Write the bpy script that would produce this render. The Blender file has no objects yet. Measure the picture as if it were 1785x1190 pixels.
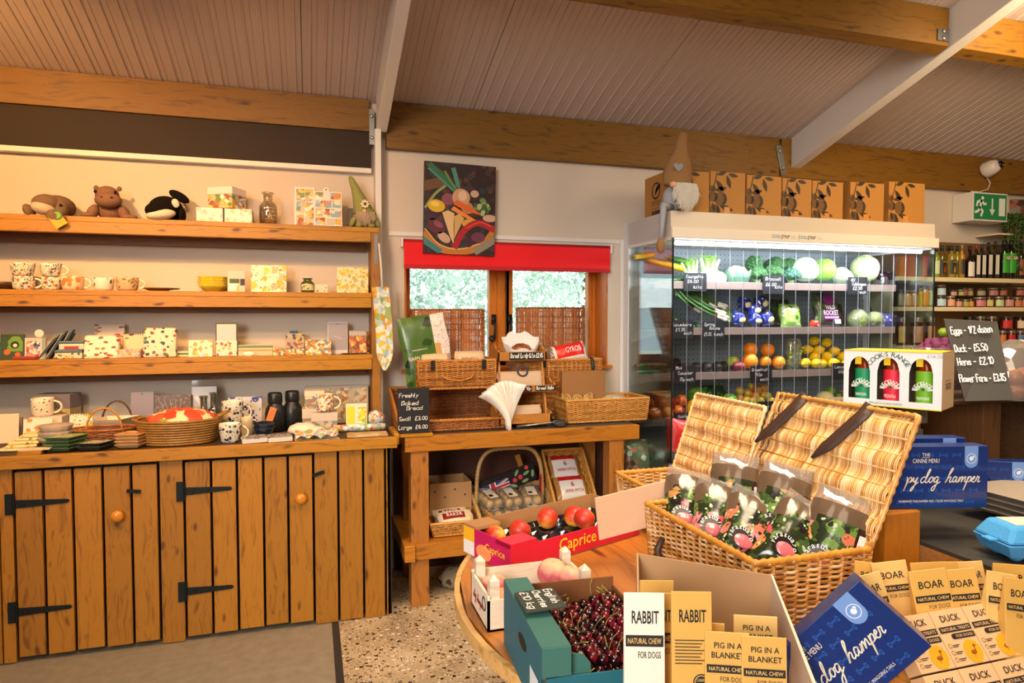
import bpy, math, random
import numpy as np
from mathutils import Vector, Matrix, Euler
S = bpy.context.scene
COL = S.collection
random.seed(7)
R = math.radians
# ---------------------------------------------------------------- camera
FPX, YAW, PIT, CH = 1157.0, R(16.9), R(-2.13), 1.5
cd = bpy.data.cameras.new('camera'); cam = bpy.data.objects.new('camera', cd); COL.objects.link(cam)
cd.sensor_width = 36; cd.lens = FPX / 1785 * 36; cd.clip_start = .05; cd.clip_end = 200
cam.location = (0, 0, CH); cam.rotation_euler = (math.pi / 2 + PIT, 0, -YAW)
S.camera = cam
# ---------------------------------------------------------------- exposure, sky, lights
vs = S.view_settings; vs.view_transform = 'Standard'; vs.look = 'None'; vs.exposure = 0.12; vs.gamma = 1.0; vs.use_curve_mapping = False
w = bpy.data.worlds.new('sky'); S.world = w; w.use_nodes = True
bg = w.node_tree.nodes['Background']; bg.inputs[0].default_value = (.86, .93, 1, 1); bg.inputs[1].default_value = 1.5
def light(kind, name, loc, target, energy, color, size=.2, size_y=None, spot=None, blend=.6, spread=None):
 l = bpy.data.lights.new(name, kind); l.energy = energy; l.color = color
 if kind == 'AREA':
  l.size = size
  if spread: l.spread = R(spread)
  if size_y: l.shape = 'RECTANGLE'; l.size_y = size_y
 elif kind == 'SUN': l.angle = size
 else: l.shadow_soft_size = size
 if spot: l.spot_size = R(spot); l.spot_blend = blend
 o = bpy.data.objects.new(name, l); COL.objects.link(o); o.location = loc
 o.rotation_euler = (Vector(target) - Vector(loc)).to_track_quat('-Z', 'Y').to_euler()
 return o
WARM = (1, .49, .15)
light('SPOT', 'track_spot_light', (-1.5, 2.35, 2.75), (-1.35, 4, 1.85), 150, WARM, .05, spot=100, blend=.9)
light('SPOT', 'track_spot_light', (-.35, 2.25, 2.75), (-.2, 4, 1.6), 62, WARM, .05, spot=95, blend=.9)
light('SPOT', 'track_spot_light', (-.75, 1.7, 2.9), (-.7, 3.4, .4), 110, (1, .62, .26), .06, spot=80, blend=.8)
light('AREA', 'overhead_fill_light', (1.5, 1.4, 3.1), (1.4, 1.7, 0), 42, (1, .78, .52), .9, 1.6, spread=115)  # added area fill over the round table, no lamp fitting behind it
light('AREA', 'overhead_fill_light', (3.4, 1.9, 2.9), (4.4, 3.6, 1.2), 42, (1, .72, .42), .5, 1.2)  # added warm fill aimed at the grocery shelves
light('AREA', 'overhead_fill_light', (.2, -.6, 3.6), (.6, 1.6, 0), 42, (1, .80, .58), 1.4, 2.2)  # added broad fill to even out the room
light('AREA', 'rear_daylight_fill', (-1.9, -1.6, 2.3), (.9, 2.2, .8), 38, (1, .94, .87), 1.4, 1.8, spread=75)  # added fill standing in for daylight from behind
light('SUN', 'sun', (3, 3, 12), (3, 11, 0), 15, (1, .97, .92), .01)
# ---------------------------------------------------------------- helpers
_cy, _sy, _cp, _sp = math.cos(YAW), math.sin(YAW), math.cos(PIT), math.sin(PIT)
FW = Vector((_sy * _cp, _cy * _cp, _sp)); RT = Vector((_cy, -_sy, 0)); UP = Vector((-_sy * _sp, -_cy * _sp, _cp))
def at(px, py, Y=None, X=None, z=None, D=None):
 """point of the room seen at photo pixel (px, py) on the plane Y=, X=, z= or at depth D"""
 d = FW + RT * ((px - 892.5) / FPX) + UP * ((595 - py) / FPX)
 t = D if D is not None else Y / d.y if Y is not None else X / d.x if X is not None else (z - CH) / d.z
 return Vector((0, 0, CH)) + d * t
def V(*a): return Vector(a)
class Fr:
 """a flat frame on a surface: origin, right, up, outward normal"""
 def __init__(s, O, U, W=(0, 0, 1)):
  s.O = Vector(O); s.U = Vector(U).normalized(); s.V = Vector(W).normalized(); s.N = s.U.cross(s.V)
 def p(s, x, y, o=0): return s.O + s.U * x + s.V * y + s.N * o
_tc = {}
def font(s, bold=0):
 k = (s, bold)
 if k not in _tc:
  c = bpy.data.curves.new('t', 'FONT'); c.body = s; c.offset = bold; c.resolution_u = 2
  o = bpy.data.objects.new('t', c); COL.objects.link(o)
  dg = bpy.context.evaluated_depsgraph_get(); me = o.evaluated_get(dg).to_mesh()
  v = np.array([x.co[:2] for x in me.vertices]); f = [tuple(p.vertices) for p in me.polygons]
  o.evaluated_get(dg).to_mesh_clear(); bpy.data.objects.remove(o); bpy.data.curves.remove(c)
  v = v - v.min(0); _tc[k] = (v, f, v[:, 0].max(), v[:, 1].max())
 return _tc[k]
GL = {'A': '022942/1535', 'B': '0209/09493606464302', 'C': '482907042243', 'D': '0209/092947442202', 'E': '49090242/0636', 'F': '490902/0636',
 'G': '48290704224345/2545', 'H': '0209/4249/0545', 'L': '090242', 'M': '0209254942', 'O': '29070422444729', 'P': '0209/0939473605', 'R': '0209/0939473605/2542',
 'S': '48290725432203', 'T': '0949/2922', 'W': '0912263249', 'a': '46260503224345/4642', 'b': '0902/052644432203', 'c': '452605032242', 'd': '452605032243/4942',
 'e': '0444452605032242', 'f': '38291712/0636', 'g': '452605032244/46412001', 'h': '0902/05264542', 'i': '0602/0708', 'k': '0902/360442', 'l': '0902',
 'm': '0602/05152522/25354542', 'n': '0602/05264542', 'o': '26050322434526', 'p': '0600/052645432203', 'r': '0602/052646', 's': '452605432203', 't': '1912/0636',
 'u': '06032243/4642', 'v': '062246', 'w': '0612253246', 'y': '0624/4600', 'z': '06460242', '0': '29070422444729', '1': '072922', '2': '0829480242', '3': '08294725442203',
 '4': '290444/3832', '5': '49090626442203', '6': '3906032243442504', '7': '094912', '8': '250729472503224325', '9': '4726072947/4742', '£': '482917140242/0535',
 '-': '0535', '.': '0203', '/': '0239', "'": '0908'}
SCRIPT = [[(-5, 1.9), (-4.7, 0), (-5, -2.8), (-4.6, -.5), (-4.3, 1.4), (-3.7, 1.9), (-3.3, 1.3), (-3.6, .3), (-4.2, .1), (-3.1, .4), (-2.6, 1.9), (-2.5, .8), (-2.1, .2), (-1.6, 1), (-1.3, 1.9), (-1.5, 0), (-2, -2.5), (-2.6, -2.8), (-2.4, -1.8), (-1.2, -.4), (-.6, .2)],
 [(1.8, 1.7), (1, 2), (.2, 1.2), (.3, .2), (1, 0), (1.8, 1), (2.6, 4.2), (2.3, 4.6), (1.9, 3.2), (1.8, .8), (2.1, 0), (2.8, .3), (3.3, 1.7), (3.9, 2), (3.3, 1.4), (3.3, .3), (3.9, 0), (4.5, .8), (4.2, 1.8), (3.8, 2), (4.4, 1.6), (5, 1.6)],
 [(6.3, 1.7), (5.6, 2), (5, 1.2), (5.1, .2), (5.7, .2), (6.2, 1.2), (6.3, 1.7), (6.1, -1), (5.6, -2.8), (4.9, -2.6), (5.1, -1.6), (6.2, -.6), (7.2, .2)],
 [(9.2, 0), (9.9, 2.5), (10.7, 4.4), (10.5, 5), (10, 4), (9.6, 1.5), (9.3, 0), (9.8, 1.3), (10.5, 1.9), (10.8, 1.4), (10.6, .4), (11, 0), (11.6, .5)],
 [(12.9, 1.7), (12.2, 2), (11.7, 1.2), (11.8, .2), (12.3, .1), (12.9, 1.2), (13, 1.7), (12.9, .4), (13.3, 0), (13.8, .8), (14, 1.9), (13.9, 0), (14.4, 1.5), (14.9, 1.9), (15, 1), (14.9, 0), (15.5, 1.5), (16, 1.9), (16.1, 1), (16.1, .2), (16.6, .2)],
 [(17, 1.9), (16.8, 0), (16.5, -2.8), (16.9, -.5), (17.2, 1.4), (17.8, 1.9), (18.2, 1.3), (17.9, .3), (17.3, .1), (18.4, .4), (18.6, .8), (19.4, 1.4), (19.2, 2), (18.7, 1.4), (18.8, .3), (19.4, 0), (20, .5), (20.3, 2), (20.5, 1.8), (21, 1.7), (20.8, .6), (21, 0), (21.6, .3)]]
def smooth2(P, n=4):
 P = np.array(P, float)
 if len(P) < 3: return P
 Q = np.vstack([P[:1] * 2 - P[1:2], P, P[-1:] * 2 - P[-2:-1]]); out = []
 for i in range(1, len(Q) - 2):
  a, b, c, d = Q[i - 1:i + 3]
  for t in np.arange(n) / n: out.append(.5 * (2 * b + (c - a) * t + (2 * a - 5 * b + 4 * c - d) * t * t + (3 * b - a - 3 * c + d) * t ** 3))
 out.append(P[-1]); return np.array(out)
class MB:
 """collects shapes, then links them as ONE mesh object"""
 def __init__(s, M=None): s.v = []; s.f = []; s.mi = []; s.n = 0; s.M = M
 def add(s, v, f, m=0):
  v = np.asarray(v, float).reshape(-1, 3)
  if s.M is not None: A = np.array(s.M); v = v @ A[:3, :3].T + A[:3, 3]
  s.v.append(v); n = s.n; s.f += [tuple(i + n for i in q) for q in f]; s.mi += [m] * len(f); s.n += len(v); return s
 def box(s, x0, x1, y0, y1, z0, z1, m=0):
  return s.add([(x0, y0, z0), (x1, y0, z0), (x1, y1, z0), (x0, y1, z0), (x0, y0, z1), (x1, y0, z1), (x1, y1, z1), (x0, y1, z1)],
 [(0, 3, 2, 1), (4, 5, 6, 7), (0, 1, 5, 4), (1, 2, 6, 5), (2, 3, 7, 6), (3, 0, 4, 7)], m)
 def hexa(s, b, t, m=0):
  return s.add(list(b) + list(t), [(0, 3, 2, 1), (4, 5, 6, 7), (0, 1, 5, 4), (1, 2, 6, 5), (2, 3, 7, 6), (3, 0, 4, 7)], m)
 def plate(s, a, b, c, d, th, m=0):
  """slab: front face a,b,c,d (counter-clockwise), thickness th behind it"""
  a, b, c, d = map(Vector, (a, b, c, d)); n = (b - a).cross(d - a).normalized() * th
  return s.hexa([a, b, b - n, a - n], [d, c, c - n, d - n], m)
 def prism(s, fr, pts, th, m=0, o=0):
  k = len(pts); v = [fr.p(x, y, o) for x, y in pts] + [fr.p(x, y, o - th) for x, y in pts]
  return s.add(v, [tuple(range(k)), tuple(range(2 * k - 1, k - 1, -1))] + [(i, k + i, k + (i + 1) % k, (i + 1) % k) for i in range(k)], m)
 def tube(s, P, r, n=6, m=0, closed=False, N=None):
  P = np.array([tuple(p) for p in P], float); k = len(P); r = np.broadcast_to(np.asarray(r, float), (k,))
  if closed: T = np.roll(P, -1, 0) - np.roll(P, 1, 0)
  else: T = np.gradient(P, axis=0)
  T /= np.linalg.norm(T, axis=1)[:, None] + 1e-12
  if N is None:
   a = np.abs(T).mean(0); N = np.eye(3)[int(a.argmin())]
  B = np.cross(T, N); B /= np.linalg.norm(B, axis=1)[:, None] + 1e-9; C = np.cross(B, T)
  an = np.arange(n) * 2 * math.pi / n
  Q = P[:, None] + r[:, None, None] * (np.cos(an)[None, :, None] * B[:, None] + np.sin(an)[None, :, None] * C[:, None])
  f = []
  for i in range(k if closed else k - 1):
   a, b = i * n, ((i + 1) % k) * n
   f += [(a + j, a + (j + 1) % n, b + (j + 1) % n, b + j) for j in range(n)]
  if not closed: f += [tuple(range(n - 1, -1, -1)), tuple(range((k - 1) * n, k * n))]
  return s.add(Q.reshape(-1, 3), f, m)
 def lathe(s, pr, n=16, c=(0, 0, 0), m=0, sx=1, sy=1, R3=None, cap=True, wave=None):
  v = []; f = []; k = len(pr)
  for (r, z) in pr:
   for j in range(n):
    a = 2 * math.pi * j / n; q = r * (1 + wave(a, z) if wave else 1); v.append((q * math.cos(a) * sx, q * math.sin(a) * sy, z))
  v = np.array(v)
  if R3 is not None: v = v @ np.array(R3).T
  v = v + np.array(tuple(c))
  for i in range(k - 1): f += [(i * n + j, i * n + (j + 1) % n, (i + 1) * n + (j + 1) % n, (i + 1) * n + j) for j in range(n)]
  if cap:
   if pr[0][0] > 1e-5: f.append(tuple(range(n - 1, -1, -1)))
   if pr[-1][0] > 1e-5: f.append(tuple(range((k - 1) * n, k * n)))
  return s.add(v, f, m)
 def ell(s, c, r, n=14, m=0, rot=None, noise=0, shape=None, h=None):
  """ellipsoid; shape(x,y,z)->scaled point for lobes and dents"""
  k = h or max(6, n * 2 // 3); v = []; rs = np.random.RandomState(int(abs(c[0] * 7919 + c[1] * 104729 + c[2] * 1299)) % 99991)
  for i in range(k + 1):
   t = math.pi * i / k
   for j in range(n):
    a = 2 * math.pi * j / n; p = (math.sin(t) * math.cos(a), math.sin(t) * math.sin(a), -math.cos(t))
    if shape: p = shape(*p)
    q = 1 + noise * (rs.rand() - .5); v.append((p[0] * r[0] * q, p[1] * r[1] * q, p[2] * r[2] * q))
  v = np.array(v)
  for e in (0, k): v[e * n:(e + 1) * n] = v[e * n:(e + 1) * n].mean(0)
  if rot is not None: v = v @ np.array(Euler(rot).to_matrix()).T
  v = v + np.array(tuple(c))
  return s.add(v, [(i * n + j, i * n + (j + 1) % n, (i + 1) * n + (j + 1) % n, (i + 1) * n + j) for i in range(k) for j in range(n)], m)
 def flat(s, fr, pts, o=.0006, m=0): return s.add([fr.p(x, y, o) for x, y in pts], [tuple(range(len(pts)))], m)
 def rect(s, fr, x0, y0, x1, y1, o=.0006, m=0): return s.flat(fr, [(x0, y0), (x1, y0), (x1, y1), (x0, y1)], o, m)
 def disc(s, fr, cx, cy, r, o=.0006, m=0, n=20, r2=None):
  return s.flat(fr, [(cx + r * math.cos(a * 2 * math.pi / n), cy + (r2 or r) * math.sin(a * 2 * math.pi / n)) for a in range(n)], o, m)
 def ring(s, fr, cx, cy, r, w, o=.0008, m=0, n=24):
  for a in range(n):
   q = [(math.cos(b * 2 * math.pi / n), math.sin(b * 2 * math.pi / n)) for b in (a, a + 1)]
   s.flat(fr, [(cx + q[0][0] * r, cy + q[0][1] * r), (cx + q[1][0] * r, cy + q[1][1] * r), (cx + q[1][0] * (r - w), cy + q[1][1] * (r - w)), (cx + q[0][0] * (r - w), cy + q[0][1] * (r - w))][::-1], o, m)
  return s
 def text(s, fr, t, cx, cy, h, w=None, o=.0009, m=0, bold=0, rot=0):
  """printed capitals centred on (cx, cy); w squeezes them to a width"""
  v, f, tw, th = font(t, bold); k = h / th; kx = w / tw if w else k
  x = (v[:, 0] - tw / 2) * kx; y = (v[:, 1] - th / 2) * k; c, q = math.cos(rot), math.sin(rot)
  return s.add([fr.p(cx + a * c - b * q, cy + a * q + b * c, o) for a, b in zip(x, y)], f, m)
 def arc(s, fr, t, cx, cy, r, h, a0, a1, o=.0009, m=0, bold=0, inv=False):
  ws = [font(c, bold)[2] if c != ' ' else .4 for c in t]; tot = sum(ws) + .12 * len(ws); p = 0
  for c, q in zip(t, ws):
   u = (p + q / 2 + .06) / tot; p += q + .12; a = a0 + (a1 - a0) * u
   if c != ' ': s.text(fr, c, cx + r * math.cos(a), cy + r * math.sin(a), h if c != "'" else h * .3, None, o, m, bold, a - math.pi / 2 + (math.pi if inv else 0))
  return s
 def ribbon(s, fr, P, w, o=.001, m=0):
  P = np.array(P, float)
  if len(P) == 1: P = np.vstack([P, P + [0, w]])
  T = np.gradient(P, axis=0); T /= np.linalg.norm(T, axis=1)[:, None] + 1e-9
  P = P.copy(); P[0] -= T[0] * w * .4; P[-1] += T[-1] * w * .4
  N = np.stack([-T[:, 1], T[:, 0]], 1) * w / 2; k = len(P)
  return s.add([fr.p(*q, o) for q in np.vstack([P - N, P + N])], [(i, i + 1, k + i + 1, k + i) for i in range(k - 1)], m)
 def hand(s, fr, t, x, y, h, w=.1, o=.001, m=0, sl=.12, wid=None, sp=5.6):
  """handwritten line starting at (x, y baseline); h = capital height"""
  k = h / 7; adv = lambda c: 3.2 if c in "il1.'" else 3.5 if c == ' ' else sp + (1 if c in 'mwMW' else 0)
  tot = sum(adv(c) for c in t); kx = wid / tot if wid else k; X = 0
  for c in t:
   for st in GL.get(c, '').split('/') if c in GL and c != '/' else (['0239'] if c == '/' else []):
    P = np.array([(int(st[i]), int(st[i + 1]) - 2) for i in range(0, len(st), 2)], float)
    P[:, 0] = P[:, 0] + X + sl * P[:, 1]; P += np.array([0, math.sin(X * 1.7) * .25])
    P = smooth2(P, 3) * [kx, k] + [x, y]; s.ribbon(fr, P, h * w, o, m)
   X += adv(c)
  return s
 def script(s, fr, x, y, h, w=.035, o=.001, m=0, first=0):
  k = h / 5
  for st in SCRIPT[first:]:
   P = smooth2(st, 5); P[:, 0] += .28 * P[:, 1]; s.ribbon(fr, P * k + [x, y], h * w * 1.6, o, m)
  return s
 def weave(s, bl, br, tr, tl, rows, st, r=.003, amp=.0035, seg=4, m=0, side=5, flip=True, stake=None):
  """woven panel: rows of rods passing over and under st stakes"""
  bl, br, tr, tl = [np.array(tuple(p), float) for p in (bl, br, tr, tl)]
  N = np.cross(br - bl, tl - bl); N /= np.linalg.norm(N)
  u = np.linspace(0, 1, st * seg + 1)
  for i in range(rows):
   v = (i + .5) / rows; a = bl + (tl - bl) * v; b = br + (tr - br) * v
   off = amp * np.cos(math.pi * (st * u + (i if flip is True else 0)) + (0 if flip is not None else 0))
   if flip == 'pairs': off = amp * np.cos(math.pi * (st * u + (1 if (i * 7919 // 64) % 9 == 0 else 0)))
   j = (random.random() - .5) * .25 / rows
   P = a + (b - a) * u[:, None] + off[:, None] * N + (tl - bl) * j
   s.tube(P, r * (.85 + .3 * random.random()), side, m, N=N)
  for j in range(st):
   q = (j + .5) / st; A = bl + (br - bl) * q; B = tl + (tr - tl) * q
   s.tube([A, A + (B - A) * .5, B], stake or r, 5, m, N=N)
  return s
 def rim(s, pts, r=.007, closed=True, m=0, step=.011):
  """wrapped or plaited border along a path"""
  P = [np.array(tuple(p), float) for p in pts]; Q = []
  if closed: P.append(P[0])
  for a, b in zip(P, P[1:]):
   k = max(2, int(np.linalg.norm(b - a) / step))
   Q += [a + (b - a) * (i / k) for i in range(k)]
  if not closed: Q.append(P[-1])
  k = len(Q); ph = np.arange(k)
  return s.tube(Q, r * (1 + .22 * np.cos(ph * math.pi)), 7, m, closed=closed)
MW = {}
def mesh(mb, name):
 me = bpy.data.meshes.new(name); me.from_pydata(np.vstack(mb.v).tolist(), [], mb.f); return me
def tag(o, label=None, cat=None, group=None, kind=None):
 if label: o['label'] = label
 if cat: o['category'] = cat
 if group: o['group'] = group
 if kind: o['kind'] = kind
 return o
def build(mb, name, mats, parent=None, smooth=False, bevel=0, world=False, label=None, kind=None, auto=None, loc=None):
 """links mb as one object; top-level ones get their origin at their base"""
 V_ = np.vstack(mb.v); o_loc = Vector((0, 0, 0))
 if parent is not None and world:
  A = np.array(MW[parent.name].inverted()); V_ = V_ @ A[:3, :3].T + A[:3, 3]
 if parent is None:
  if loc is not None: o_loc = Vector(loc)
  else:
   lo, hi = V_.min(0), V_.max(0); o_loc = Vector(((lo[0] + hi[0]) / 2, (lo[1] + hi[1]) / 2, lo[2])); V_ = V_ - np.array(o_loc)
 me = bpy.data.meshes.new(name); me.from_pydata(V_.tolist(), [], mb.f); me.validate()
 for q in (mats if isinstance(mats, (list, tuple)) else [mats]): me.materials.append(q)
 if len(me.polygons) == len(mb.mi): me.polygons.foreach_set('material_index', mb.mi)
 if smooth or auto: me.polygons.foreach_set('use_smooth', [True] * len(me.polygons))
 if auto: me.set_sharp_from_angle(angle=R(auto))
 o = bpy.data.objects.new(name, me); COL.objects.link(o); o.location = o_loc
 if bevel:
  b = o.modifiers.new('edge', 'BEVEL'); b.width = bevel; b.segments = 2; b.limit_method = 'ANGLE'
 if parent is not None: o.parent = parent
 MW[o.name] = Matrix.Translation(o_loc) if parent is None else MW[parent.name]
 if label: o['label'] = label
 if kind: o['kind'] = kind
 return o
def thing(name, label, cat, loc=(0, 0, 0), rz=0, group=None, rot=None):
 o = bpy.data.objects.new(name, None); COL.objects.link(o); o.empty_display_size = .05
 o.location = loc; o.rotation_euler = rot or (0, 0, rz)
 MW[o.name] = Matrix.LocRotScale(Vector(loc), Euler(o.rotation_euler), Vector((1, 1, 1)))
 return tag(o, label, cat, group)
def solo(mb, name, mats, label, cat, group=None, kind=None, **k):
 return tag(build(mb, name, mats, **k), label, cat, group, kind)
def dup(root, loc=None, rz=None, label=None, group=None, rot=None, sc=None):
 c = root.copy(); COL.objects.link(c)
 if loc is not None: c.location = loc
 if rz is not None: c.rotation_euler = (0, 0, rz)
 if rot is not None: c.rotation_euler = rot
 if sc: c.scale = (sc, sc, sc) if not isinstance(sc, (tuple, list)) else sc
 if label: c['label'] = label
 if group: c['group'] = group
 def rec(a, b):
  for ch in list(a.children):
   d = ch.copy(); COL.objects.link(d); d.parent = b; rec(ch, d)
 rec(root, c)
 MW[c.name] = Matrix.LocRotScale(c.location, Euler(c.rotation_euler), Vector((1, 1, 1)))
 return c
# ---------------------------------------------------------------- materials
def hx(h):
 h = h.lstrip('#'); c = [int(h[i:i + 2], 16) / 255 for i in (0, 2, 4)]
 return tuple(((x + .055) / 1.055) ** 2.4 if x > .04045 else x / 12.92 for x in c) + (1,)
_mc = {}
def _new(name):
 m = bpy.data.materials.new(name); m.use_nodes = True; nt = m.node_tree; return m, nt, nt.nodes['Principled BSDF']
def nd(nt, t, **k):
 n = nt.nodes.new(t)
 for a, b in k.items():
  if a.startswith('i_'):
   key = a[2:]; n.inputs[int(key) if key.isdigit() else key.replace('_', ' ')].default_value = b
  else: setattr(n, a, b)
 return n
def mat(c, rough=.55, metal=0, name='paint', spec=.5, emit=0, coat=0, sss=0, bump=0, bs=200, var=0):
 k = (c, rough, metal, name, spec, emit, coat, sss, bump, bs, var)
 if k in _mc: return _mc[k]
 m, nt, b = _new(name); b.inputs['Base Color'].default_value = hx(c); b.inputs['Roughness'].default_value = rough; b.inputs['Metallic'].default_value = metal
 b.inputs['Specular IOR Level'].default_value = spec; b.inputs['Coat Weight'].default_value = coat
 if sss: b.inputs['Subsurface Weight'].default_value = sss; b.inputs['Subsurface Radius'].default_value = (.01, .005, .003)
 if emit: b.inputs['Emission Color'].default_value = hx(c); b.inputs['Emission Strength'].default_value = emit
 if bump or var:
  tc = nd(nt, 'ShaderNodeTexCoord'); n = nd(nt, 'ShaderNodeTexNoise', i_Scale=bs, i_Detail=3.0); nt.links.new(tc.outputs['Object'], n.inputs['Vector'])
  if bump:
   bp = nd(nt, 'ShaderNodeBump', i_Strength=bump, i_Distance=.002); nt.links.new(n.outputs[0], bp.inputs['Height']); nt.links.new(bp.outputs[0], b.inputs['Normal'])
  if var:
   h = nd(nt, 'ShaderNodeHueSaturation', i_Color=hx(c)); mr = nd(nt, 'ShaderNodeMapRange', i_3=1 - var, i_4=1 + var)
   mr.inputs[1].default_value = .3; mr.inputs[2].default_value = .7
   nt.links.new(n.outputs[0], mr.inputs[0]); nt.links.new(mr.outputs[0], h.inputs['Value']); nt.links.new(h.outputs[0], b.inputs['Base Color'])
 _mc[k] = m; return m
def ramp(nt, src, cols, pos=None, mode='LINEAR'):
 r = nd(nt, 'ShaderNodeValToRGB'); e = r.color_ramp; e.interpolation = mode; n = len(cols)
 while len(e.elements) < n: e.elements.new(.5)
 for i, c in enumerate(cols):
  e.elements[i].position = pos[i] if pos else (i / n if mode == 'CONSTANT' else i / (n - 1)); e.elements[i].color = hx(c)
 nt.links.new(src, r.inputs[0]); return r.outputs[0]
def wood(c1, c2, axis='X', sc=1.0, rough=.5, knots=True, name='wood', dark='#4a2408', island=.25, coat=0):
 k = ('w', c1, c2, axis, sc, rough, knots, dark, island, coat)
 if k in _mc: return _mc[k]
 m, nt, b = _new(name); L = nt.links.new
 tc = nd(nt, 'ShaderNodeTexCoord'); ge = nd(nt, 'ShaderNodeNewGeometry')
 st = {'X': (1, 14, 14), 'Y': (14, 1, 14), 'Z': (14, 14, 1)}[axis]; kk = {'X': (3.2, 9, 9), 'Y': (9, 3.2, 9), 'Z': (9, 9, 3.2)}[axis]
 off = nd(nt, 'ShaderNodeVectorMath', operation='SCALE'); cmb = nd(nt, 'ShaderNodeCombineXYZ', i_0=1.0, i_1=1.0, i_2=1.0)
 L(cmb.outputs[0], off.inputs[0]); rm = nd(nt, 'ShaderNodeMath', operation='MULTIPLY', i_1=37.0); L(ge.outputs['Random Per Island'], rm.inputs[0]); L(rm.outputs[0], off.inputs['Scale'])
 ad = nd(nt, 'ShaderNodeVectorMath', operation='ADD'); L(tc.outputs['Object'], ad.inputs[0]); L(off.outputs[0], ad.inputs[1])
 ds = nd(nt, 'ShaderNodeTexNoise', i_Scale=3.0, i_Detail=2.0); L(ad.outputs[0], ds.inputs['Vector'])
 mx = nd(nt, 'ShaderNodeVectorMath', operation='MULTIPLY_ADD', i_1=(.10, .10, .10)); L(ds.outputs['Color'], mx.inputs[0]); L(ad.outputs[0], mx.inputs[2])
 mp = nd(nt, 'ShaderNodeVectorMath', operation='MULTIPLY', i_1=tuple(q * sc for q in st)); L(mx.outputs[0], mp.inputs[0])
 n = nd(nt, 'ShaderNodeTexNoise', i_Scale=2.2, i_Detail=5.0, i_Roughness=.6, i_Distortion=.6); L(mp.outputs[0], n.inputs['Vector'])
 col = ramp(nt, n.outputs[0], [c2, c1, c1, c2], [.3, .45, .56, .72])
 if knots:
  mk = nd(nt, 'ShaderNodeVectorMath', operation='MULTIPLY', i_1=tuple(q * sc for q in kk)); L(mx.outputs[0], mk.inputs[0])
  vo = nd(nt, 'ShaderNodeTexVoronoi', i_Scale=1.0); L(mk.outputs[0], vo.inputs['Vector'])
  kr = nd(nt, 'ShaderNodeMapRange', i_1=.07, i_2=.17, i_3=.85, i_4=0.0); L(vo.outputs['Distance'], kr.inputs[0])
  mi = nd(nt, 'ShaderNodeMix', data_type='RGBA'); L(kr.outputs[0], mi.inputs[0]); L(col, mi.inputs[6]); mi.inputs[7].default_value = hx(dark); col = mi.outputs[2]
 hs = nd(nt, 'ShaderNodeHueSaturation'); mr = nd(nt, 'ShaderNodeMapRange', i_3=1 - island, i_4=1 + island * .6); L(ge.outputs['Random Per Island'], mr.inputs[0])
 L(mr.outputs[0], hs.inputs['Value']); L(col, hs.inputs['Color']); L(hs.outputs[0], b.inputs['Base Color'])
 b.inputs['Roughness'].default_value = rough; b.inputs['Coat Weight'].default_value = coat; b.inputs['Coat Roughness'].default_value = .25
 bp = nd(nt, 'ShaderNodeBump', i_Strength=.25, i_Distance=.001); L(n.outputs[0], bp.inputs['Height']); L(bp.outputs[0], b.inputs['Normal'])
 _mc[k] = m; return m
def wick(c1='#c98a3c', c2='#8a5420', rough=.45, c3=None, name='willow'):
 k = ('wk', c1, c2, rough, c3)
 if k in _mc: return _mc[k]
 m, nt, b = _new(name); L = nt.links.new; ge = nd(nt, 'ShaderNodeNewGeometry'); tc = nd(nt, 'ShaderNodeTexCoord')
 n = nd(nt, 'ShaderNodeTexNoise', i_Scale=30.0, i_Detail=2.0); L(tc.outputs['Object'], n.inputs['Vector'])
 a = nd(nt, 'ShaderNodeMath', operation='MULTIPLY_ADD', i_1=.55, i_2=-.03); L(n.outputs[0], a.inputs[0])
 a2 = nd(nt, 'ShaderNodeMath', operation='MULTIPLY_ADD', i_1=.5); L(ge.outputs['Random Per Island'], a2.inputs[0]); L(a.outputs[0], a2.inputs[2])
 L(ramp(nt, a2.outputs[0], [c2, c1, c3 or c1], [.15, .5, .9]), b.inputs['Base Color']); b.inputs['Roughness'].default_value = rough
 _mc[k] = m; return m
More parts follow.
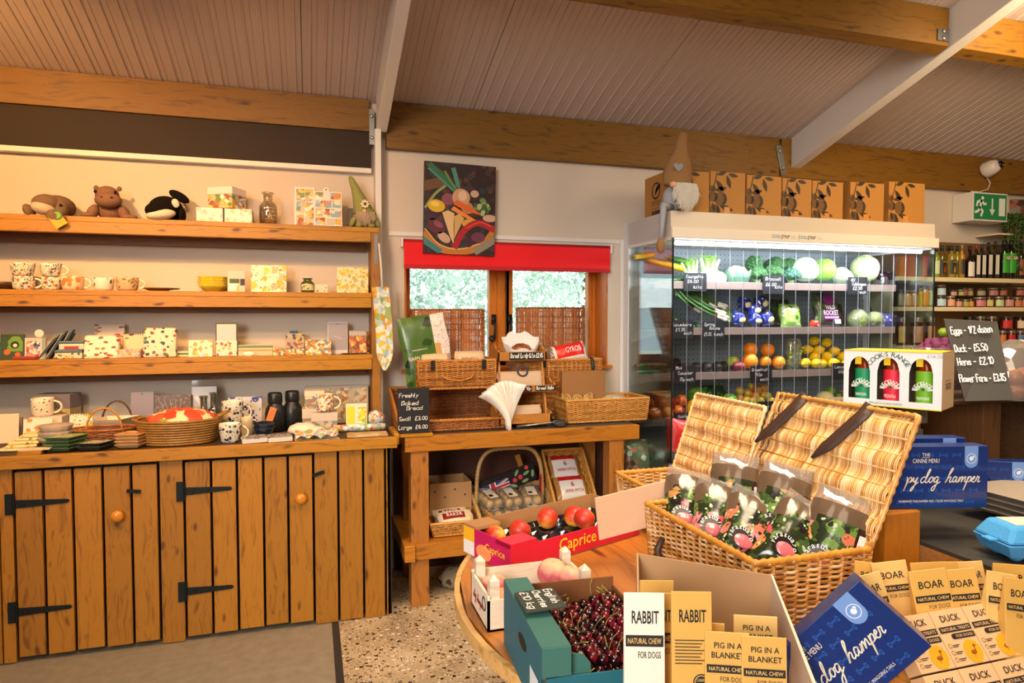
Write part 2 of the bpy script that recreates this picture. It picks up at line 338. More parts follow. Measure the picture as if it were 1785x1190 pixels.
def blobs(base, cols, scale=40, th=.35, rough=.5, name='printed_pattern', cols2=None, s2=90, th2=.25, stretch=(1, 1, 1)):
 """motifs of several colours scattered on a plain ground"""
 k = ('b', base, tuple(cols), scale, th, rough, s2, th2, tuple(cols2 or ()), stretch)
 if k in _mc: return _mc[k]
 m, nt, b = _new(name); L = nt.links.new; tc = nd(nt, 'ShaderNodeTexCoord')
 oi = nd(nt, 'ShaderNodeObjectInfo'); mv = nd(nt, 'ShaderNodeVectorMath', operation='MULTIPLY_ADD', i_1=stretch); L(tc.outputs['Object'], mv.inputs[0]); L(oi.outputs['Random'], mv.inputs[2])
 dn = nd(nt, 'ShaderNodeTexNoise', i_Scale=scale * 1.6, i_Detail=2.0); L(mv.outputs[0], dn.inputs['Vector'])
 ds = nd(nt, 'ShaderNodeVectorMath', operation='MULTIPLY_ADD', i_1=(.6 / scale,) * 3); L(dn.outputs['Color'], ds.inputs[0]); L(mv.outputs[0], ds.inputs[2])
 col = None
 for (cs, sc, t) in ((cols, scale, th), (cols2, s2, th2)):
  if not cs: continue
  v = nd(nt, 'ShaderNodeTexVoronoi', i_Scale=float(sc)); L(ds.outputs[0], v.inputs['Vector'])
  sp = nd(nt, 'ShaderNodeSeparateColor'); L(v.outputs['Color'], sp.inputs[0])
  c = ramp(nt, sp.outputs[0], list(cs), mode='CONSTANT') if len(cs) > 1 else None
  lt = nd(nt, 'ShaderNodeMath', operation='LESS_THAN', i_1=t); L(v.outputs['Distance'], lt.inputs[0])
  mi = nd(nt, 'ShaderNodeMix', data_type='RGBA'); L(lt.outputs[0], mi.inputs[0])
  if col is None: mi.inputs[6].default_value = hx(base)
  else: L(col, mi.inputs[6])
  if c is None: mi.inputs[7].default_value = hx(cs[0])
  else: L(c, mi.inputs[7])
  col = mi.outputs[2]
 L(col, b.inputs['Base Color']); b.inputs['Roughness'].default_value = rough; _mc[k] = m; return m
def patch(cols, scale=30, rough=.5, name='printed_picture', stretch=(1, 1, 1), chaos=.5):
 """loose painted patches of colour, as in a printed picture"""
 k = ('p', tuple(cols), scale, rough, stretch, chaos)
 if k in _mc: return _mc[k]
 m, nt, b = _new(name); L = nt.links.new; tc = nd(nt, 'ShaderNodeTexCoord')
 oi = nd(nt, 'ShaderNodeObjectInfo'); mv = nd(nt, 'ShaderNodeVectorMath', operation='MULTIPLY_ADD', i_1=stretch); L(tc.outputs['Object'], mv.inputs[0]); L(oi.outputs['Random'], mv.inputs[2])
 dn = nd(nt, 'ShaderNodeTexNoise', i_Scale=scale * 1.5, i_Detail=3.0); L(mv.outputs[0], dn.inputs['Vector'])
 ds = nd(nt, 'ShaderNodeVectorMath', operation='MULTIPLY_ADD', i_1=(chaos / scale,) * 3); L(dn.outputs['Color'], ds.inputs[0]); L(mv.outputs[0], ds.inputs[2])
 v = nd(nt, 'ShaderNodeTexVoronoi', i_Scale=float(scale)); L(ds.outputs[0], v.inputs['Vector'])
 sp = nd(nt, 'ShaderNodeSeparateColor'); L(v.outputs['Color'], sp.inputs[0])
 L(ramp(nt, sp.outputs[0], list(cols), mode='CONSTANT'), b.inputs['Base Color']); b.inputs['Roughness'].default_value = rough; _mc[k] = m; return m
def glass(tint='#ffffff', gloss=.08, rough=.02, name='clear_glass', alpha=0, fres=True):
 """clear sheet: straight see-through with a little reflection"""
 k = ('g', tint, gloss, rough, alpha, fres)
 if k in _mc: return _mc[k]
 m = bpy.data.materials.new(name); m.use_nodes = True; nt = m.node_tree; nt.nodes.clear(); L = nt.links.new
 t = nd(nt, 'ShaderNodeBsdfTransparent'); t.inputs[0].default_value = hx(tint); g = nd(nt, 'ShaderNodeBsdfGlossy', i_Roughness=rough)
 f = nd(nt, 'ShaderNodeLayerWeight', i_Blend=.25); mu = nd(nt, 'ShaderNodeMath', operation='MULTIPLY_ADD', i_1=.55 if fres else 0.0, i_2=gloss); mu.use_clamp = True
 L(f.outputs['Fresnel'], mu.inputs[0]); mx = nd(nt, 'ShaderNodeMixShader'); L(mu.outputs[0], mx.inputs[0]); L(t.outputs[0], mx.inputs[1]); L(g.outputs[0], mx.inputs[2])
 out = mx.outputs[0]
 if alpha:
  d = nd(nt, 'ShaderNodeBsdfDiffuse'); d.inputs[0].default_value = hx(tint); m2 = nd(nt, 'ShaderNodeMixShader', i_0=alpha); L(out, m2.inputs[1]); L(d.outputs[0], m2.inputs[2]); out = m2.outputs[0]
 o = nd(nt, 'ShaderNodeOutputMaterial'); L(out, o.inputs[0]); _mc[k] = m; return m
def grad(cols, pos, axis=2, lo=-1, hi=1, rough=.4, name='skin', noise=.3, ns=12, sss=.05):
 """colour that changes along one axis of the thing itself, as on a fruit"""
 k = ('gr', tuple(cols), tuple(pos), axis, lo, hi, rough, noise, ns, name)
 if k in _mc: return _mc[k]
 m, nt, b = _new(name); L = nt.links.new; tc = nd(nt, 'ShaderNodeTexCoord'); sx = nd(nt, 'ShaderNodeSeparateXYZ'); L(tc.outputs['Object'], sx.inputs[0])
 mr = nd(nt, 'ShaderNodeMapRange', i_1=lo, i_2=hi); L(sx.outputs[axis], mr.inputs[0])
 n = nd(nt, 'ShaderNodeTexNoise', i_Scale=float(ns), i_Detail=3.0); L(tc.outputs['Object'], n.inputs['Vector'])
 a = nd(nt, 'ShaderNodeMath', operation='MULTIPLY_ADD', i_1=noise * 2, i_2=-noise); L(n.outputs[0], a.inputs[0]); a2 = nd(nt, 'ShaderNodeMath', operation='ADD'); L(a.outputs[0], a2.inputs[0]); L(mr.outputs[0], a2.inputs[1])
 L(ramp(nt, a2.outputs[0], cols, pos), b.inputs['Base Color']); b.inputs['Roughness'].default_value = rough; _mc[k] = m; return m
PI = math.pi
# ---------------------------------------------------------------- the setting
SL, ZC = .31, 2.745
def zc(Y): return ZC + SL * (3.9 - Y)
STR = dict(kind='structure')
WY = 3.95
M_wall = mat('#d3c6b6', .75, bump=.15, bs=35, name='wall_paint'); M_white = mat('#e4e0da', .5, name='white_gloss')
M_beam = wood('#83590c', '#5c3c06', 'X', 1.3, .55, dark='#3d1c06', name='glulam'); M_pine_x = wood('#c0850f', '#946008', 'X', 1.6, .45, name='pine'); M_pine_z = wood('#a9701a', '#7d4e0c', 'Z', 1.6, .5, dark='#5a2c0a', name='pine')
M_pine_y = wood('#b0700c', '#834c06', 'Y', 1.6, .5, name='pine'); M_frame_z = wood('#c8741c', '#a8580f', 'Z', 1.2, .4, False, name='stained_softwood', island=.1); M_frame_x = wood('#c8741c', '#a8580f', 'X', 1.2, .4, False, name='stained_softwood', island=.1)
M_black = mat('#0d1414', .5, .3, name='black_iron'); M_steel = mat('#8d8f90', .4, .9, name='galvanised_steel')
# floor
def speck():
 m, nt, b = _new('aggregate'); L = nt.links.new; tc = nd(nt, 'ShaderNodeTexCoord'); col = None
 n = nd(nt, 'ShaderNodeTexNoise', i_Scale=6.0, i_Detail=4.0); L(tc.outputs['Object'], n.inputs[0]); col = ramp(nt, n.outputs[0], ['#a58f70', '#c9b291'], [.35, .65])
 for sc, th, cs in ((38, .36, ['#5a4632', '#2e241c', '#8d7a62', '#d9cbb4', '#6b5844']), (90, .34, ['#3a2d22', '#e3d6c0', '#7a664d'])):
  v = nd(nt, 'ShaderNodeTexVoronoi', i_Scale=float(sc)); L(tc.outputs['Object'], v.inputs[0]); sp = nd(nt, 'ShaderNodeSeparateColor'); L(v.outputs['Color'], sp.inputs[0])
  gt = nd(nt, 'ShaderNodeMath', operation='LESS_THAN', i_1=th); L(v.outputs['Distance'], gt.inputs[0]); g2 = nd(nt, 'ShaderNodeMath', operation='GREATER_THAN', i_1=.45); L(sp.outputs[1], g2.inputs[0])
  g3 = nd(nt, 'ShaderNodeMath', operation='MULTIPLY'); L(gt.outputs[0], g3.inputs[0]); L(g2.outputs[0], g3.inputs[1])
  mi = nd(nt, 'ShaderNodeMix', data_type='RGBA'); L(g3.outputs[0], mi.inputs[0]); L(col, mi.inputs[6]); L(ramp(nt, sp.outputs[0], cs, mode='CONSTANT'), mi.inputs[7]); col = mi.outputs[2]
 L(col, b.inputs['Base Color']); b.inputs['Roughness'].default_value = .35; return m
f = MB(); f.box(-4, .085, -4, 4.2, -.1, 0, 0); f.box(.085, .118, -4, 4.2, -.1, .002, 1); f.box(.118, 7, -4, 4.2, -.1, 0, 2)
build(f, 'floor', [mat('#8f8372', .5, bump=.1, bs=20, var=.12, name='smooth_concrete'), mat('#2c2a28', .6, name='threshold_strip'), speck()], **STR)
# back wall with its window opening
X0, X1, Z0, Z1 = .535, 1.85, 1.165, 1.955
f = MB(); f.box(-4, X0, WY, 4.2, 0, 2.95); f.box(X1, 7, WY, 4.2, 0, 2.95); f.box(X0, X1, WY, 4.2, 0, Z0); f.box(X0, X1, WY, 4.2, Z1, 2.95)
build(f, 'wall_back', M_wall, **STR)
f = MB(); f.box(6.55, 6.7, -4.2, WY, 0, 4.5); build(f, 'wall_right', M_wall, **STR)
f = MB(); f.box(-4.15, -4, -4.35, 4.2, 0, 4.5); build(f, 'wall_left', M_wall, **STR)
f = MB(); f.box(-4, 7, -4.35, -4.2, 0, 3.6); build(f, 'wall_front', M_wall, **STR)
# ribbed ceiling panels
f = MB(); prof = []; x = -4.0; i = 0
while x < 7:
 prof += [(x, 0), (x + .034, 0), (x + .037, -.006), (x + .043, -.006), (x + .046, 0), (x + .070, 0), (x + .072, .003)] + ([(x + .0735, .003)] if i % 13 else [(x + .074, .022), (x + .0745, .022)]); x += .075; i += 1
n = len(prof); v = []
for (Y, s) in ((4.2, 1), (-1.2, 1), (-4.2, -1)):
 zz = zc(Y) if s == 1 else zc(-1.2) - SL * 3.0
 v += [(a, Y, zz + b) for a, b in prof]
f.add(v, [(k * n + i, k * n + i + 1, (k + 1) * n + i + 1, (k + 1) * n + i) for k in range(2) for i in range(n - 1)])
v = [(-4, 4.2, zc(4.2) + .1), (7, 4.2, zc(4.2) + .1), (7, -1.2, zc(-1.2) + .1), (-4, -1.2, zc(-1.2) + .1), (7, -4.2, zc(-1.2) - SL * 3 + .1), (-4, -4.2, zc(-1.2) - SL * 3 + .1)]
f.add(v, [(0, 1, 2, 3), (3, 2, 4, 5)])
build(f, 'ceiling', mat('#c6b6b0', .6, name='coated_panel'), **STR)
# eaves beam along the wall, upper purlin, rafters
f = MB(); f.box(-4, .335, 3.9, WY, 2.556, ZC - .01); build(f, 'trim_1', M_beam, bevel=.003, **STR)
f = MB(); f.box(.43, 3.12, 3.9, WY, 2.47, ZC - .01); f.box(3.14, 6.55, 3.9, WY, 2.47, ZC - .01); build(f, 'trim_2', M_beam, bevel=.003, **STR)
def slab(f, x0, x1, ya, yb, d0, d1, m=0): f.hexa([(x0, ya, zc(ya) - d1), (x1, ya, zc(ya) - d1), (x1, yb, zc(yb) - d1), (x0, yb, zc(yb) - d1)], [(x0, ya, zc(ya) - d0), (x1, ya, zc(ya) - d0), (x1, yb, zc(yb) - d0), (x0, yb, zc(yb) - d0)], m)
f = MB(); slab(f, -4, .36, 2.71, 2.78, .005, .2); slab(f, .44, 3.21, 2.71, 2.78, .005, .2); slab(f, 3.3, 6.55, 2.71, 2.78, .005, .2); build(f, 'trim_3', M_beam, bevel=.003, **STR)
f = MB(); slab(f, .37, .43, -1, 3.87, 0, .205); f.box(.36, .395, 3.84, WY, 0, 2.56); build(f, 'trim_4', M_white, bevel=.004, **STR)
f = MB(); slab(f, 3.22, 3.30, -1, 3.94, 0, .205); build(f, 'trim_5', M_white, bevel=.004, **STR)
f = MB(); f.box(-4, .345, 3.915, WY, 2.35, 2.556); build(f, 'trim_6', mat('#2a1d14', .75, name='dark_panel'), **STR)
f = MB(); f.box(-4, .345, 3.905, WY, 2.322, 2.35); build(f, 'trim_7', M_white, bevel=.003, **STR)
f = MB(); f.box(.445, 1.93, 3.94, WY, 1.975, 2.0); f.box(1.93, 1.97, 3.93, WY, .3, 2.0); build(f, 'trim_8', M_white, bevel=.002, **STR)
# steel brackets with bolts
def bracket(name, label, c, w, h, y, tilt):
 t = thing(name, label, 'bracket', c); m = MB(Matrix.Rotation(tilt, 4, 'Y')); m.box(-w / 2, w / 2, -.006, 0, -h / 2, h / 2); build(m, 'plate', M_steel, t, bevel=.001)
 for s in (-.3, .3):
  m = MB(Matrix.Rotation(tilt, 4, 'Y')); m.ell((0, -.009, s * h), (.011, .006, .011), 8); build(m, 'bolt', mat('#b9bab8', .3, .9, name='zinc'), t, True)
bracket('steel_bracket', 'galvanised steel bracket joining eaves beam to white rafter above fridge', (3.13, 3.898, 2.585), .045, .2, 0, R(-14))
bracket('steel_bracket', 'galvanised steel bracket at the end of the upper roof purlin', (3.165, 2.708, zc(2.71) - .15), .075, .06, 0, 0)
bracket('steel_bracket', 'narrow grey steel bracket beside the white rafter over the shelves', (.348, 3.898, 2.58), .03, .2, 0, 0)
# window
wn = thing('window_1', None, None, (1.19, 4.1, Z0)); wn['kind'] = 'structure'
f = MB(); f.box(X0, X0 + .012, WY + .003, 4.12, Z0, Z1); f.box(X1 - .012, X1, WY + .003, 4.19, Z0, Z1); f.box(X0, X1, WY, 4.19, Z1 - .012, Z1); f.box(X0 - .02, X1 + .02, WY - .03, 4.19, Z0, Z0 + .022)
build(f, 'reveal_lining', wood('#c8701c', '#a0500f', 'Z', 1, .4, True, name='stained_softwood'), wn, world=1)
f = MB(); F0, F1 = 4.12, 4.19
f.box(X0, X0 + .045, F0, F1, Z0 + .02, Z1); f.box(X1 - .05, X1 - .012, F0, F1, Z0 + .02, Z1); f.box(1.14, 1.21, F0, F1, Z0 + .02, Z1); f.box(X0, X1, F0, F1, Z1 - .05, Z1 - .012); f.box(X0, X1, F0, F1, Z0 + .02, Z0 + .05)
build(f, 'frame', M_frame_z, wn, bevel=.002, world=1)
for (a, b, hand, nm) in ((X0 + .03, 1.145, 1, 'left'), (1.205, X1 - .045, -1, 'right')):
 c = MB(); y0, y1 = 4.105, 4.16; sw = .05
 c.box(a, a + sw * .5, y0, y1, Z0 + .03, Z1 - .02); c.box(b - sw * (1 if hand == 1 else .5), b, y0, y1, Z0 + .03, Z1 - .02) if hand == 1 else (c.box(b - sw * .5, b, y0, y1, Z0 + .03, Z1 - .02), c.box(a, a + sw * .95, y0, y1, Z0 + .03, Z1 - .02))
 c.box(a, b, y0, y1, Z0 + .03, Z0 + .075); c.box(a, b, y0, y1, Z1 - .07, Z1 - .02)
 cs = build(c, 'casement', M_frame_z, wn, bevel=.003, world=1); MW[cs.name] = MW[wn.name]
 g = MB(); g.box(a + .02, b - .02, 4.13, 4.136, Z0 + .06, Z1 - .05); build(g, 'pane', glass('#f4fbfb', .05), cs, world=1)
 h = MB(); hx_ = (b - .022) if hand == 1 else (a + .024); zt = 1.47
 h.box(hx_ - .014, hx_ + .014, y0 - .012, y0, zt - .02, zt + .045); P = [(hx_, y0 - .02, zt), (hx_, y0 - .032, zt - .015), (hx_, y0 - .034, zt - .06), (hx_ - hand * .004, y0 - .034, zt - .1)]
 P += [(hx_ - hand * (.02 - (.02 - k * .0009) * math.cos(k * .55)), y0 - .034, zt - .105 - (.02 - k * .0009) * math.sin(k * .55)) for k in range(14)]
 h.tube(P, [.008] * 4 + [.007 - .0002 * k for k in range(14)], 8); build(h, 'handle', M_black, cs, True, world=1)
f = MB(); f.tube([(X0 + .005, 3.93, 1.95), (X0 + .005, 3.93, 1.55)], .003, 5)
# roller blind
bl = thing('roller_blind', 'bright red roller blind pulled down a little way over the window', 'blind', (1.185, 3.91, 1.785))
f = MB(); n = 10; top = 1.955
f.tube([(.525, 3.925, 1.935), (1.845, 3.925, 1.935)], .021, 12); build(f, 'roller', mat('#a80010', .6, name='red_fabric'), bl, True, world=1)
f = MB(); f.box(.527, 1.843, 3.903, 3.905, 1.80, 1.937); build(f, 'fabric', mat('#e8000f', .7, name='red_fabric'), bl, world=1)
f = MB(); f.box(.527, 1.843, 3.9, 3.908, 1.782, 1.806); build(f, 'hem_bar', mat('#b80014', .6, name='red_fabric'), bl, world=1)
for x in (.518, 1.852):
 f = MB(); f.box(x - .006, x + .006, 3.9, 3.945, 1.908, 1.962); build(f, 'end_bracket', mat('#e6ddd8', .3, name='white_plastic'), bl, bevel=.003, world=1)
f = MB()
for k in range(70): f.ell((.517, 3.898, 1.905 - k * .0052), (.0022, .0022, .0024), 6)
build(f, 'bead_chain', mat('#d8d0c4', .4, name='white_plastic'), bl, True, world=1)
# what stands outside the window
g = MB(); g.box(-30, 30, 4.5, 30, -.3, -.2); build(g, 'floor_outside', mat('#9a9a8c', .9, name='paving'), **STR)
rs = np.random.RandomState(4)
def tree(label, c, r, h, n, col):
 t = thing('leafy_tree', label, 'tree', (c[0], c[1], -.2)); m = MB(); m.tube([(0, 0, 0), (.06, 0, h * .5), (0, 0, h * .8)], [.12, .09, .05], 8); build(m, 'trunk', mat('#5a4a38', .9, name='bark'), t)
 m = MB(); vv = []; ff = []
 for k in range(n):
  d = rs.randn(3); d /= np.linalg.norm(d); q = np.array([0, 0, h * .62]) + d * np.array([r, r * .7, h * .5]) * (rs.rand() ** .33); a = rs.randn(3) * .034; b = rs.randn(3) * .026
  vv += [q - a, q + b, q + a, q - b]; ff.append((4 * k, 4 * k + 1, 4 * k + 2, 4 * k + 3))
 m.add(vv, ff); build(m, 'crown', mat(col, .6, name='leaves', var=.3, bs=1), t)
tree('pale green tree seen through the left window pane', (1.2, 9.5), 1.9, 4.6, 11000, '#cadfd2'); tree('pale green tree seen through the right window pane', (4.9, 11.5), 2.0, 4.6, 11000, '#cfe2d4')
# ---------------------------------------------------------------- wall shelves on the left
SF = 3.745; Z1S, Z2S, Z3S, ZCT = 1.993, 1.632, 1.291, .905
ws = thing('wall_shelf_unit', 'long honey-coloured pine wall shelving with three deep shelves above the cupboard', 'shelf', (-.9, 3.85, ZCT))
for zt, lt, lb in ((Z1S, 1.926, 1.874), (Z2S, 1.569, 1.523), (Z3S, 1.205, 1.165)):
 f = MB(); f.box(-2.3, .345 if zt < 1.9 else .372, SF + .004, WY - .002, zt - .026, zt); b = build(f, 'shelf_board', M_pine_x, ws, bevel=.002, world=1)
 f = MB(); f.box(-2.3, .325, SF - .004, SF + .04, zt - .082, zt - .027); build(f, 'front_lip', M_pine_x, ws, bevel=.002, world=1)
 f = MB(); f.box(-2.3, .31, WY - .045, WY - .002, lb, lt); build(f, 'wall_batten', wood('#85500c', '#653a06', 'X', 1.4, .5, name='pine'), ws, bevel=.002, world=1)
f = MB(); f.box(.327, .371, SF, WY - .003, ZCT + .002, Z1S - .027); up = build(f, 'upright', M_pine_z, ws, bevel=.002, world=1); MW[up.name] = MW[ws.name]
f = MB(); f.box(.343, .361, SF - .003, SF, 1.79, 1.955); build(f, 'fixing_plate', M_steel, up, world=1, label='grey steel fixing plate')
# counter and cupboard under it
cu = thing('cupboard', 'long rustic plank cupboard with black strap hinges under the gift counter', 'cupboard', (-.5, 3.5, 0))
f = MB(); f.box(-2.3, .36, 3.36, 3.93, .02, .84); f.box(.36, .378, 3.32, 3.9, .01, .85); build(f, 'carcass', mat('#1c110a', .8, name='dark_inside'), cu, world=1)
bx = [-1.277, -1.225, -1.115, -1.004, -.889, -.776, -.667, -.561, -.447, -.336, -.22, -.11, .006, .122, .242, .349, .38]
G = .0055
def planks(i0, i1, zb, zt, y0=3.32, y1=3.342):
 m = MB()
 for i in range(i0, i1): m.box(bx[i] + G, bx[i + 1] - G, y0, y1, zb + random.uniform(-.004, .004), zt)
 return m
for a, b in ((6, 7), (12, 13), (13, 14), (14, 15), (15, 16)): build(planks(a, b, .006, .848), 'fixed_plank', M_pine_z, cu, bevel=.002, world=1)
f = MB(); [f.box(-1.277 - .11 * k + G, -1.167 - .11 * k - G, 3.32, 3.342, .006, .848) for k in range(1, 10)]; f.box(-1.277, -1.225 - G, 3.32, 3.342, .006, .848); build(f, 'fixed_plank', M_pine_z, cu, bevel=.002, world=1)
def hinge(d, x, z, L):
 m = MB(); m.box(x - .034, x - .002, 3.313, 3.32, z - .045, z + .045); m.tube([(x, 3.312, z - .04), (x, 3.312, z + .04)], .006, 8)
 m.prism(Fr((x, 3.312, z), (1, 0, 0)), [(0, -.018), (L, -.008), (L + .008, 0), (L, .008), (0, .018)], .005)
 for q in (.18, .5, .9): m.ell((x + q * L, 3.3065, z), (.0045, .003, .0045), 8)
 build(m, 'hinge', M_black, d, world=1)
for (i0, i1, kx, hz) in ((1, 6, -.828, ((.697, .20), (.227, .20))), (7, 12, -.052, ((.702, .195), (.237, .195)))):
 d = build(planks(i0, i1, .028, .834, 3.317, 3.338), 'door', M_pine_z, cu, bevel=.002, world=1); MW[d.name] = MW[cu.name]
 kz = at(255 if i0 == 1 else 530, 895 if i0 == 1 else 868, Y=3.3).z
 m = MB(); m.lathe([(.012, 0), (.012, .012), (.024, .018), (.027, .028), (.022, .038), (.008, .042), (0, .0425)], 16, (kx, 3.318, kz), R3=Matrix.Rotation(R(90), 3, 'X')); build(m, 'knob', mat('#cf8324', .3, coat=.4, name='varnished_pine'), d, True, world=1)
 for z, L in hz: hinge(d, bx[i0] + .002, z, L)
for x, z, t in ((-.765, .72, -8), (.03, .745, 16)):
 m = MB(Matrix.Translation((x, 3.312, z)) @ Matrix.Rotation(R(-t), 4, 'Y')); m.box(-.028, .028, -.006, 0, -.008, .008); m.ell((-.02, -.008, 0), (.005, .004, .005), 8); m.ell((.012, -.008, 0), (.004, .003, .004), 8); build(m, 'latch', M_black, cu, world=1)
wt = thing('worktop', 'pine edged worktop along the gift counter covered in grey lino', 'worktop', (-.5, 3.6, .848))
f = MB(); f.box(-2.3, .395, 3.325, 3.94, .852, .897); build(f, 'top', mat('#3d2c1f', .55, name='brown_lino'), wt, world=1)
f = MB(); f.box(-2.3, .407, 3.296, 3.326, .85, ZCT); f.box(.396, .42, 3.327, 3.55, .86, ZCT + .012); build(f, 'edging', wood('#bd7f14', '#8f5c0a', 'X', 1.6, .5, name='pine'), wt, bevel=.003, world=1)
# ---------------------------------------------------------------- what stands on the shelves
CREAM = '#f1e6d2'
def pack(name, label, cat, p0, p1, pt, zb, Y, d, m, tilt=0, group=None, deco=None, rz=0, bevel=.001, hgt=None, sides=None):
 """upright packet between photo columns p0..p1, its top at row pt, front face on plane Y"""
 a = at(p0, pt, Y=Y); b = at(p1, pt, Y=Y); wd = b.x - a.x; h = hgt or ((a.z + b.z) / 2 - zb) / max(.3, math.cos(R(tilt)))
 loc = ((a.x + b.x) / 2, Y, zb + .0006); rot = (R(-tilt), 0, R(rz)); mb = MB(); mb.box(-wd / 2, wd / 2, 0, d, 0, h)
 if sides: mb.mi = [1 if k != 2 else 0 for k in range(6)]; m = [m, sides]
 if deco is None:
  o = solo(mb, name, m, label, cat, group, loc=loc, bevel=bevel); o.rotation_euler = rot; return o
 t = thing(name, label, cat, loc, group=group, rot=rot); build(mb, 'body', m, t, bevel=bevel)
 deco(t, Fr((-wd / 2, 0, 0), (1, 0, 0)), wd, h); return t
def part(t, name, mats, fn, **k): m = MB(); fn(m); return build(m, name, mats, t, **k)
PIC_H = patch(['#e9c46a', '#d98b4a', '#b7c4c9', '#a7573f', '#f2e4c2', '#8fb0c4', '#e8b23a', '#c9bfa8', '#7f8f5a', '#f5efe2'], 42, name='printed_houses', stretch=(1, 1, 1.2), chaos=.25)
PIC_L = patch(['#f3efe0', '#f4d64a', '#dfe6e4', '#b9c7a0', '#f7f2dd', '#e6b92f', '#cfd8d0'], 30, name='printed_landscape')
FLO = blobs('#f3ead6', ['#c9342a', '#e2b33a', '#5d6b52', '#6c7686', '#d97a35'], 52, .36, name='floral_glaze', cols2=['#3b4a3a', '#57683f'], s2=120, th2=.3)
def mug(label, p0, p1, pt, zb, Yc, m, group=None, handle=1, inner='#f3ead8', flare=1.12, name='mug', cat='mug', hz=None):
 a = at(p0, pt, Y=Yc); b = at(p1, pt, Y=Yc); r = (b.x - a.x) / 2; h = (a.z + b.z) / 2 - zb; t = thing(name, label, cat, ((a.x + b.x) / 2, Yc, zb + .0006), group=group)
 rb = r / flare; mb = MB(); mb.lathe([(rb * .8, 0), (rb * .92, .004), (rb, h * .15), (r * .98, h * .75), (r, h), (r - .002, h + .0015), (r - .004, h)], 24, cap=False)
 k = len(mb.f); mb.lathe([(r - .004, h), (rb - .005, h * .2), (0, h * .12)], 24, m=1, cap=False); mb.lathe([(0, .001), (rb * .8, 0)], 24, m=1, cap=False)
 build(mb, 'cup', [m, mat(inner, .25, name='cream_glaze')], t, True)
 if handle:
  H = MB(); P = [(handle * (r * .93 + .034 * math.sin(q) * (h / .08) ** .5), 0, h * (.5 + .34 * math.cos(q))) for q in np.linspace(.05, PI - .05, 12)]; H.tube(P, .0048, 8, N=np.array([0., 1, 0])); build(H, 'handle', mat(inner, .25, name='cream_glaze') if hz is None else hz, t, True)
 return t
def bowlstack(name, label, cat, c, r, n, dz, h, m, wave=None, group=None, rf=.45):
 """n nested dishes; each one is a thing of its own"""
 for k in range(n):
  mb = MB(); mb.lathe([(r * rf, 0), (r * rf * 1.15, .003), (r * .8, h * .55), (r, h), (r * .985, h + .002), (r * .76, h * .6), (r * .4, .006), (0, .006)], 36 if wave else 28, wave=wave)
  lab = label if n == 1 else [('lowest', 'topmost', 'second')[0 if k == 0 else 1 if k == n - 1 else 2], label]
  if n > 1:
   word = {0: 'bottom', n - 1: 'top'}.get(k, ['', 'second', 'third', 'fourth'][k] + ' from bottom' if n > 3 else 'middle'); lab = label % word
  o = solo(mb, name, m, lab, cat, group, smooth=1, loc=(c[0], c[1], c[2] + k * dz + .0004))
def plush_body(t, mats, fn, name='body'): return part(t, name, mats, fn, smooth=1)
def fur(c, c2=None): return mat(c, .95, bump=.9, bs=260, name='plush', var=.12, spec=.1)
# --- top shelf
GREY = fur('#7d6552'); PALE = fur('#cdb9a2')
c = at(93, 374, Y=3.82); t = thing('plush_whale', 'grey plush whale with pale chin and yellow tag hanging over top shelf edge', 'soft toy', (c.x, 3.83, Z1S + .001))
plush_body(t, [GREY], lambda m: (m.ell((.008, .03, .055), (.075, .1, .056), 20), m.ell((-.02, -.035, .06), (.062, .06, .045), 18), m.ell((.045, -.035, .035), (.03, .04, .04), 12)))
plush_body(t, [PALE], lambda m: m.ell((-.026, -.058, .034), (.054, .045, .034), 16, rot=(0, R(14), 0)), 'chin')
plush_body(t, [GREY], lambda m: m.ell((-.088, -.05, .018), (.022, .045, .036), 12, rot=(0, R(-25), 0)), 'flipper'); plush_body(t, [GREY], lambda m: m.ell((.03, -.098, -.005), (.034, .026, .03), 12, rot=(R(-30), R(20), 0)), 'flipper')
plush_body(t, [mat('#15100c', .2)], lambda m: m.ell((.052, -.076, .05), (.007, .004, .007), 8), 'eye')
def tagf(m):
 fr = Fr((.052, -.118, -.03), (.8, 0, .55), (-.55, 0, .8)); m.prism(fr, [(-.028, -.032), (.028, -.032), (.028, .032), (-.028, .032)], .0015, 0); m.disc(fr, .012, .022, .024, .0005, 1); m.disc(fr, .012, .022, .016, .0009, 2)
part(t, 'tag', [mat('#e2a91c'), mat('#3c5a1c'), mat('#7fae2c')], tagf, label='yellow swing tag with a green disc')
c = at(190, 378, Y=3.84); t = thing('plush_hippo', 'grey-brown plush hippo sitting upright on the top shelf', 'soft toy', (c.x, 3.85, Z1S + .001))
HIP = fur('#866452')
plush_body(t, [HIP], lambda m: (m.ell((0, .02, .05), (.062, .055, .058), 16), m.ell((-.005, -.012, .122), (.055, .05, .045), 18), m.ell((.008, -.048, .09), (.062, .042, .038), 18), m.ell((-.07, -.02, .03), (.026, .03, .045), 12, rot=(0, R(25), 0)), m.ell((.072, -.02, .03), (.026, .03, .045), 12, rot=(0, R(-25), 0)), m.ell((-.09, -.035, .014), (.035, .028, .015), 12), m.ell((.095, -.03, .012), (.04, .028, .014), 12)))
for s in (-1, 1):
 plush_body(t, [HIP], lambda m: m.ell((s * .052 - .005, 0, .158), (.012, .008, .013), 8), 'ear'); plush_body(t, [mat('#1a0f08', .15)], lambda m: m.ell((s * .045 - .004, -.047, .132), (.0075, .006, .0085), 10), 'eye')
 plush_body(t, [mat('#4e362a', .9)], lambda m: m.ell((s * .022 + .01, -.088, .1), (.006, .004, .005), 8), 'nostril')
c = at(287, 385, Y=3.8); t = thing('plush_orca', 'black and white plush orca lying at the front of top shelf', 'soft toy', (c.x, 3.82, Z1S + .001))
BLK = fur('#17130f')
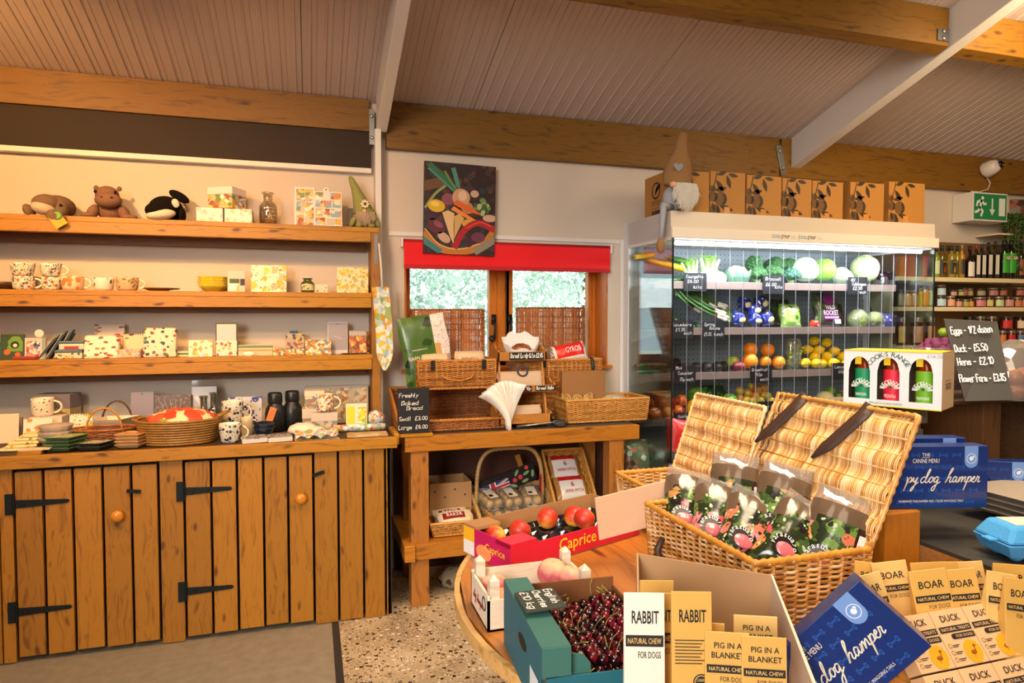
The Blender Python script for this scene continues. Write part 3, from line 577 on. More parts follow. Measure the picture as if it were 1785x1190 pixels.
plush_body(t, [BLK], lambda m: (m.ell((0, .02, .062), (.082, .1, .068), 20), m.ell((-.03, -.05, .045), (.055, .05, .04), 16)))
plush_body(t, [BLK], lambda m: m.ell((.06, .04, .135), (.055, .02, .024), 12, rot=(0, R(30), 0)), 'tail'); plush_body(t, [BLK], lambda m: m.ell((.085, -.03, .03), (.016, .05, .035), 12), 'flipper')
WHT = fur('#dfd2bd'); plush_body(t, [WHT], lambda m: m.ell((-.008, -.062, .024), (.07, .042, .027), 16, rot=(0, R(-8), 0)), 'chin'); plush_body(t, [WHT], lambda m: m.ell((.058, -.055, .085), (.018, .012, .024), 12, rot=(0, R(-20), 0)), 'eye_patch')
MAPB = blobs('#f3ece0', ['#f0d9a0', '#e9c9b4', '#d8dde0'], 34, .42, name='pale_map_print'); LID = mat('#ebe2dc', .5, name='white_card')
pack('gift_box', 'small white map-printed gift box, left of the pair on top shelf', 'gift box', 342, 388, 362, Z1S, 3.77, .12, MAPB, rz=0)
pack('gift_box', 'small white map-printed gift box, right of the pair on top shelf', 'gift box', 391, 439, 364, Z1S, 3.77, .12, MAPB)
zt = at(400, 363, Y=3.78).z
t = thing('gift_box', 'white lidded gift box printed with village pictures, balanced on two map boxes', 'gift box', (at(396, 360, Y=3.84).x, 3.84, zt + .001), rz=R(-28))
part(t, 'box', [PIC_H], lambda m: m.box(-.07, .07, -.06, .06, 0, .085), bevel=.001); part(t, 'lid', [LID], lambda m: m.box(-.073, .073, -.063, .063, .072, .11), bevel=.002)
GLS = glass('#f2ede2', .10, .03, name='bottle_glass', fres=True); SMK = glass('#dcdfd8', .12, .03, name='bottle_glass'); GRN = glass('#8a9440', .15, .05, name='green_glass', alpha=.25)
def flask(label, px, pt, zb, Yc, r, gl, neck=.45, nl=.3, cap=None, name='glass_bottle', cat='bottle', group=None, deco=None):
 a = at(px, pt, Y=Yc); h = a.z - zb; rn = r * neck; mb = MB()
 mb.lathe([(0, .001), (r * .9, .001), (r, .006), (r, h * (.86 - nl)), (r * .93, h * (.92 - nl)), (rn, h * (1 - nl * .85)), (rn, h * .94), (rn * 1.3, h * .96), (rn * 1.3, h), (rn * .8, h), (rn * .75, h * (1 - nl)), (r * .88, h * (.84 - nl)), (r * .9, .012), (0, .012)], 20, cap=False)
 t = thing(name, label, cat, (a.x, Yc, zb + .0006), group=group); build(mb, 'glass', gl, t, True)
 if deco: deco(t, r, h)
 return t
t = flask('clear glass bottle with a short neck standing on top shelf', 467, 336, Z1S, 3.84, .047, GLS, .5, .32)
part(t, 'embossing', [mat('#d9cdb2', .4)], lambda m: [m.tube([(.048 * math.sin(q + .5), -.048 * math.cos(q + .5), .03 + .02 * k) for q in np.linspace(-.8, .5, 8)], .0007, 4) for k in range(4)])
def jig(t, fr, w, h):
 part(t, 'printed_front', [PIC_H], lambda m: (m.rect(fr, .01, h * .67, w * .5, h * .95), m.rect(fr, .01, h * .35, w * .5, h * .62), m.rect(fr, .01, .01, w * .5, h * .3), m.rect(fr, w * .52, h * .67, w - .006, h * .95), m.rect(fr, w * .52, .01, w - .006, h * .6)))
 part(t, 'lettering', [mat('#5a2218')], lambda m: (m.text(fr, 'DORSET', w * .5, h * .645, .016, w * .7, .0012),))
 sf = Fr((-w / 2, .075, 0), (0, -1, 0)); part(t, 'spine_print', [mat('#2b2523')], lambda m: (m.text(sf, 'JIGSAW PUZZLE', .038, h * .62, .007, h * .5, .0009, rot=PI / 2), m.text(sf, '+', .036, h * .15, .02), m.ring(sf, .036, h * .15, .016, .002)))
pack('jigsaw_box', 'large white jigsaw puzzle box with village pictures leaning on top shelf', 'puzzle box', 512, 548, 325, Z1S, 3.83, .075, LID, 6, deco=jig, rz=-6)
def cbd(t, fr, w, h):
 part(t, 'printed_front', [PIC_H], lambda m: [m.rect(fr, w * a, h * b, w * c, h * d) for a, b, c, d in ((.03, .03, .4, .24), (.43, .03, .97, .22), (.03, .27, .55, .5), (.58, .26, .97, .5), (.03, .53, .3, .74), (.33, .53, .62, .74), (.65, .53, .97, .74), (.03, .77, .42, .97), (.6, .78, .97, .97))])
 part(t, 'handle', [LID], lambda m: (m.prism(Fr((w * .0, 0, h), (1, 0, 0)), [(-.028, -.055), (.012, -.055), (.004, 0), (.004, .012), (-.006, .022), (-.016, .022), (-.026, .012), (-.024, 0)], .006, 0, .007),)); part(t, 'hanging_hole', [M_black], lambda m: m.disc(Fr((w * .0, 0, h), (1, 0, 0)), -.011, .008, .004, .0076))
 part(t, 'lettering', [mat('#7a2a1c')], lambda m: m.text(fr, 'Dorset', w * .42, h * .37, .018, w * .4, .0013))
pack('chopping_board', 'white chopping board printed with village pictures beside the jigsaw box', 'chopping board', 548, 596, 332, Z1S, 3.775, .008, LID, 10, deco=cbd)
pack('picture_block', 'small dark-edged block leaning behind the green gnome', 'picture', 607, 616, 362, Z1S, 3.85, .02, mat('#5d5344'), 8)
c = at(636, 397, Y=3.8); t = thing('gnome_doll', 'green felt gnome doll with tall hat and daisy at the end of top shelf', 'gnome', (c.x, 3.81, Z1S + .001))
FG = fur('#9a9a58')
plush_body(t, [fur('#c9ad84')], lambda m: m.ell((0, 0, .05), (.062, .05, .055), 16))
plush_body(t, [FG], lambda m: m.lathe([(.062, .078), (.06, .09), (.048, .13), (.036, .17), (.026, .21), (.02, .25), (.014, .275), (.004, .285), (0, .285)], 14, sx=1, wave=None), 'hat').location = (-.0, 0, 0)
hat = t.children[-1]; hm = hat.data
for v_ in hm.vertices: v_.co.x -= .075 * max(0, (v_.co.z - .09) / .19) ** 1.1
part(t, 'daisy', [mat('#efe4c4'), mat('#7a3d12')], lambda m: ([m.ell((-.002 + .016 * math.cos(k * .785), -.066, .125 + .016 * math.sin(k * .785)), (.009, .003, .006), 8, rot=(0, -k * .785, 0)) for k in range(8)], m.ell((-.002, -.069, .125), (.007, .004, .007), 8, 1)), smooth=1)
def beard(n, x0, w, zt, L, y, r=.0022, seed=1):
 rr = np.random.RandomState(seed); m = MB()
 for k in range(n):
  u = rr.rand() * 2 - 1; l = L * (1 - .45 * u * u) * (.7 + .3 * rr.rand()); yy = y - .014 * (1 - u * u) - .006 * rr.rand(); xb = x0 + u * w
  m.tube([(xb * 1, yy + .004, zt), (xb + .004 * rr.randn(), yy - .008, zt - l * .4), (xb * 1.1 + .006 * rr.randn(), yy - .004, zt - l * .8), (xb * 1.12 + .008 * rr.randn(), yy, zt - l)], [r, r * 1.1, r * .8, r * .2], 5)
 return m
build(beard(90, 0, .05, .085, .085, -.046), 'beard', mat('#b59f83', .9, name='hair', var=.2), t)
plush_body(t, [mat('#e8b78e', .7)], lambda m: m.ell((-.004, -.066, .085), (.012, .012, .011), 10), 'nose')
for s in (-1, 1): plush_body(t, [FG], lambda m: m.ell((s * .062, -.02, .035), (.016, .022, .036), 10, rot=(0, R(-28 * s), 0)), 'arm'); plush_body(t, [FG], lambda m: m.ell((s * .034, -.045, .01), (.021, .026, .013), 10), 'foot')
# --- second shelf
Y2 = 3.81
f = MB(); f.lathe([(0, 0), (.04, 0), (.062, .02), (.066, .035), (.06, .036), (.03, .01)], 18); solo(f, 'bowl', mat('#4a3320', .4), 'dark brown shallow bowl at the far left of second shelf', 'bowl', smooth=1, loc=(at(4, 500, Y=3.83).x, 3.83, Z2S + .001))
ht = .073
m1 = mug('poppy and bird patterned mug, bottom of the left stack on second shelf', 20, 62, 482, Z2S, Y2, FLO); zt = at(40, 482, Y=Y2).z
mug('poppy and bird patterned mug, top of the left stack on second shelf', 17, 61, 459, zt + .002, Y2, FLO, handle=0, flare=1.25)
mug('poppy and bird patterned mug, bottom of the right stack on second shelf', 72, 106, 484, Z2S, Y2, FLO, handle=0)
mug('poppy and bird patterned mug, top of the right stack on second shelf', 68, 108, 460, zt + .002, Y2, FLO, handle=1, flare=1.25)
mug('cream mug with big orange flowers on second shelf', 106, 147, 482, Z2S, 3.80, blobs('#f0d9b4', ['#d9622a', '#e08a4a', '#c9a080'], 30, .42, name='floral_glaze'), handle=1)
mug('white mug with dragonfly pattern on second shelf', 161, 199, 485, Z2S, 3.80, blobs('#f2ead9', ['#4a5a68', '#e2a23a', '#6c7686'], 46, .3, name='floral_glaze', stretch=(1, 1, .6)), handle=0)
mug('beige mug with tiny red berries on second shelf', 201, 242, 484, Z2S, 3.80, blobs('#d9b98a', ['#b5342a', '#5d6b3a', '#8a5a2a'], 70, .34, name='floral_glaze'), handle=1)
f = MB(); f.lathe([(0, 0), (.05, 0), (.085, .012), (.088, .016), (.08, .015), (.03, .006)], 24); solo(f, 'plate', mat('#8a5a2c', .35), 'speckled brown side plate lying on second shelf', 'plate', smooth=1, loc=(at(281, 505, Y=3.83).x, 3.84, Z2S + .001))
f = MB(); f.box(-.075, .075, -.06, .06, 0, .004); f.box(-.06, .06, -.05, .05, .004, .007); solo(f, 'slate_plate', mat('#a9c2b0', .3), 'thin pale green oblong plate lying beside yellow bowls', 'plate', loc=(at(326, 505, Y=3.83).x, 3.84, Z2S + .001), bevel=.001)
bowlstack('scalloped_bowl', 'yellow scalloped bowl, %s of the stack on second shelf', 'bowl', (at(371, 500, Y=Y2).x, Y2 + .02, Z2S + .001), .078, 4, .014, .034, mat('#d9c438', .25, coat=.5, name='yellow_glaze'), wave=lambda a, z: .05 * math.cos(a * 8))
def cardpk(t, fr, w, h): part(t, 'printed_card', [PIC_L, mat('#2a2b38'), mat('#4c5a28')], lambda m: (m.rect(fr, .004, .004, w * .62, h * .42, .001), m.rect(fr, w * .72, h * .3, w - .002, h * .62, .001, 1), m.rect(fr, w * .12, h * .4, w * .68, h * .62, .0012, 2)))
pack('card_packet', 'small clear packet of printed cards between yellow bowls and lemon napkins', 'card packet', 396, 427, 472, Z2S, 3.79, .012, mat('#d8c6ae', .2, name='clear_packet'), 5, deco=cardpk)
LEM = blobs('#f0ead0', ['#e9c93a', '#d8b82a', '#c9c08a', '#f3dc6a'], 24, .48, name='lemon_print', cols2=['#6b6a3a', '#9a9a6a'], s2=60, th2=.22)
pack('napkin_pack', 'square lemon print napkin pack in the middle of second shelf', 'napkins', 437, 499, 462, Z2S, 3.80, .025, LEM, 4)
t = flask('small green glass jar with floral label on second shelf', 536, 485, Z2S, 3.80, .035, GRN, .6, .24)
def lab(t, r, z0, z1, m, a0=-1.1, a1=1.1, name='label', rr=1.012, off=0):
 mb = MB(); q = np.linspace(a0, a1, 13) + off; v = [(r * rr * math.sin(a), -r * rr * math.cos(a), z) for z in (z0, z1) for a in q]; mb.add(v, [(i, i + 1, 14 + i, 13 + i) for i in range(12)]); return build(mb, name, m, t, True)
lab(t, .035, .012, .045, blobs('#d9cf9a', ['#6b6a2a', '#8a5a4a'], 60, .35, name='floral_label'))
pack('soap_box', 'small cream soap box with ink drawing next to the green jar', 'box', 549, 571, 495, Z2S, 3.79, .03, blobs('#e0d2b4', ['#5a4a38'], 70, .25, name='ink_print'))
pack('napkin_pack', 'yellow mimosa print napkin pack against the shelf end upright', 'napkins', 587, 642, 466, Z2S, 3.80, .025, blobs('#ece2b8', ['#d9b52a', '#e6cd5a', '#b9b27a'], 44, .48, name='mimosa_print', cols2=['#7a7a3a'], s2=80, th2=.2), 3)
# --- third shelf
FOX = blobs('#efe3cd', ['#c2622a', '#8a4a22', '#7d7468', '#b5342a'], 40, .36, name='fox_print', stretch=(.7, 1, 1.3)); DOG = blobs('#ebdcbc', ['#2d2723', '#b5342a', '#7a5a34', '#4a6a7a', '#5d6b2a', '#8a4a22'], 42, .38, name='dog_print')
def spiral(t, fr, w, h, m=None, n=8, zt=None):
 part(t, 'spiral_binding', [mat('#b9a06a', .35, .8, name='wire')], lambda q: [q.tube([fr.p(w * (k + .5) / n, h + .006 * math.sin(a), .002 - .006 * math.cos(a)) for a in np.linspace(0, 6.28, 9)], .0011, 4) for k in range(n)])
def birdh(t, fr, w, h):
 spiral(t, fr, w, h); part(t, 'printed_cover', [mat('#6d9a2a'), mat('#141008'), mat('#e9dfc8'), mat('#c9622a'), mat('#2d4a1c')], lambda m: (m.flat(fr, [(w * .3, .04), (w * .95, .04), (w * .95, h * .7), (w * .8, h * .92), (w * .5, h * .92), (w * .3, h * .7)], .0006), m.disc(fr, w * .62, h * .58, .018, .001, 1), m.disc(fr, w * .63, h * .56, .009, .0014, 2), m.disc(fr, w * .3, h * .3, .014, .001, 3), m.disc(fr, w * .15, h * .6, .02, .0011, 4), m.disc(fr, w * .75, h * .2, .012, .001, 3)))
pack('notebook', 'spiral notebook with green birdhouse cover at far left of third shelf', 'notebook', -2, 40, 583, Z3S, 3.79, .012, mat('#2f4416', .4), 8, deco=birdh)
def giftset(t, fr, w, h): part(t, 'printed_picture', [patch(['#b5342a', '#e9dfd6', '#3a3a48', '#d98a7a', '#e9dfd6', '#6a7a8a'], 70, name='children_print')], lambda m: m.rect(fr, .012, .012, w * .75, h * .85)); part(t, 'side_panel', [mat('#8fa0a0')], lambda m: m.rect(fr, w * .84, 0, w, h))
pack('card_set', 'white boxed card set with a small red and navy picture beside the birdhouse notebook', 'card set', 40, 78, 589, Z3S, 3.80, .025, mat('#cfc3b6', .35), 5, deco=giftset)
f = MB(); f.prism(Fr((0, 0, 0), (1, 0, 0)), [(.02 * math.cos(a), .02 + .02 * math.sin(a)) for a in np.linspace(0, 6.2, 18)], .004); o = solo(f, 'round_tag', LID, 'round white swing tag standing above the boxed card set', 'tag', loc=(at(66, 580, Y=3.84).x, 3.855, at(66, 588, Y=3.84).z)); 
f = MB(); f.box(-.05, .05, -.03, .03, 0, .016); solo(f, 'flat_tin', mat('#9a2f1c', .35), 'flat dark red tin at the front of the third shelf', 'tin', loc=(at(46, 628, Y=3.785).x, 3.785, Z3S + .001), bevel=.004)
for k, (p, q, zz, lb) in enumerate(((64, 98, 592, 'left'), (78, 110, 586, 'middle'), (90, 121, 584, 'right'))):
 a = at(p, 629, Y=3.80); b = at(q, zz, Y=3.83); L = (b - a).length; t = thing('oven_mitt_case', 'slim navy and white trimmed case leaning over, %s one of three on third shelf' % lb, 'case', (a.x, 3.80 + .012 * k, Z3S + .001), rot=(0, math.atan2(b.x - a.x, b.z - a.z), 0))
 part(t, 'cover', [mat('#3b4c58', .6, name='navy_cloth')], lambda m: m.box(0, .012, 0, .07, .0, L), bevel=.004); part(t, 'trim', [mat('#d9cbb4', .6)], lambda m: m.box(-.003, 0, 0, .07, .0, L), bevel=.001); part(t, 'loop', [mat('#1c2024', .6)], lambda m: m.tube([(.006, .03 + .012 * math.cos(x), L + .008 + .01 * math.sin(x)) for x in np.linspace(0, 6.28, 10)], .0025, 5))
pack('notebook', 'dark patterned spiral pad standing behind the blue tins on third shelf', 'notebook', 120, 146, 596, Z3S, 3.88, .01, blobs('#7a6248', ['#2d2420', '#4a3a2a'], 60, .4, name='dark_print'), 6, deco=lambda t, fr, w, h: spiral(t, fr, w, h, n=6))
BT = [mat('#4a6474', .35, name='blue_tin'), mat('#e2d5bd', .4)]
for k, (a, b, zt_, lb) in enumerate(((95, 143, 616, 'floral blue tin with pale lid at the bottom of the tin pair'), (102, 146, 604, 'blue tin with red stripe stacked on the floral blue tin'))):
 z0 = Z3S + (.0445 if k else 0); t = thing('keepsake_tin', lb, 'tin', ((at(a, zt_, Y=3.79).x + at(b, zt_, Y=3.79).x) / 2, 3.83, z0 + .001)); w2 = (at(b, zt_, Y=3.79).x - at(a, zt_, Y=3.79).x) / 2
 part(t, 'base', [blobs('#e2d5bd', ['#c9622a', '#5d6b3a', '#d9a53a'], 60, .4, name='floral_tin') if k == 0 else BT[1]], lambda m: m.box(-w2, w2, -.04, .04, 0, .03), bevel=.004); part(t, 'lid', [BT[0]], lambda m: m.box(-w2 - .001, w2 + .001, -.041, .041, .028, .043), bevel=.004)
 if k: part(t, 'stripe', [mat('#b5241c')], lambda m: m.box(-w2 * .55, w2 * .6, -.0425, -.0412, .005, .017))
pack('toiletry_bag', 'cream zip bag with running fox print at front of third shelf', 'bag', 143, 205, 584, Z3S, 3.775, .05, FOX, 14, bevel=.012)
pack('notebook', 'tall grey and red dog print notebook standing behind the fox bag', 'notebook', 164, 216, 565, Z3S, 3.89, .015, blobs('#c9b8a8', ['#8a4a22', '#7a6a60', '#a02a1c'], 50, .4, name='dog_print', stretch=(.5, 1, 1.5)), 4)
pack('notebook', 'cream spiral notepad with spaniel drawing behind the pastel tin', 'notebook', 214, 250, 582, Z3S, 3.86, .01, blobs('#e0cfa4', ['#3a2d24', '#8a6a44'], 24, .3, name='spaniel_print'), 5, deco=lambda t, fr, w, h: spiral(t, fr, w, h, n=9))
pack('keepsake_tin', 'pastel patterned oblong tin lying between the fox and dog bags', 'tin', 201, 245, 609, Z3S, 3.785, .06, blobs('#e0b88a', ['#a58ab0', '#e2a24a', '#d9cbd0', '#c98a4a'], 50, .45, name='pastel_tin'), bevel=.005)
t = pack('toiletry_bag', 'cream zip bag with colourful dog print and blank label on third shelf', 'bag', 247, 306, 571, Z3S, 3.78, .045, DOG, 8, bevel=.012, deco=lambda t, fr, w, h: part(t, 'swing_label', [mat('#e9cfae')], lambda m: m.plate(fr.p(w * .78, .005, .004), fr.p(w * 1.0, .005, .004), fr.p(w * .98, h * .3, .004), fr.p(w * .8, h * .45, .004), .001)))
for k in range(3):
 f = MB(); f.box(-.055, .055, -.04, .04, 0, .009); solo(f, 'card_wallet', mat(['#e6d8b4', '#5d7a34', '#e6d8b4'][k], .5), 'flat %s card wallet, %s of three stacked behind the card packs' % (['cream', 'green', 'cream'][k], ['bottom', 'middle', 'top'][k]), 'card wallet', loc=(at(318, 620, Y=3.84).x, 3.86, Z3S + .001 + k * .0095))
PLY = blobs('#efe6cf', ['#e2c53a', '#b9cbd0', '#a8b45a', '#d9a53a'], 40, .44, name='meadow_print')
pack('card_pack', 'clear wrapped card pack with meadow flowers on third shelf', 'card pack', 328, 370, 593, Z3S, 3.785, .02, PLY, 5)
def listpad(t, fr, w, h): part(t, 'flower_card', [blobs('#efe3cd', ['#c9622a', '#8a4a22', '#e2b33a'], 44, .36, name='flower_print')], lambda m: m.rect(fr, .002, .002, w - .002, h * .45)); part(t, 'lined_sheet', [mat('#d9cfc8', .4), mat('#b5aaa4')], lambda m: (m.rect(fr, .006, h * .45, w - .006, h * .93, .0007), [m.rect(fr, .008, h * (.5 + .06 * k), w - .008, h * (.505 + .06 * k), .001, 1) for k in range(7)]))
pack('list_pad', 'tall magnetic list pad with olive top and flower card on third shelf', 'notepad', 375, 413, 561, Z3S, 3.80, .012, mat('#59522a', .45), 4, deco=listpad)
def bandpk(t, fr, w, h): part(t, 'printed_bands', [mat('#6d8a54'), mat('#c98a34')], lambda m: (m.rect(fr, 0, h * .72, w, h * .93, .0006, 0), m.rect(fr, 0, h * .45, w, h * .55, .0006, 1)))
pack('tea_towel_pack', 'wide clear wrapped pack banded green and amber on third shelf', 'tea towel', 415, 475, 601, Z3S, 3.80, .03, mat('#ddc192', .3, name='wrapped_cloth'), 4, deco=bandpk)
f = MB(); f.ell((0, 0, .012), (.03, .006, .013), 14); solo(f, 'pebble_tag', mat('#efe6da', .4), 'white leaf-shaped tag lying at front edge of third shelf', 'tag', smooth=1, loc=(at(434, 621, Y=3.762).x, 3.762, Z3S + .0005))
HS = patch(['#e9b23a', '#e9d8b4', '#a8663a', '#f2e6cc', '#7d8a94', '#c9892a', '#efe0c0'], 80, name='printed_houses', chaos=.2)
pack('house_tin', 'tiny yellow tin printed with a house on third shelf', 'tin', 476, 494, 607, Z3S, 3.785, .03, HS, bevel=.002, sides=None)
pack('house_tin', 'low cream tin printed with a street of houses on third shelf', 'tin', 495, 531, 608, Z3S, 3.785, .05, HS, bevel=.005)
zt = Z3S
pack('house_tin', 'taller grey tin with an arched town house standing behind low cream tin', 'tin', 498, 531, 581, Z3S, 3.86, .04, patch(['#a89a90', '#e9b23a', '#5a4a44', '#b0a298', '#a0542a', '#b0a298'], 60, name='printed_houses', chaos=.15), 2, bevel=.004)
zt = at(512, 581, Y=3.86).z; f = MB(); f.box(-.022, .022, -.01, .01, 0, .014); solo(f, 'teal_label', mat('#1f5566', .4), 'small teal label resting on top of the town house tin', 'label', loc=(at(512, 578, Y=3.87).x, 3.88, zt + .001), bevel=.002)
pack('greeting_card', 'cream greeting card box with yellow houses at right of third shelf', 'card box', 532, 577, 592, Z3S, 3.78, .03, HS, 3)
def tallpad(t, fr, w, h): part(t, 'lined_sheet', [mat('#a7a0a6', .3), mat('#8d868c'), mat('#e9e2e0', .2)], lambda m: (m.rect(fr, .003, h * .12, w - .003, h * .97, .0006, 0), [m.rect(fr, .005, h * (.2 + .07 * k), w - .005, h * (.204 + .07 * k), .001, 1) for k in range(10)], m.ribbon(fr, smooth2([(w * .3, h * .56), (w * .5, h * .54), (w * .75, h * .47), (w * .5, h * .49), (w * .3, h * .56)]), .0012, .0014, 2))); part(t, 'hole', [M_black], lambda m: m.disc(fr, w * .5, h * .93, .0025, .0012))
pack('list_pad', 'tall grey lined list pad near the shelf end upright', 'notepad', 571, 606, 561, Z3S, 3.85, .01, mat('#d9d2cc', .3), 4, deco=tallpad)
OR = patch(['#d9892a', '#7a4a24', '#e9c07a', '#b5541c', '#8d7a6a'], 60, name='printed_shopfront', chaos=.15)
pack('notebook', 'orange house front spiral notebook leaning by the upright on third shelf', 'notebook', 609, 639, 576, Z3S, 3.82, .01, OR, 9, deco=lambda t, fr, w, h: (spiral(t, fr, w, h, n=7), part(t, 'sky_band', [mat('#b5aca8')], lambda m: m.rect(fr, 0, h * .78, w, h))))
pack('notebook', 'second orange house notebook tucked behind the first against the upright', 'notebook', 622, 644, 579, Z3S, 3.88, .01, OR, 6, deco=lambda t, fr, w, h: spiral(t, fr, w, h, n=5))
for k, (a, b, c_) in enumerate(((597, 640, '#4a3322'), (600, 643, '#d9cfc0'))):
 A = at(a, 615, Y=3.775 + .012 * k); B = at(b, 619, Y=3.80); f = MB(); f.tube([(A.x, 3.775 + .012 * k, Z3S + .005), (B.x, 3.80 + .01 * k, Z3S + .005)], .0042, 8); f.lathe([(.0042, 0), (.001, .012)], 8, (A.x, 3.775 + .012 * k, Z3S + .005), R3=Matrix.Rotation(R(-90), 3, 'Y')); solo(f, 'pencil', mat(c_, .4), ['dark brown pencil lying by the house notebooks', 'pale pencil lying by the house notebooks'][k], 'pencil')
# ---------------------------------------------------------------- goods on the gift counter
ZT = .8985
pack('blank_card', 'plain white card standing at the far left end of the counter', 'card', -6, 31, 722, ZT, 3.70, .004, mat('#f0d9bd', .5), 6)
pack('blank_card', 'grey edged card pack standing behind the plain white card', 'card', 8, 37, 728, ZT, 3.76, .012, mat('#8d7f76', .5), 6)
t = pack('gift_box', 'tall gift box with lilac lid and tiny berry band at back of counter', 'gift box', 57, 124, 688, ZT, 3.80, .1, mat('#b9a878', .5), 0, deco=lambda t, fr, w, h: (part(t, 'lid', [mat('#7c7482', .5)], lambda m: m.box(-w / 2 - .002, w / 2 + .002, -.002, .102, h * .68, h + .001), bevel=.002), part(t, 'berry_band', [mat('#4c5a2c')], lambda m: [m.disc(fr, w * (.55 + .07 * k), h * .5 + .004 * (k % 2), .004, .001) for k in range(6)])), rz=-12)
pack('gift_box', 'low white gift box carrying the holly sprig mug', 'gift box', 50, 108, 727, ZT, 3.68, .09, mat('#e6d5c4', .5))
zt = at(75, 727, Y=3.68).z
mug('large cream mug with green holly sprigs standing on a low white box', 54, 94, 694, zt + .001, 3.73, blobs('#f0e3cc', ['#3d4a2a', '#55622f'], 60, .24, name='sprig_glaze'), flare=1.06)
pack('greeting_card', 'white greeting card with two orange foxes leaning on the low box', 'card', 38, 89, 731, ZT, 3.62, .008, blobs('#ece0cf', ['#c9722a', '#d98a3a', '#5d6b4a'], 26, .33, name='fox_print'), 10)
YEL = blobs('#e9d9a4', ['#d9a53a', '#7d8a5a', '#e0c05a', '#8a6a3a'], 40, .34, name='yellow_cloth')
base = at(42, 780, z=ZT)
for k in range(5):
 f = MB(); s = (.14, .12, .125, .115, .1)[k]; n = 14
 v = [(x * s * .5, y * .055, 0) for x, y in ((-1, -1), (1, -1), (1, 1), (-1, 1))]
 f.box(-s / 2, s / 2, -.06, .06, 0, .0125); o = solo(f, 'folded_napkin', YEL, 'yellow printed cloth napkin, %s of the folded pile on the counter' % ['bottom', 'second from bottom', 'middle', 'second from top', 'top'][k], 'napkin', loc=(base.x + .012 * k, 3.52 + .012 * k, ZT + .0006 + .0132 * k), bevel=.005); o.rotation_euler = (0, 0, R((-6, 5, -3, 8, 14)[k]))
f = MB(); f.box(-.045, .045, -.04, .04, 0, .016); o = solo(f, 'wooden_block', M_pine_x, 'small pine offcut block at the front edge below the napkin pile', 'block', loc=(at(55, 788, Y=3.38).x, 3.39, ZT + .0005), bevel=.002)
f = MB(); f.box(-.06, .06, -.025, .025, 0, .006); o = solo(f, 'coaster', mat('#dccdb0', .5), 'single pale coaster lying on the pine offcut block', 'coaster', loc=(at(62, 781, Y=3.39).x, 3.392, ZT + .0170), bevel=.001)
SC = lambda a, z: .045 * math.cos(a * 12)
c = at(95, 772, z=ZT); bowlstack('scalloped_bowl', 'pale grey scalloped bowl, %s of the stack near the left end', 'bowl', (at(95, 760, Y=3.5).x, 3.52, ZT + .001), .07, 3, .026, .05, mat('#b9aaa0', .3, coat=.4, name='grey_glaze'), wave=SC)
pack('notebook', 'yellow botanical spiral notebook standing behind the small willow trug', 'notebook', 119, 160, 722, ZT, 3.66, .012, LEM, 8, deco=lambda t, fr, w, h: spiral(t, fr, w, h, n=9))
def sqdish(name, label, cat, c, r, n, dz, h, m, top, rz, words, ar=1.0):
 for k in range(n):
  f = MB(); f.lathe([(r * .55, 0), (r * .72, .002), (r, h), (r * .97, h + .0015), (r * .66, .005), (0, .004)], 4, sx=1.2, sy=ar); f.mi = [0] * len(f.mi)
  if k == n - 1:
   f2 = len(f.f); f.lathe([(r * .93, h - .0015), (0, h - .0045)], 4, sx=1.2, sy=ar, m=1, cap=False)
  o = solo(f, name, [m, top], label % words[k] if '%' in label else label, cat, loc=(c[0], c[1], c[2] + k * dz)); o.rotation_euler = (0, 0, R(rz))
W4 = ['bottom', 'second from bottom', 'second from top', 'top']
for b, z0 in ((0, 0), (1, .024), (2, .046)):
 r = .115; f = MB(); wv = None
 f.lathe([(r * .45, 0), (r * .6, .004), (r * .93, .04), (r, .05), (r * .97, .05), (r * .6, .008), (0, .006)], 4, sx=1.1, sy=.8, wave=None)
 o = solo(f, 'square_bowl', mat('#d9cbb4', .3, coat=.3, name='cream_glaze'), 'cream square serving bowl, %s of the stack behind the small willow trug' % ['bottom', 'middle', 'top'][b], 'bowl', loc=(at(196, 740, Y=3.72).x, 3.74, ZT + .001 + z0)); o.rotation_euler = (0, 0, R(45 - 12))
# woven round baskets
def rbasket(m, rx, ry, h, fl, rows, st, r=.0024, amp=.0028, twist=False, mi=0):
 for i in range(rows):
  v = (i + .5) / rows; k = 1 + (fl - 1) * v; q = np.linspace(0, 2 * PI, st * 4, endpoint=False); off = 0 if twist else amp * np.cos(q * st / 2 * 1.0 + PI * i)
  P = np.stack([(rx * k + off) * np.cos(q), (ry * k + off) * np.sin(q), np.full_like(q, h * v)], 1); m.tube(P, r, 5, mi, closed=True, N=np.array([0., 0, 1]))
 for j in range(st if not twist else 0):
  a = 2 * PI * j / st; m.tube([(rx * math.cos(a), ry * math.sin(a), 0), (rx * (1 + fl) / 2 * math.cos(a), ry * (1 + fl) / 2 * math.sin(a), h * .5), (rx * fl * math.cos(a), ry * fl * math.sin(a), h)], r * .9, 4, mi)
 m.lathe([(0, .002), (1, .002), (1, .006), (0, .006)], 24, sx=rx * .98, sy=ry * .98, cap=False, m=mi)
def rrim(m, rx, ry, z, r): q = np.linspace(0, 2 * PI, int(80 * max(rx, ry) / .1), endpoint=False); m.tube(np.stack([rx * np.cos(q), ry * np.sin(q), np.full_like(q, z)], 1), r * (1 + .25 * np.cos(np.arange(len(q)) * PI)), 6, closed=True, N=np.array([0., 0, 1]))
BRW = wick('#a5622c', '#6b3414', c3='#c08048'); HON = wick('#c4842f', '#86501a', c3='#d9a050'); NAT = wick('#d9a45c', '#a8662a', c3='#ecc992')
def arch(t, w, h, z, m, r=.0045, y=0, name='handle', n=24): part(t, name, [m], lambda q: q.tube([(w * math.cos(a), y, z + h * math.sin(a)) for a in np.linspace(0, PI, n)], r * (1 + .15 * np.cos(np.arange(n) * PI)), 6), smooth=1)
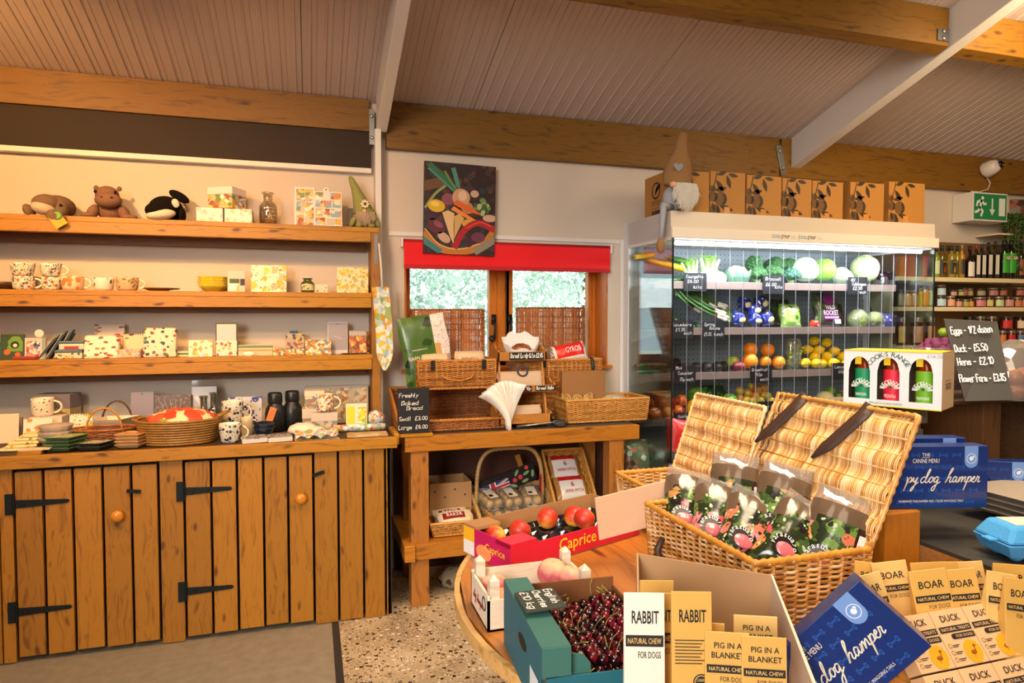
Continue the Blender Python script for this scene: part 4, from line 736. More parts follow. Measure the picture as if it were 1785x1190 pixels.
for (px, Yc, rx, ry, h, hh, hw, lb, ma) in ((182, 3.58, .145, .085, .07, .105, .075, 'small brown willow trug basket with arched handle near the front of the counter', BRW), (205, 3.83, .09, .06, .06, .12, .07, 'dark handled little basket standing behind cream square bowls', wick('#5a3418', '#2d180a'))):
 t = thing('handled_basket', lb, 'basket', (at(px, 760, Y=Yc).x, Yc, ZT + .001)); part(t, 'basket_body', [ma], lambda m: rbasket(m, rx * .9, ry * .9, h, 1.1, 11, 26), smooth=1); part(t, 'rim', [ma], lambda m: rrim(m, rx, ry, h, .0055), smooth=1); arch(t, hw, hh, h - .01, HON if Yc < 3.7 else ma)
GR1 = mat('#5d7d58', .3, coat=.4, name='green_glaze'); SPK = blobs('#b9b487', ['#55653a', '#3d4a30'], 140, .35, name='speckled_glaze')
sqdish('tapas_dish', 'green edged square dish with speckled centre, %s of the stack', 'dish', (at(115, 780, Y=3.43).x, 3.435, ZT + .0008), .075, 4, .0155, .018, GR1, SPK, 45 - 20, W4)
sqdish('tapas_dish', 'dark blue-grey patterned square dish, %s of the pair at the front', 'dish', (at(168, 780, Y=3.42).x, 3.42, ZT + .0008), .068, 2, .0155, .018, mat('#3d4440', .3, coat=.4, name='dark_glaze'), blobs('#c9bfa0', ['#2d3a3a', '#3d4a30'], 110, .4, name='speckled_glaze'), 45 - 20, ['bottom', 'top'])
sqdish('tapas_dish', 'orange cream square dish, %s of the stack left of the rope basket', 'dish', (at(233, 776, Y=3.43).x, 3.43, ZT + .0008), .068, 4, .0155, .018, mat('#d9b07a', .3, coat=.4, name='cream_glaze'), mat('#d99a4a', .3, coat=.4, name='orange_glaze'), 45 - 15, W4)
sqdish('tapas_dish', 'single blue and white square dish behind the orange dishes', 'dish', (at(240, 757, Y=3.6).x, 3.62, ZT + .0008), .06, 1, .016, .03, mat('#4a5c74', .3, name='blue_glaze'), blobs('#d9d6cc', ['#2d3a55'], 130, .35, name='blue_pattern'), 45, ['%s'])
pack('list_pad', 'lilac-grey notepad with tiny red figure leaning behind the rope basket', 'notepad', 226, 267, 683, ZT, 3.82, .01, mat('#8a7f8a', .35, name='lilac_card'), 5, deco=lambda t, fr, w, h: (part(t, 'small_figure', [mat('#a02a24')], lambda m: m.flat(fr, [(w * .62, h * .16), (w * .72, h * .16), (w * .69, h * .26), (w * .65, h * .26)])), part(t, 'hole', [M_black], lambda m: m.disc(fr, w * .5, h * .94, .003))))
def foil(t, fr, w, h): part(t, 'film_creases', [mat('#cdbfae', .12, coat=.6, name='film')], lambda m: [m.ribbon(fr, smooth2([(w * (.1 + .16 * k), h * .9), (w * (.3 + .1 * k), h * .5), (w * (.15 + .2 * k), h * .12)]), .0016, .0012) for k in range(5)])
pack('wrapped_pack', 'clear wrapped brown patterned napkin pack behind the rope basket', 'napkins', 268, 332, 689, ZT, 3.80, .03, blobs('#5d4636', ['#7d6450', '#8d765f'], 60, .4, name='brown_print', rough=.25), 4, deco=foil)
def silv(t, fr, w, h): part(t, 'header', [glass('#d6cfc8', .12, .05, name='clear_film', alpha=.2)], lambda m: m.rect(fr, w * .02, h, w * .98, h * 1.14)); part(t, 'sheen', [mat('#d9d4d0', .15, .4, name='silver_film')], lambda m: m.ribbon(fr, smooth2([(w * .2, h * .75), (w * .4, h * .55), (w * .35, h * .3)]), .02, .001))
pack('wrapped_pack', 'silver film pack with clear header behind the two flasks', 'packet', 333, 377, 674, ZT, 3.83, .02, mat('#a39c98', .25, .4, name='silver_film'), 4, deco=silv)
# coiled rope basket with a fruit print cloth
c = at(311, 779, Y=3.46); t = thing('rope_basket', 'round coiled seagrass basket at the front of the counter', 'basket', (c.x, 3.505, ZT + .001))
RP = wick('#9a6c30', '#6a4418', c3='#b98c48', name='seagrass')
part(t, 'coil', [RP], lambda m: [m.tube([((.155 + .035 * (v := i / 10)) * math.cos(q), (.115 + .03 * v) * math.sin(q), .006 + .0118 * i) for q in np.linspace(0, 6.283, 90, endpoint=False)], .0068 * (1 + .18 * np.cos(np.arange(90) * PI)), 6, closed=True, N=np.array([0., 0, 1])) for i in range(10)] + [m.lathe([(0, 0), (.15, 0), (.15, .006), (0, .006)], 24, sy=.75, cap=False)], smooth=1)
part(t, 'handle', [RP], lambda m: [m.tube([(s * (.17 + .03 * math.sin(a)), .05 * math.cos(a), .118) for a in np.linspace(0, PI, 10)], .006, 6) for s in (-1,)], smooth=1)
part(t, 'handle', [RP], lambda m: m.tube([(.17 + .05 * math.sin(a), .05 * math.cos(a), .12 + .02 * math.sin(a)) for a in np.linspace(0, PI, 10)], .006, 6), smooth=1)
f = MB(); f.ell((0, 0, 0), (.155, .10, .058), 26, noise=.10); solo(f, 'fruit_print_cloth', blobs('#ecd9a8', ['#d9442a', '#e05a3a', '#e0644a', '#8a9a3a', '#d94a30'], 18, .62, name='fruit_print'), 'crumpled cloth with red strawberries heaped in the rope basket', 'cloth', smooth=1, loc=(c.x + .012, 3.505, ZT + .125))
bpy.data.objects['fruit_print_cloth'].location.z = ZT + .105
t = flask('clear glass flask with a thin neck, front one of the pair on counter', 355, 690, ZT, 3.66, .052, SMK, .32, .45); t = flask('clear glass flask with a thin neck, rear one of the pair on counter', 372, 684, ZT, 3.79, .05, SMK, .32, .45)
BLU = blobs('#dcd3c0', ['#2a3352', '#3a4468', '#222a44'], 42, .33, name='blue_motif_glaze', cols2=['#2a3352'], s2=90, th2=.24)
mug('cream mug with navy circle pattern, raised one standing on a small jar', 386, 424, 699, .955, 3.63, BLU, flare=1.15, hz=BLU)
f = MB(); f.lathe([(.03, 0), (.036, .004), (.036, .05), (.03, .055), (0, .055)], 18); solo(f, 'storage_jar', mat('#a89a80', .4), 'small stone coloured jar underneath the raised navy mug', 'jar', smooth=1, loc=(at(405, 740, Y=3.63).x, 3.63, ZT + .001))
mug('cream mug with navy circle pattern at the very front edge of counter', 381, 420, 738, ZT, 3.43, BLU, flare=1.2, hz=BLU)
t = mug('tiny cream jug with black striped handle between the navy mugs and blue bowls', 420, 441, 727, ZT, 3.60, mat('#cbb994', .35), flare=1.0, name='jug', cat='jug', hz=blobs('#d9cfc0', ['#1d1a1c'], 90, .5, name='striped_glaze'))
DELF = blobs('#d0ccd4', ['#2b3270', '#3a428a', '#4a5290'], 26, .44, name='delft_print', cols2=['#e6e2e4', '#2b3270'], s2=70, th2=.26)
pack('tile_picture', 'blue and white floral tile pack standing behind navy mugs', 'tile', 397, 456, 692, ZT, 3.78, .02, DELF, 4)
GLT = blobs('#15161a', ['#8d9096', '#b9bcc0', '#5d6066'], 190, .16, rough=.35, name='glittered_black')
for k, (px, pt, Yc, lb) in enumerate(((480, 683, 3.70, 'sparkly black glittered bottle with the orange tag, left of the pair'), (510, 680, 3.74, 'sparkly black glittered bottle without tag, right of the pair'))):
 h = at(px, pt, Y=Yc).z - ZT; t = thing('decorative_bottle', lb, 'bottle', (at(px, 745, Y=Yc).x, Yc, ZT + .001)); r = .052
 part(t, 'vessel', [GLT], lambda m: m.lathe([(r * .9, 0), (r, .008), (r, h * .45), (r * .92, h * .58), (r * .66, h * .68), (r * .66, h * .72), (0, h * .72)], 24), smooth=1); part(t, 'stopper', [GLT], lambda m: m.lathe([(r * .7, h * .72), (r * .73, h * .74), (r * .7, h * .94), (r * .6, h * .985), (0, h)], 24), smooth=1)
 if k == 0: part(t, 'tag', [mat('#d9771c', .5), mat('#7a3a0c')], lambda m: (m.plate((-.045, -.062, h * .3), (-.012, -.064, h * .26), (.012, -.058, h * .60), (-.02, -.056, h * .66), .002), [m.ribbon(Fr((-.045, -.0625, h * .3), (.95, -.05, -.1), (.35, .06, .9)), [(.008, .02 + .012 * j), (.026, .02 + .012 * j)], .0016, .001, 1) for j in range(4)]), label='orange paper price tag')
bowlstack('ink_blue_bowl', 'small navy scalloped bowl, %s of the stacked pair', 'bowl', (at(460, 755, Y=3.52).x, 3.52, ZT + .001), .052, 2, .02, .05, mat('#1d2738', .25, coat=.5, name='navy_glaze'), wave=lambda a, z: .04 * math.cos(a * 10))
CST = blobs('#a09a98', ['#3a3640', '#4a4450', '#d0cac4'], 60, .46, name='coaster_print')
for k, (p, q, lb) in enumerate(((421, 465, 'boxed coaster set with dark print lying by the front navy mug'), (466, 508, 'boxed coaster set with dark print lying by the head scarf'))):
 a, b = at(p, 766, Y=3.40).x, at(q, 766, Y=3.40).x; t = thing('coaster_set', lb, 'coasters', ((a + b) / 2, 3.41, ZT + .001), rz=R(8)); part(t, 'box', [mat('#d9d0c4', .4)], lambda m: m.box(-(b - a) / 2, (b - a) / 2, -.05, .05, 0, .02), bevel=.001); part(t, 'printed_top', [CST], lambda m: m.box(-(b - a) / 2 + .001, (b - a) / 2 - .001, -.049, .049, .02, .024))
PB = patch(['#b5a48a', '#d9c9a8', '#8d8a80', '#a8784a', '#c4b494', '#7d8a94', '#d0bd98'], 50, name='printed_houses', chaos=.3)
def frm(t, fr, w, h): part(t, 'print', [PB], lambda m: [m.rect(fr, w * a, h * b, w * c, h * d) for a, b, c, d in ((.25, .55, .45, .92), (.47, .5, .68, .93), (.72, .55, .97, .93), (.68, .1, .97, .48), (.05, .1, .3, .45), (.33, .1, .62, .45))])
pack('canvas_picture', 'wide grey canvas print with small village scenes at back of counter', 'picture', 532, 642, 672, ZT, 3.86, .02, mat('#b3a593', .5), 3, deco=frm)
for p, q, pt, Y, d, lb in ((527, 556, 713, 3.66, .09, 'cream lidded gift box half hidden at left of the mug pile'), (543, 588, 720, 3.60, .09, 'cream lidded gift box with seaside picture under the house mug')):
 pack('gift_box', lb, 'gift box', p, q, pt, ZT, Y, d, PB, 0, deco=lambda t, fr, w, h: part(t, 'lid', [mat('#cfbfae', .5)], lambda m: m.box(-w / 2 - .002, w / 2 + .002, -.002, d + .002, h * .55, h + .002), bevel=.002))
zt = at(565, 720, Y=3.60).z; zu = at(545, 713, Y=3.66).z
pack('gift_box', 'upper cream lidded box with terrace picture stacked by the house mug', 'gift box', 531, 565, 682, max(zt, zu) + .003, 3.66, .09, PB, 0, deco=lambda t, fr, w, h: part(t, 'lid', [mat('#dccdb9', .5)], lambda m: m.box(-w / 2 - .002, w / 2 + .002, -.002, .092, h * .7, h + .002), bevel=.002))
mug('white straight mug printed with coloured houses on a cream gift box', 551, 582, 687, zt + .004, 3.632, patch(['#eee2cc', '#c98a3a', '#8d8a94', '#eee2cc', '#a8663a', '#eee2cc', '#e0a83a'], 85, name='printed_houses', chaos=.1), flare=1.0)
f = MB(); f.ell((0, 0, .03), (.075, .045, .034), 20, noise=.14); f.ell((.06, -.01, .022), (.05, .04, .024), 16, noise=.12); solo(f, 'head_scarf', blobs('#e3d6c0', ['#8d7f5a', '#b9a88a', '#6a5c40'], 14, .2, name='scarf_print'), 'crumpled cream head scarf lying at the counter front', 'scarf', smooth=1, loc=(at(528, 752, Y=3.50).x, 3.52, ZT))
TT = patch(['#efe6d8', '#b9c4c4', '#d9a53a', '#c9685a', '#efe6d8', '#8fae8a', '#efe6d8', '#a8b8c0'], 60, name='printed_tea_towel', chaos=.25)
f = MB(); n, k = 16, 8
gx = [[(-.105 + .21 * i / n, -.06 + .12 * j / k, .008 + .018 * abs(math.sin(i * .7 + j * .5)) + .012 * (j / k)) for i in range(n + 1)] for j in range(k + 1)]
f.add([p for r_ in gx for p in r_], [(j * (n + 1) + i, j * (n + 1) + i + 1, (j + 1) * (n + 1) + i + 1, (j + 1) * (n + 1) + i) for j in range(k) for i in range(n)])
f.add([(p[0], p[1], 0) for r_ in gx for p in r_], [(j * (n + 1) + i, (j + 1) * (n + 1) + i, (j + 1) * (n + 1) + i + 1, j * (n + 1) + i + 1) for j in range(k) for i in range(n)])
o = solo(f, 'tea_towel', TT, 'crumpled tea towel printed with beach huts at the counter front', 'tea towel', smooth=1, loc=(at(552, 762, Y=3.4).x, 3.41, ZT)); o.rotation_euler = (0, 0, R(5))
def fold(t, fr, w, h): part(t, 'printed_panels', [mat('#d4d02a'), patch(['#d4d02a', '#e6d95a', '#a8b42a', '#e9b23a', '#efe6b4'], 60, name='lemon_tree_print')], lambda m: (m.rect(fr, w * .04, h * .06, w * .42, h * .9), m.rect(fr, w * .56, h * .06, w * .97, h * .86, .0006, 1)))
pack('card_packet', 'white packet with two lime green panels leaning at right end of counter', 'card packet', 603, 640, 704, ZT, 3.62, .015, mat('#e6ddc8', .4), 8, deco=fold)
f = MB(); f.tube([(-.13, 0, .019), (-.05, .0, .02), (.05, 0, .02), (.13, 0, .019)], [.018, .02, .02, .018], 12); solo(f, 'rolled_tea_towel', TT, 'rolled tea towel lying in front of the lime green packet', 'tea towel', smooth=1, loc=(at(628, 745, Y=3.56).x, 3.56, ZT))
f = MB(); f.ell((0, 0, .045), (.05, .05, .046), 16, noise=.1); solo(f, 'wrapped_cloth', TT, 'loose folded printed cloth beside the shelf upright on counter', 'cloth', smooth=1, loc=(at(655, 722, Y=3.66).x, 3.68, ZT))
f = MB(); f.box(-.1, .1, -.045, .045, 0, .014); o = solo(f, 'serving_board', patch(['#c9a878', '#b98f5a', '#d0b488'], 30, name='board_print'), 'flat printed wooden board at the right front corner of counter', 'board', loc=(at(640, 757, Y=3.40).x, 3.405, ZT + .001), bevel=.003)
f = MB(); f.box(-.09, .06, -.04, .04, 0, .006); o = solo(f, 'envelope', mat('#8d7468', .5), 'flat mauve card envelope lying between navy bowls and scarf', 'envelope', loc=(at(485, 755, Y=3.52).x + .03, 3.55, ZT + .001))
# apron hanging from the shelf end
t = thing('apron', 'folded white apron printed with village pictures hanging by the shelf end', 'apron', (at(666, 570, Y=3.73).x, 3.72, at(666, 645, Y=3.73).z))
def apr(m):
 n = 14; H = at(666, 500, Y=3.73).z - at(666, 645, Y=3.73).z; f_, b_ = [], []
 for i in range(n + 1):
  u = i / n; wv = .045 * (1 if u > .2 else math.sqrt(max(.03, u / .2))); cx = .008 * math.sin(u * 3) - .012 * u
  for j in range(7): s = j / 6 * 2 - 1; f_.append((cx + s * wv + .012 * (1 - u), -.012 - .012 * math.cos(s * 5 + u * 2), u * H))
 g = [(a, b + .02, c) for a, b, c in f_]; q = [(i * 7 + j, i * 7 + j + 1, (i + 1) * 7 + j + 1, (i + 1) * 7 + j) for i in range(n) for j in range(6)]; N = len(f_)
 m.add(f_ + g, q + [tuple(N + x for x in z[::-1]) for z in q] + [(i * 7, (i + 1) * 7, N + (i + 1) * 7, N + i * 7) for i in range(n)] + [((i + 1) * 7 + 6, i * 7 + 6, N + i * 7 + 6, N + (i + 1) * 7 + 6) for i in range(n)] + [(n * 7 + j, n * 7 + j + 1, N + n * 7 + j + 1, N + n * 7 + j) for j in range(6)])
part(t, 'cloth', [patch(['#eee4d4', '#a8c0c0', '#e0b83a', '#eee4d4', '#8fae6a', '#d99a3a', '#eee4d4', '#b9ccd0'], 38, name='printed_apron', chaos=.3)], apr, smooth=1)
Ht = at(666, 500, Y=3.73).z - at(666, 645, Y=3.73).z
part(t, 'neck_strap', [mat('#e2dad0', .7)], lambda m: m.tube([(.0, -.012, Ht - .005), (-.004, -.006, Ht + .1), (-.014, .012, Ht + .24)], .006, 6), smooth=1)
# ---------------------------------------------------------------- bread table under the window
TZ = .886; TY = 3.37
TPX = wood('#b8741e', '#8e5412', 'X', 1.4, .45, name='pine'); TPZ = wood('#b0702a', '#8a5016', 'Z', 1.4, .5, name='pine'); tb = thing('wooden_table', 'rustic pine table with dark slate top and lower shelf under the window', 'table', (1.1, 3.64, 0))
f = MB(); f.box(.46, 1.775, TY + .01, 3.9, TZ - .012, TZ); build(f, 'slate_top', mat('#3a3632', .5, bump=.1, name='dark_lino', var=.15, bs=15), tb, world=1)
f = MB(); f.box(.455, 1.78, TY, TY + .045, .808, TZ + .002); f.box(.455, .5, TY + .046, 3.9, .82, TZ - .013); f.box(1.735, 1.78, TY + .046, 3.9, .82, TZ - .013); f.box(.5, 1.735, 3.87, 3.9, .82, TZ - .013); build(f, 'apron_rail', TPX, tb, bevel=.003, world=1)
for x0, x1, y0, y1 in ((.485, .578, TY + .012, TY + .1), (1.6, 1.69, TY + .012, TY + .1), (.5, .58, 3.8, 3.88), (1.62, 1.7, 3.8, 3.88)):
 f = MB(); f.box(x0, x1, y0, y1, 0, .807); build(f, 'leg', TPZ, tb, bevel=.003, world=1)
f = MB(); f.box(.5, 1.72, TY - .012, TY + .012, .25, .332); f.box(.445, .5, TY - .03, 3.9, .25, .335); build(f, 'lower_rail', TPX, tb, bevel=.003, world=1)
f = MB(); [f.box(.501, 1.72, TY + .013 + .13 * k, TY + .137 + .13 * k, .31, .332) for k in range(4)]; build(f, 'lower_shelf', TPX, tb, bevel=.002, world=1)
f = MB(); f.box(.46, 1.93, 3.91, 3.945, .0, .8); solo(f, 'back_panel', mat('#4a2412', .6, name='dark_stained_board'), 'dark red-brown boarding on the wall behind the bread table', 'panel')
LSZ = .333
def corners(w, d, z, ins): return [(-w / 2 + ins, ins, z), (w / 2 - ins, ins, z), (w / 2 - ins, d - ins, z), (-w / 2 + ins, d - ins, z)]
def wbasket(name, label, cat, loc, w, d, h, m, taper=.01, hf=None, hl=None, r=.0032, sp=.028, rimr=.0075, rz=0, rot=None, group=None, base=True, seg=4, rimm=None, opening=None):
 """woven basket, front edge on local y=0; hf = lower front edge"""
 t = thing(name, label, cat, loc, rz=rz, group=group, rot=rot); b = corners(w, d, rimr * .85 + .001, taper); hf = hf or h
 q = corners(w, d, h, 0); q[0] = (q[0][0], q[0][1], hf); q[1] = (q[1][0], q[1][1], hf)
 mb = MB()
 for i in range(4):
  j = (i + 1) % 4; L = (Vector(b[j]) - Vector(b[i])).length; mb.weave(b[i], b[j], q[j], q[i], max(3, int(max(q[i][2], q[j][2]) / (r * 1.8))), max(3, int(L / sp)), r, r * 1.25, seg)
 for p, s in zip(b, q): mb.tube([p, (Vector(p) + Vector(s)) / 2, s], r * 1.7, 6)
 build(mb, 'woven_sides', m, t, True)
 mb = MB(); mb.rim(q, rimr); build(mb, 'rim', rimm or m, t, True)
 mb = MB(); mb.rim(b, rimr * .8); mb.box(-w / 2 + taper, w / 2 - taper, taper, d - taper, .002, .008); build(mb, 'base', m, t)
 return t
def wlid(t, bl, br, tr, tl, m, rows, bands, r=.003, rim=.006, name='lid', handles=True, amp=None, frac=1.0):
 """hamper lid: rods run up the lid over and under the cross canes"""
 mb = MB(); mb.weave(tl, bl, br, tr, rows, bands, r, amp or r * 1.1, 4, flip='pairs', stake=r * 1.3); mb.rim([bl, br, tr, tl], rim); o = build(mb, name, m, t, True); return o
# long low bread hamper and the basket on top of it
HON2 = wick('#bf7a30', '#7a4316', c3='#d39a4a'); 
xl, xr = .437, at(883, 735, Y=3.48).x
wbasket('bread_basket', 'long low-fronted willow bread basket on the left of the slate table top', 'basket', ((xl + xr) / 2, 3.475, TZ + .001), xr - xl, .40, .2, wick('#a5622c', '#5d2c10', c3='#b9783a'), .012, hf=.06, rimm=HON2, rimr=.009)
xa, xb = at(729, 650, Y=3.60).x, at(864, 650, Y=3.60).x; z0 = TZ + .205; h = at(800, 630, Y=3.60).z - z0
t = wbasket('wicker_hamper', 'honey willow hamper stacked on the low bread basket and full of wrapped bread', 'hamper', ((xa + xb) / 2, 3.60, z0 + .005), xb - xa, .25, h, HON2, .004, rimr=.008)
for px in (754, 843):
 x = at(px, 640, Y=3.60).x - (xa + xb) / 2; part(t, 'clasp', [mat('#17120e', .5, name='dark_leather')], lambda m: (m.box(x - .011, x + .011, -.014, -.004, h - .05, h + .004), m.ell((x, -.016, h - .035), (.006, .004, .006), 8)), bevel=.002)
part(t, 'front_handle', [HON2], lambda m: m.tube([(.085 * math.cos(a), -.012 - .012 * math.sin(a), h * .52 - .03 * math.sin(a)) for a in np.linspace(0, PI, 16)], .005, 6), smooth=1)
LIDM = wick('#b0642a', '#6f3512', c3='#c07a38')
def seglid(t, px0, px1, pt, pb, Yt, Yb):
 M = MW[t.name].inverted(); a = [M @ p for p in (at(px0, pb, Y=Yb), at(px1, pb, Y=Yb), at(px1, pt, Y=Yt), at(px0, pt, Y=Yt))]; wlid(t, *a, LIDM, 88, 9, .0026, .007, amp=.004)
seglid(t, 716, 843, 540, 632, 4.03, 3.87)
x0, x1 = at(903, 640, Y=3.70).x, at(1048, 640, Y=3.70).x; zt = at(1000, 627, Y=3.70).z
t = wbasket('wicker_hamper', 'honey willow hamper behind the bread stand holding the red flatbread pack', 'hamper', ((x0 + x1) / 2, 3.70, TZ + .001), x1 - x0, .22, zt - TZ, HON2, .004, rimr=.008); seglid(t, 901, 1018, 537, 628, 4.03, 3.92)
x = at(1031, 640, Y=3.70).x - (x0 + x1) / 2; H = zt - TZ; part(t, 'strap', [mat('#17120e', .5, name='dark_leather')], lambda m: m.tube([(x - .004, .01, H + .008), (x, -.012, H), (x + .004, -.016, H - .05), (x + .006, -.014, H - .075)], [.009, .01, .01, .006], 6))
x = at(948, 640, Y=3.70).x - (x0 + x1) / 2; part(t, 'clasp', [mat('#17120e', .5, name='dark_leather')], lambda m: m.box(x - .011, x + .011, -.014, -.004, H - .04, H), bevel=.002)
# wrapped breads in the hampers
FILM = glass('#f3efe8', .1, .06, name='clear_film', alpha=.10)
def pillow(t, name, mats, w, h, d, fn=None, noise=.06, wr=.012, o=0.0):
 """soft bag: thick in the middle, flat crimped edges; stands on z=0 facing -y"""
 mb = MB(); n, k = 16, 12; fr_, bk = [], []; rs_ = np.random.RandomState(int(w * 9973 + h * 7919) % 9999)
 for j in range(k + 1):
  for i in range(n + 1):
   u, v = i / n * 2 - 1, j / k * 2 - 1; th = d / 2 * max(0, (1 - abs(u) ** 2.6) * (1 - abs(v) ** 2.6)) ** .55; wq = (rs_.rand() - .5) * wr * (th > 0)
   ed = 1 + noise * .5 * math.sin(7 * u + 5 * v) * (abs(u) > .8 or abs(v) > .8); fr_.append((u * w / 2 * ed, -th - .0012 - abs(wq) * .6 + o, (v + 1) * h / 2)); bk.append((u * w / 2 * ed, th + .0012 + o, (v + 1) * h / 2))
 N = len(fr_); q = [(j * (n + 1) + i, j * (n + 1) + i + 1, (j + 1) * (n + 1) + i + 1, (j + 1) * (n + 1) + i) for j in range(k) for i in range(n)]
 f_ = q + [tuple(N + x for x in z[::-1]) for z in q]; mi = []
 mb.add(fr_ + bk, f_)
 if fn: mb.mi = [fn((z[0] % (n + 1) + .5) / n, (z[0] // (n + 1) + .5) / k, True) for z in q] + [fn((z[0] % (n + 1) + .5) / n, (z[0] // (n + 1) + .5) / k, False) for z in q]
 return build(mb, name, mats, t, True)
zr = z0 + h
a, b = at(706, 548, Y=3.66), at(790, 548, Y=3.66); t = thing('bread_packet', 'tall green packet of flatbreads with white lettering leaning in the left hamper', 'packet', ((a.x + b.x) / 2 + .02, 3.69, z0 + .02), rot=(R(-5), R(-9), 0))
NW = b.x - a.x; NH = a.z - z0 - .02
pillow(t, 'printed_bag', [blobs('#4a6a2c', ['#5d7d3a', '#2f4a1c', '#1d2a14'], 14, .4, rough=.25, name='green_print'), blobs('#e9dcd4', ['#d9a8a0', '#efe6e0'], 90, .4, rough=.3, name='gingham_print'), mat('#c99a5a', .6, name='flatbread')], NW, NH, .05, lambda u, v, fr: 0 if u < .70 else (2 if (.2 < v < .62 and u < .82) else 1))
part(t, 'lettering', [mat('#efe9dc')], lambda m: (m.text(Fr((-NW / 2, -.030, 0), (1, 0, 0)), 'NAAN BREADS', NW * .38, NH * .42, .022, NW * .56), m.text(Fr((-NW / 2, -.030, 0), (1, 0, 0)), 'HANDMADE', NW * .36, NH * .53, .008, NW * .32), m.disc(Fr((-NW / 2, -.028, 0), (1, 0, 0)), NW * .82, NH * .86, .016, 0)))
def rollbag(label, px, py, Y, z, w, h, d, rz, col, txt, film=True):
 t = thing('bread_roll_packet', label, 'packet', (at(px, py, Y=Y).x, Y, z), rot=(R(-12), 0, R(rz))); pillow(t, 'bag', [mat('#d9bd94', .4, name='printed_bag'), mat(col, .35, name='printed_bag'), FILM], w, h, d, lambda u, v, fr: 1 if v < .3 and u < .8 else 2 if u > .85 else 0)
 part(t, 'lettering', [mat('#7a1a1c'), mat('#efe6d6')], lambda m: (m.text(Fr((0, -d / 2 - .012, 0), (1, 0, 0)), txt[0], -w * .12, h * .55, h * .16, w * .5), m.text(Fr((0, -d / 2 - .012, 0), (1, 0, 0)), txt[1], -w * .12, h * .3, h * .13, w * .5, m=1)))
rollbag('cream and maroon wrapped rolls at the front left of the left hamper', 760, 625, 3.665, zr - .055, .17, .1, .06, -4, '#8a1f24', ('BAKER 4 ROLLS', 'OVEN FRESH'))
rollbag('shiny cream wrapped rolls at the front right of the left hamper', 822, 625, 3.675, zr - .055, .19, .11, .065, 6, '#c9a878', ('BAKER 4 ROLLS', 'BAKED HERE'))
t = thing('flatbread_packet', 'shiny red flatbread packet lying on top of the right hamper', 'packet', (at(990, 622, Y=3.80).x, 3.80, zt - .025), rot=(R(-20), R(-10), 0))
pillow(t, 'bag', [mat('#e02a20', .25, name='printed_bag'), mat('#e9d9c9', .3, name='printed_bag'), FILM], .27, .12, .07, lambda u, v, fr: 0 if v > .25 and .25 < u < .95 else (2 if u < .2 else 1)); part(t, 'lettering', [mat('#f2e6dc')], lambda m: m.text(Fr((0, -.047, 0), (1, 0, 0)), 'GYROS', .04, .07, .034, .1, rot=.0))
# tiered wooden bread stand
st = thing('bread_stand', 'three tier sloping wooden bread stand with chalk price strips', 'stand', (at(915, 735, Y=3.52).x, 3.5, TZ + .001)); X_ = MW[st.name].translation.x
tw = wood('#c07f36', '#9a5f22', 'X', 1.2, .45, False, name='plywood'); tiers = []
for pl, pr, pt, pb, Y, dp in ((868, 953, 613, 628, 3.60, .12), (862, 968, 672, 683, 3.53, .14), (870, 962, 722, 738, 3.47, .17)):
 xa_, xb_ = at(pl, pt, Y=Y).x, at(pr, pt, Y=Y).x; zt_, zb_ = at(915, pt, Y=Y).z, at(915, pb, Y=Y).z; zb_ = max(zb_, TZ + .003); tiers.append((xa_, xb_, zt_, zb_, Y, dp))
 f = MB(); f.box(xa_, xb_, Y, Y + .01, zb_, zt_); f.box(xa_, xb_, Y + .01, Y + dp, zb_, zb_ + .008); f.box(xa_, xb_, Y + dp, Y + dp + .008, zb_, zt_ + .02)
 for x in (xa_, xb_ - .01): f.prism(Fr((x, Y, zb_), (0, -1, 0), (0, 0, 1)), [(0, 0), (0, zt_ - zb_ + .012), (-dp * .35, zt_ - zb_ + .012), (-dp * .6, zt_ - zb_ + .035), (-dp, zt_ - zb_ + .035), (-dp, 0)], .01)
 build(f, 'tray', tw, st, bevel=.001, world=1)
for x0_, x1_ in ((tiers[0][0] + .012, tiers[2][0] + .012), (tiers[0][1] - .022, tiers[2][1] - .022)):
 f = MB(); f.hexa([(x1_, 3.50, TZ + .003), (x1_ + .012, 3.50, TZ + .003), (x1_ + .012, 3.53, TZ + .003), (x1_, 3.53, TZ + .003)], [(x0_, 3.64, tiers[0][3]), (x0_ + .012, 3.64, tiers[0][3]), (x0_ + .012, 3.67, tiers[0][3]), (x0_, 3.67, tiers[0][3])]); build(f, 'upright', tw, st, bevel=.001, world=1)
CHB = mat('#17151a', .6, name='chalkboard'); CHK = mat('#e9e6e0', .8, name='chalk')
def strip(k, pl, pr, txt):
 xa_, xb_, zt_, zb_, Y, dp = tiers[k]; x0_, x1_ = at(pl, 620, Y=Y).x, at(pr, 620, Y=Y).x; f = MB(); f.box(x0_, x1_, Y - .0025, Y - .0003, zb_ + .004, zt_ - .003); o = build(f, 'price_strip', CHB, st, world=1); MW[o.name] = MW[st.name]
 f = MB(); hh = zt_ - zb_; f.hand(Fr((x0_, Y - .003, zb_), (1, 0, 0)), txt, .006, hh * .32, hh * .5, .17, wid=x1_ - x0_ - .012); build(f, 'lettering', CHK, o, world=1)
strip(0, 888, 948, 'Dorset Lardy Cake £2.45'); strip(1, 885, 927, 'White Rolls 90p'); strip(1, 933, 967, 'Harvest Rolls')
xa_, xb_, zt_, zb_, Y, dp = tiers[0]
t = thing('lardy_cake', 'sticky brown fruit bun wrapped in crumpled white paper on the top tier', 'cake', ((xa_ + xb_) / 2 + .01, Y + .065, zb_ + .01))
f = MB(); f.ell((0, 0, .045), (.062, .045, .04), 22, noise=.16); build(f, 'bun', blobs('#8a4a22', ['#6b3010', '#a8683a', '#c98a5a'], 60, .45, rough=.3, name='baked_crust'), t, True)
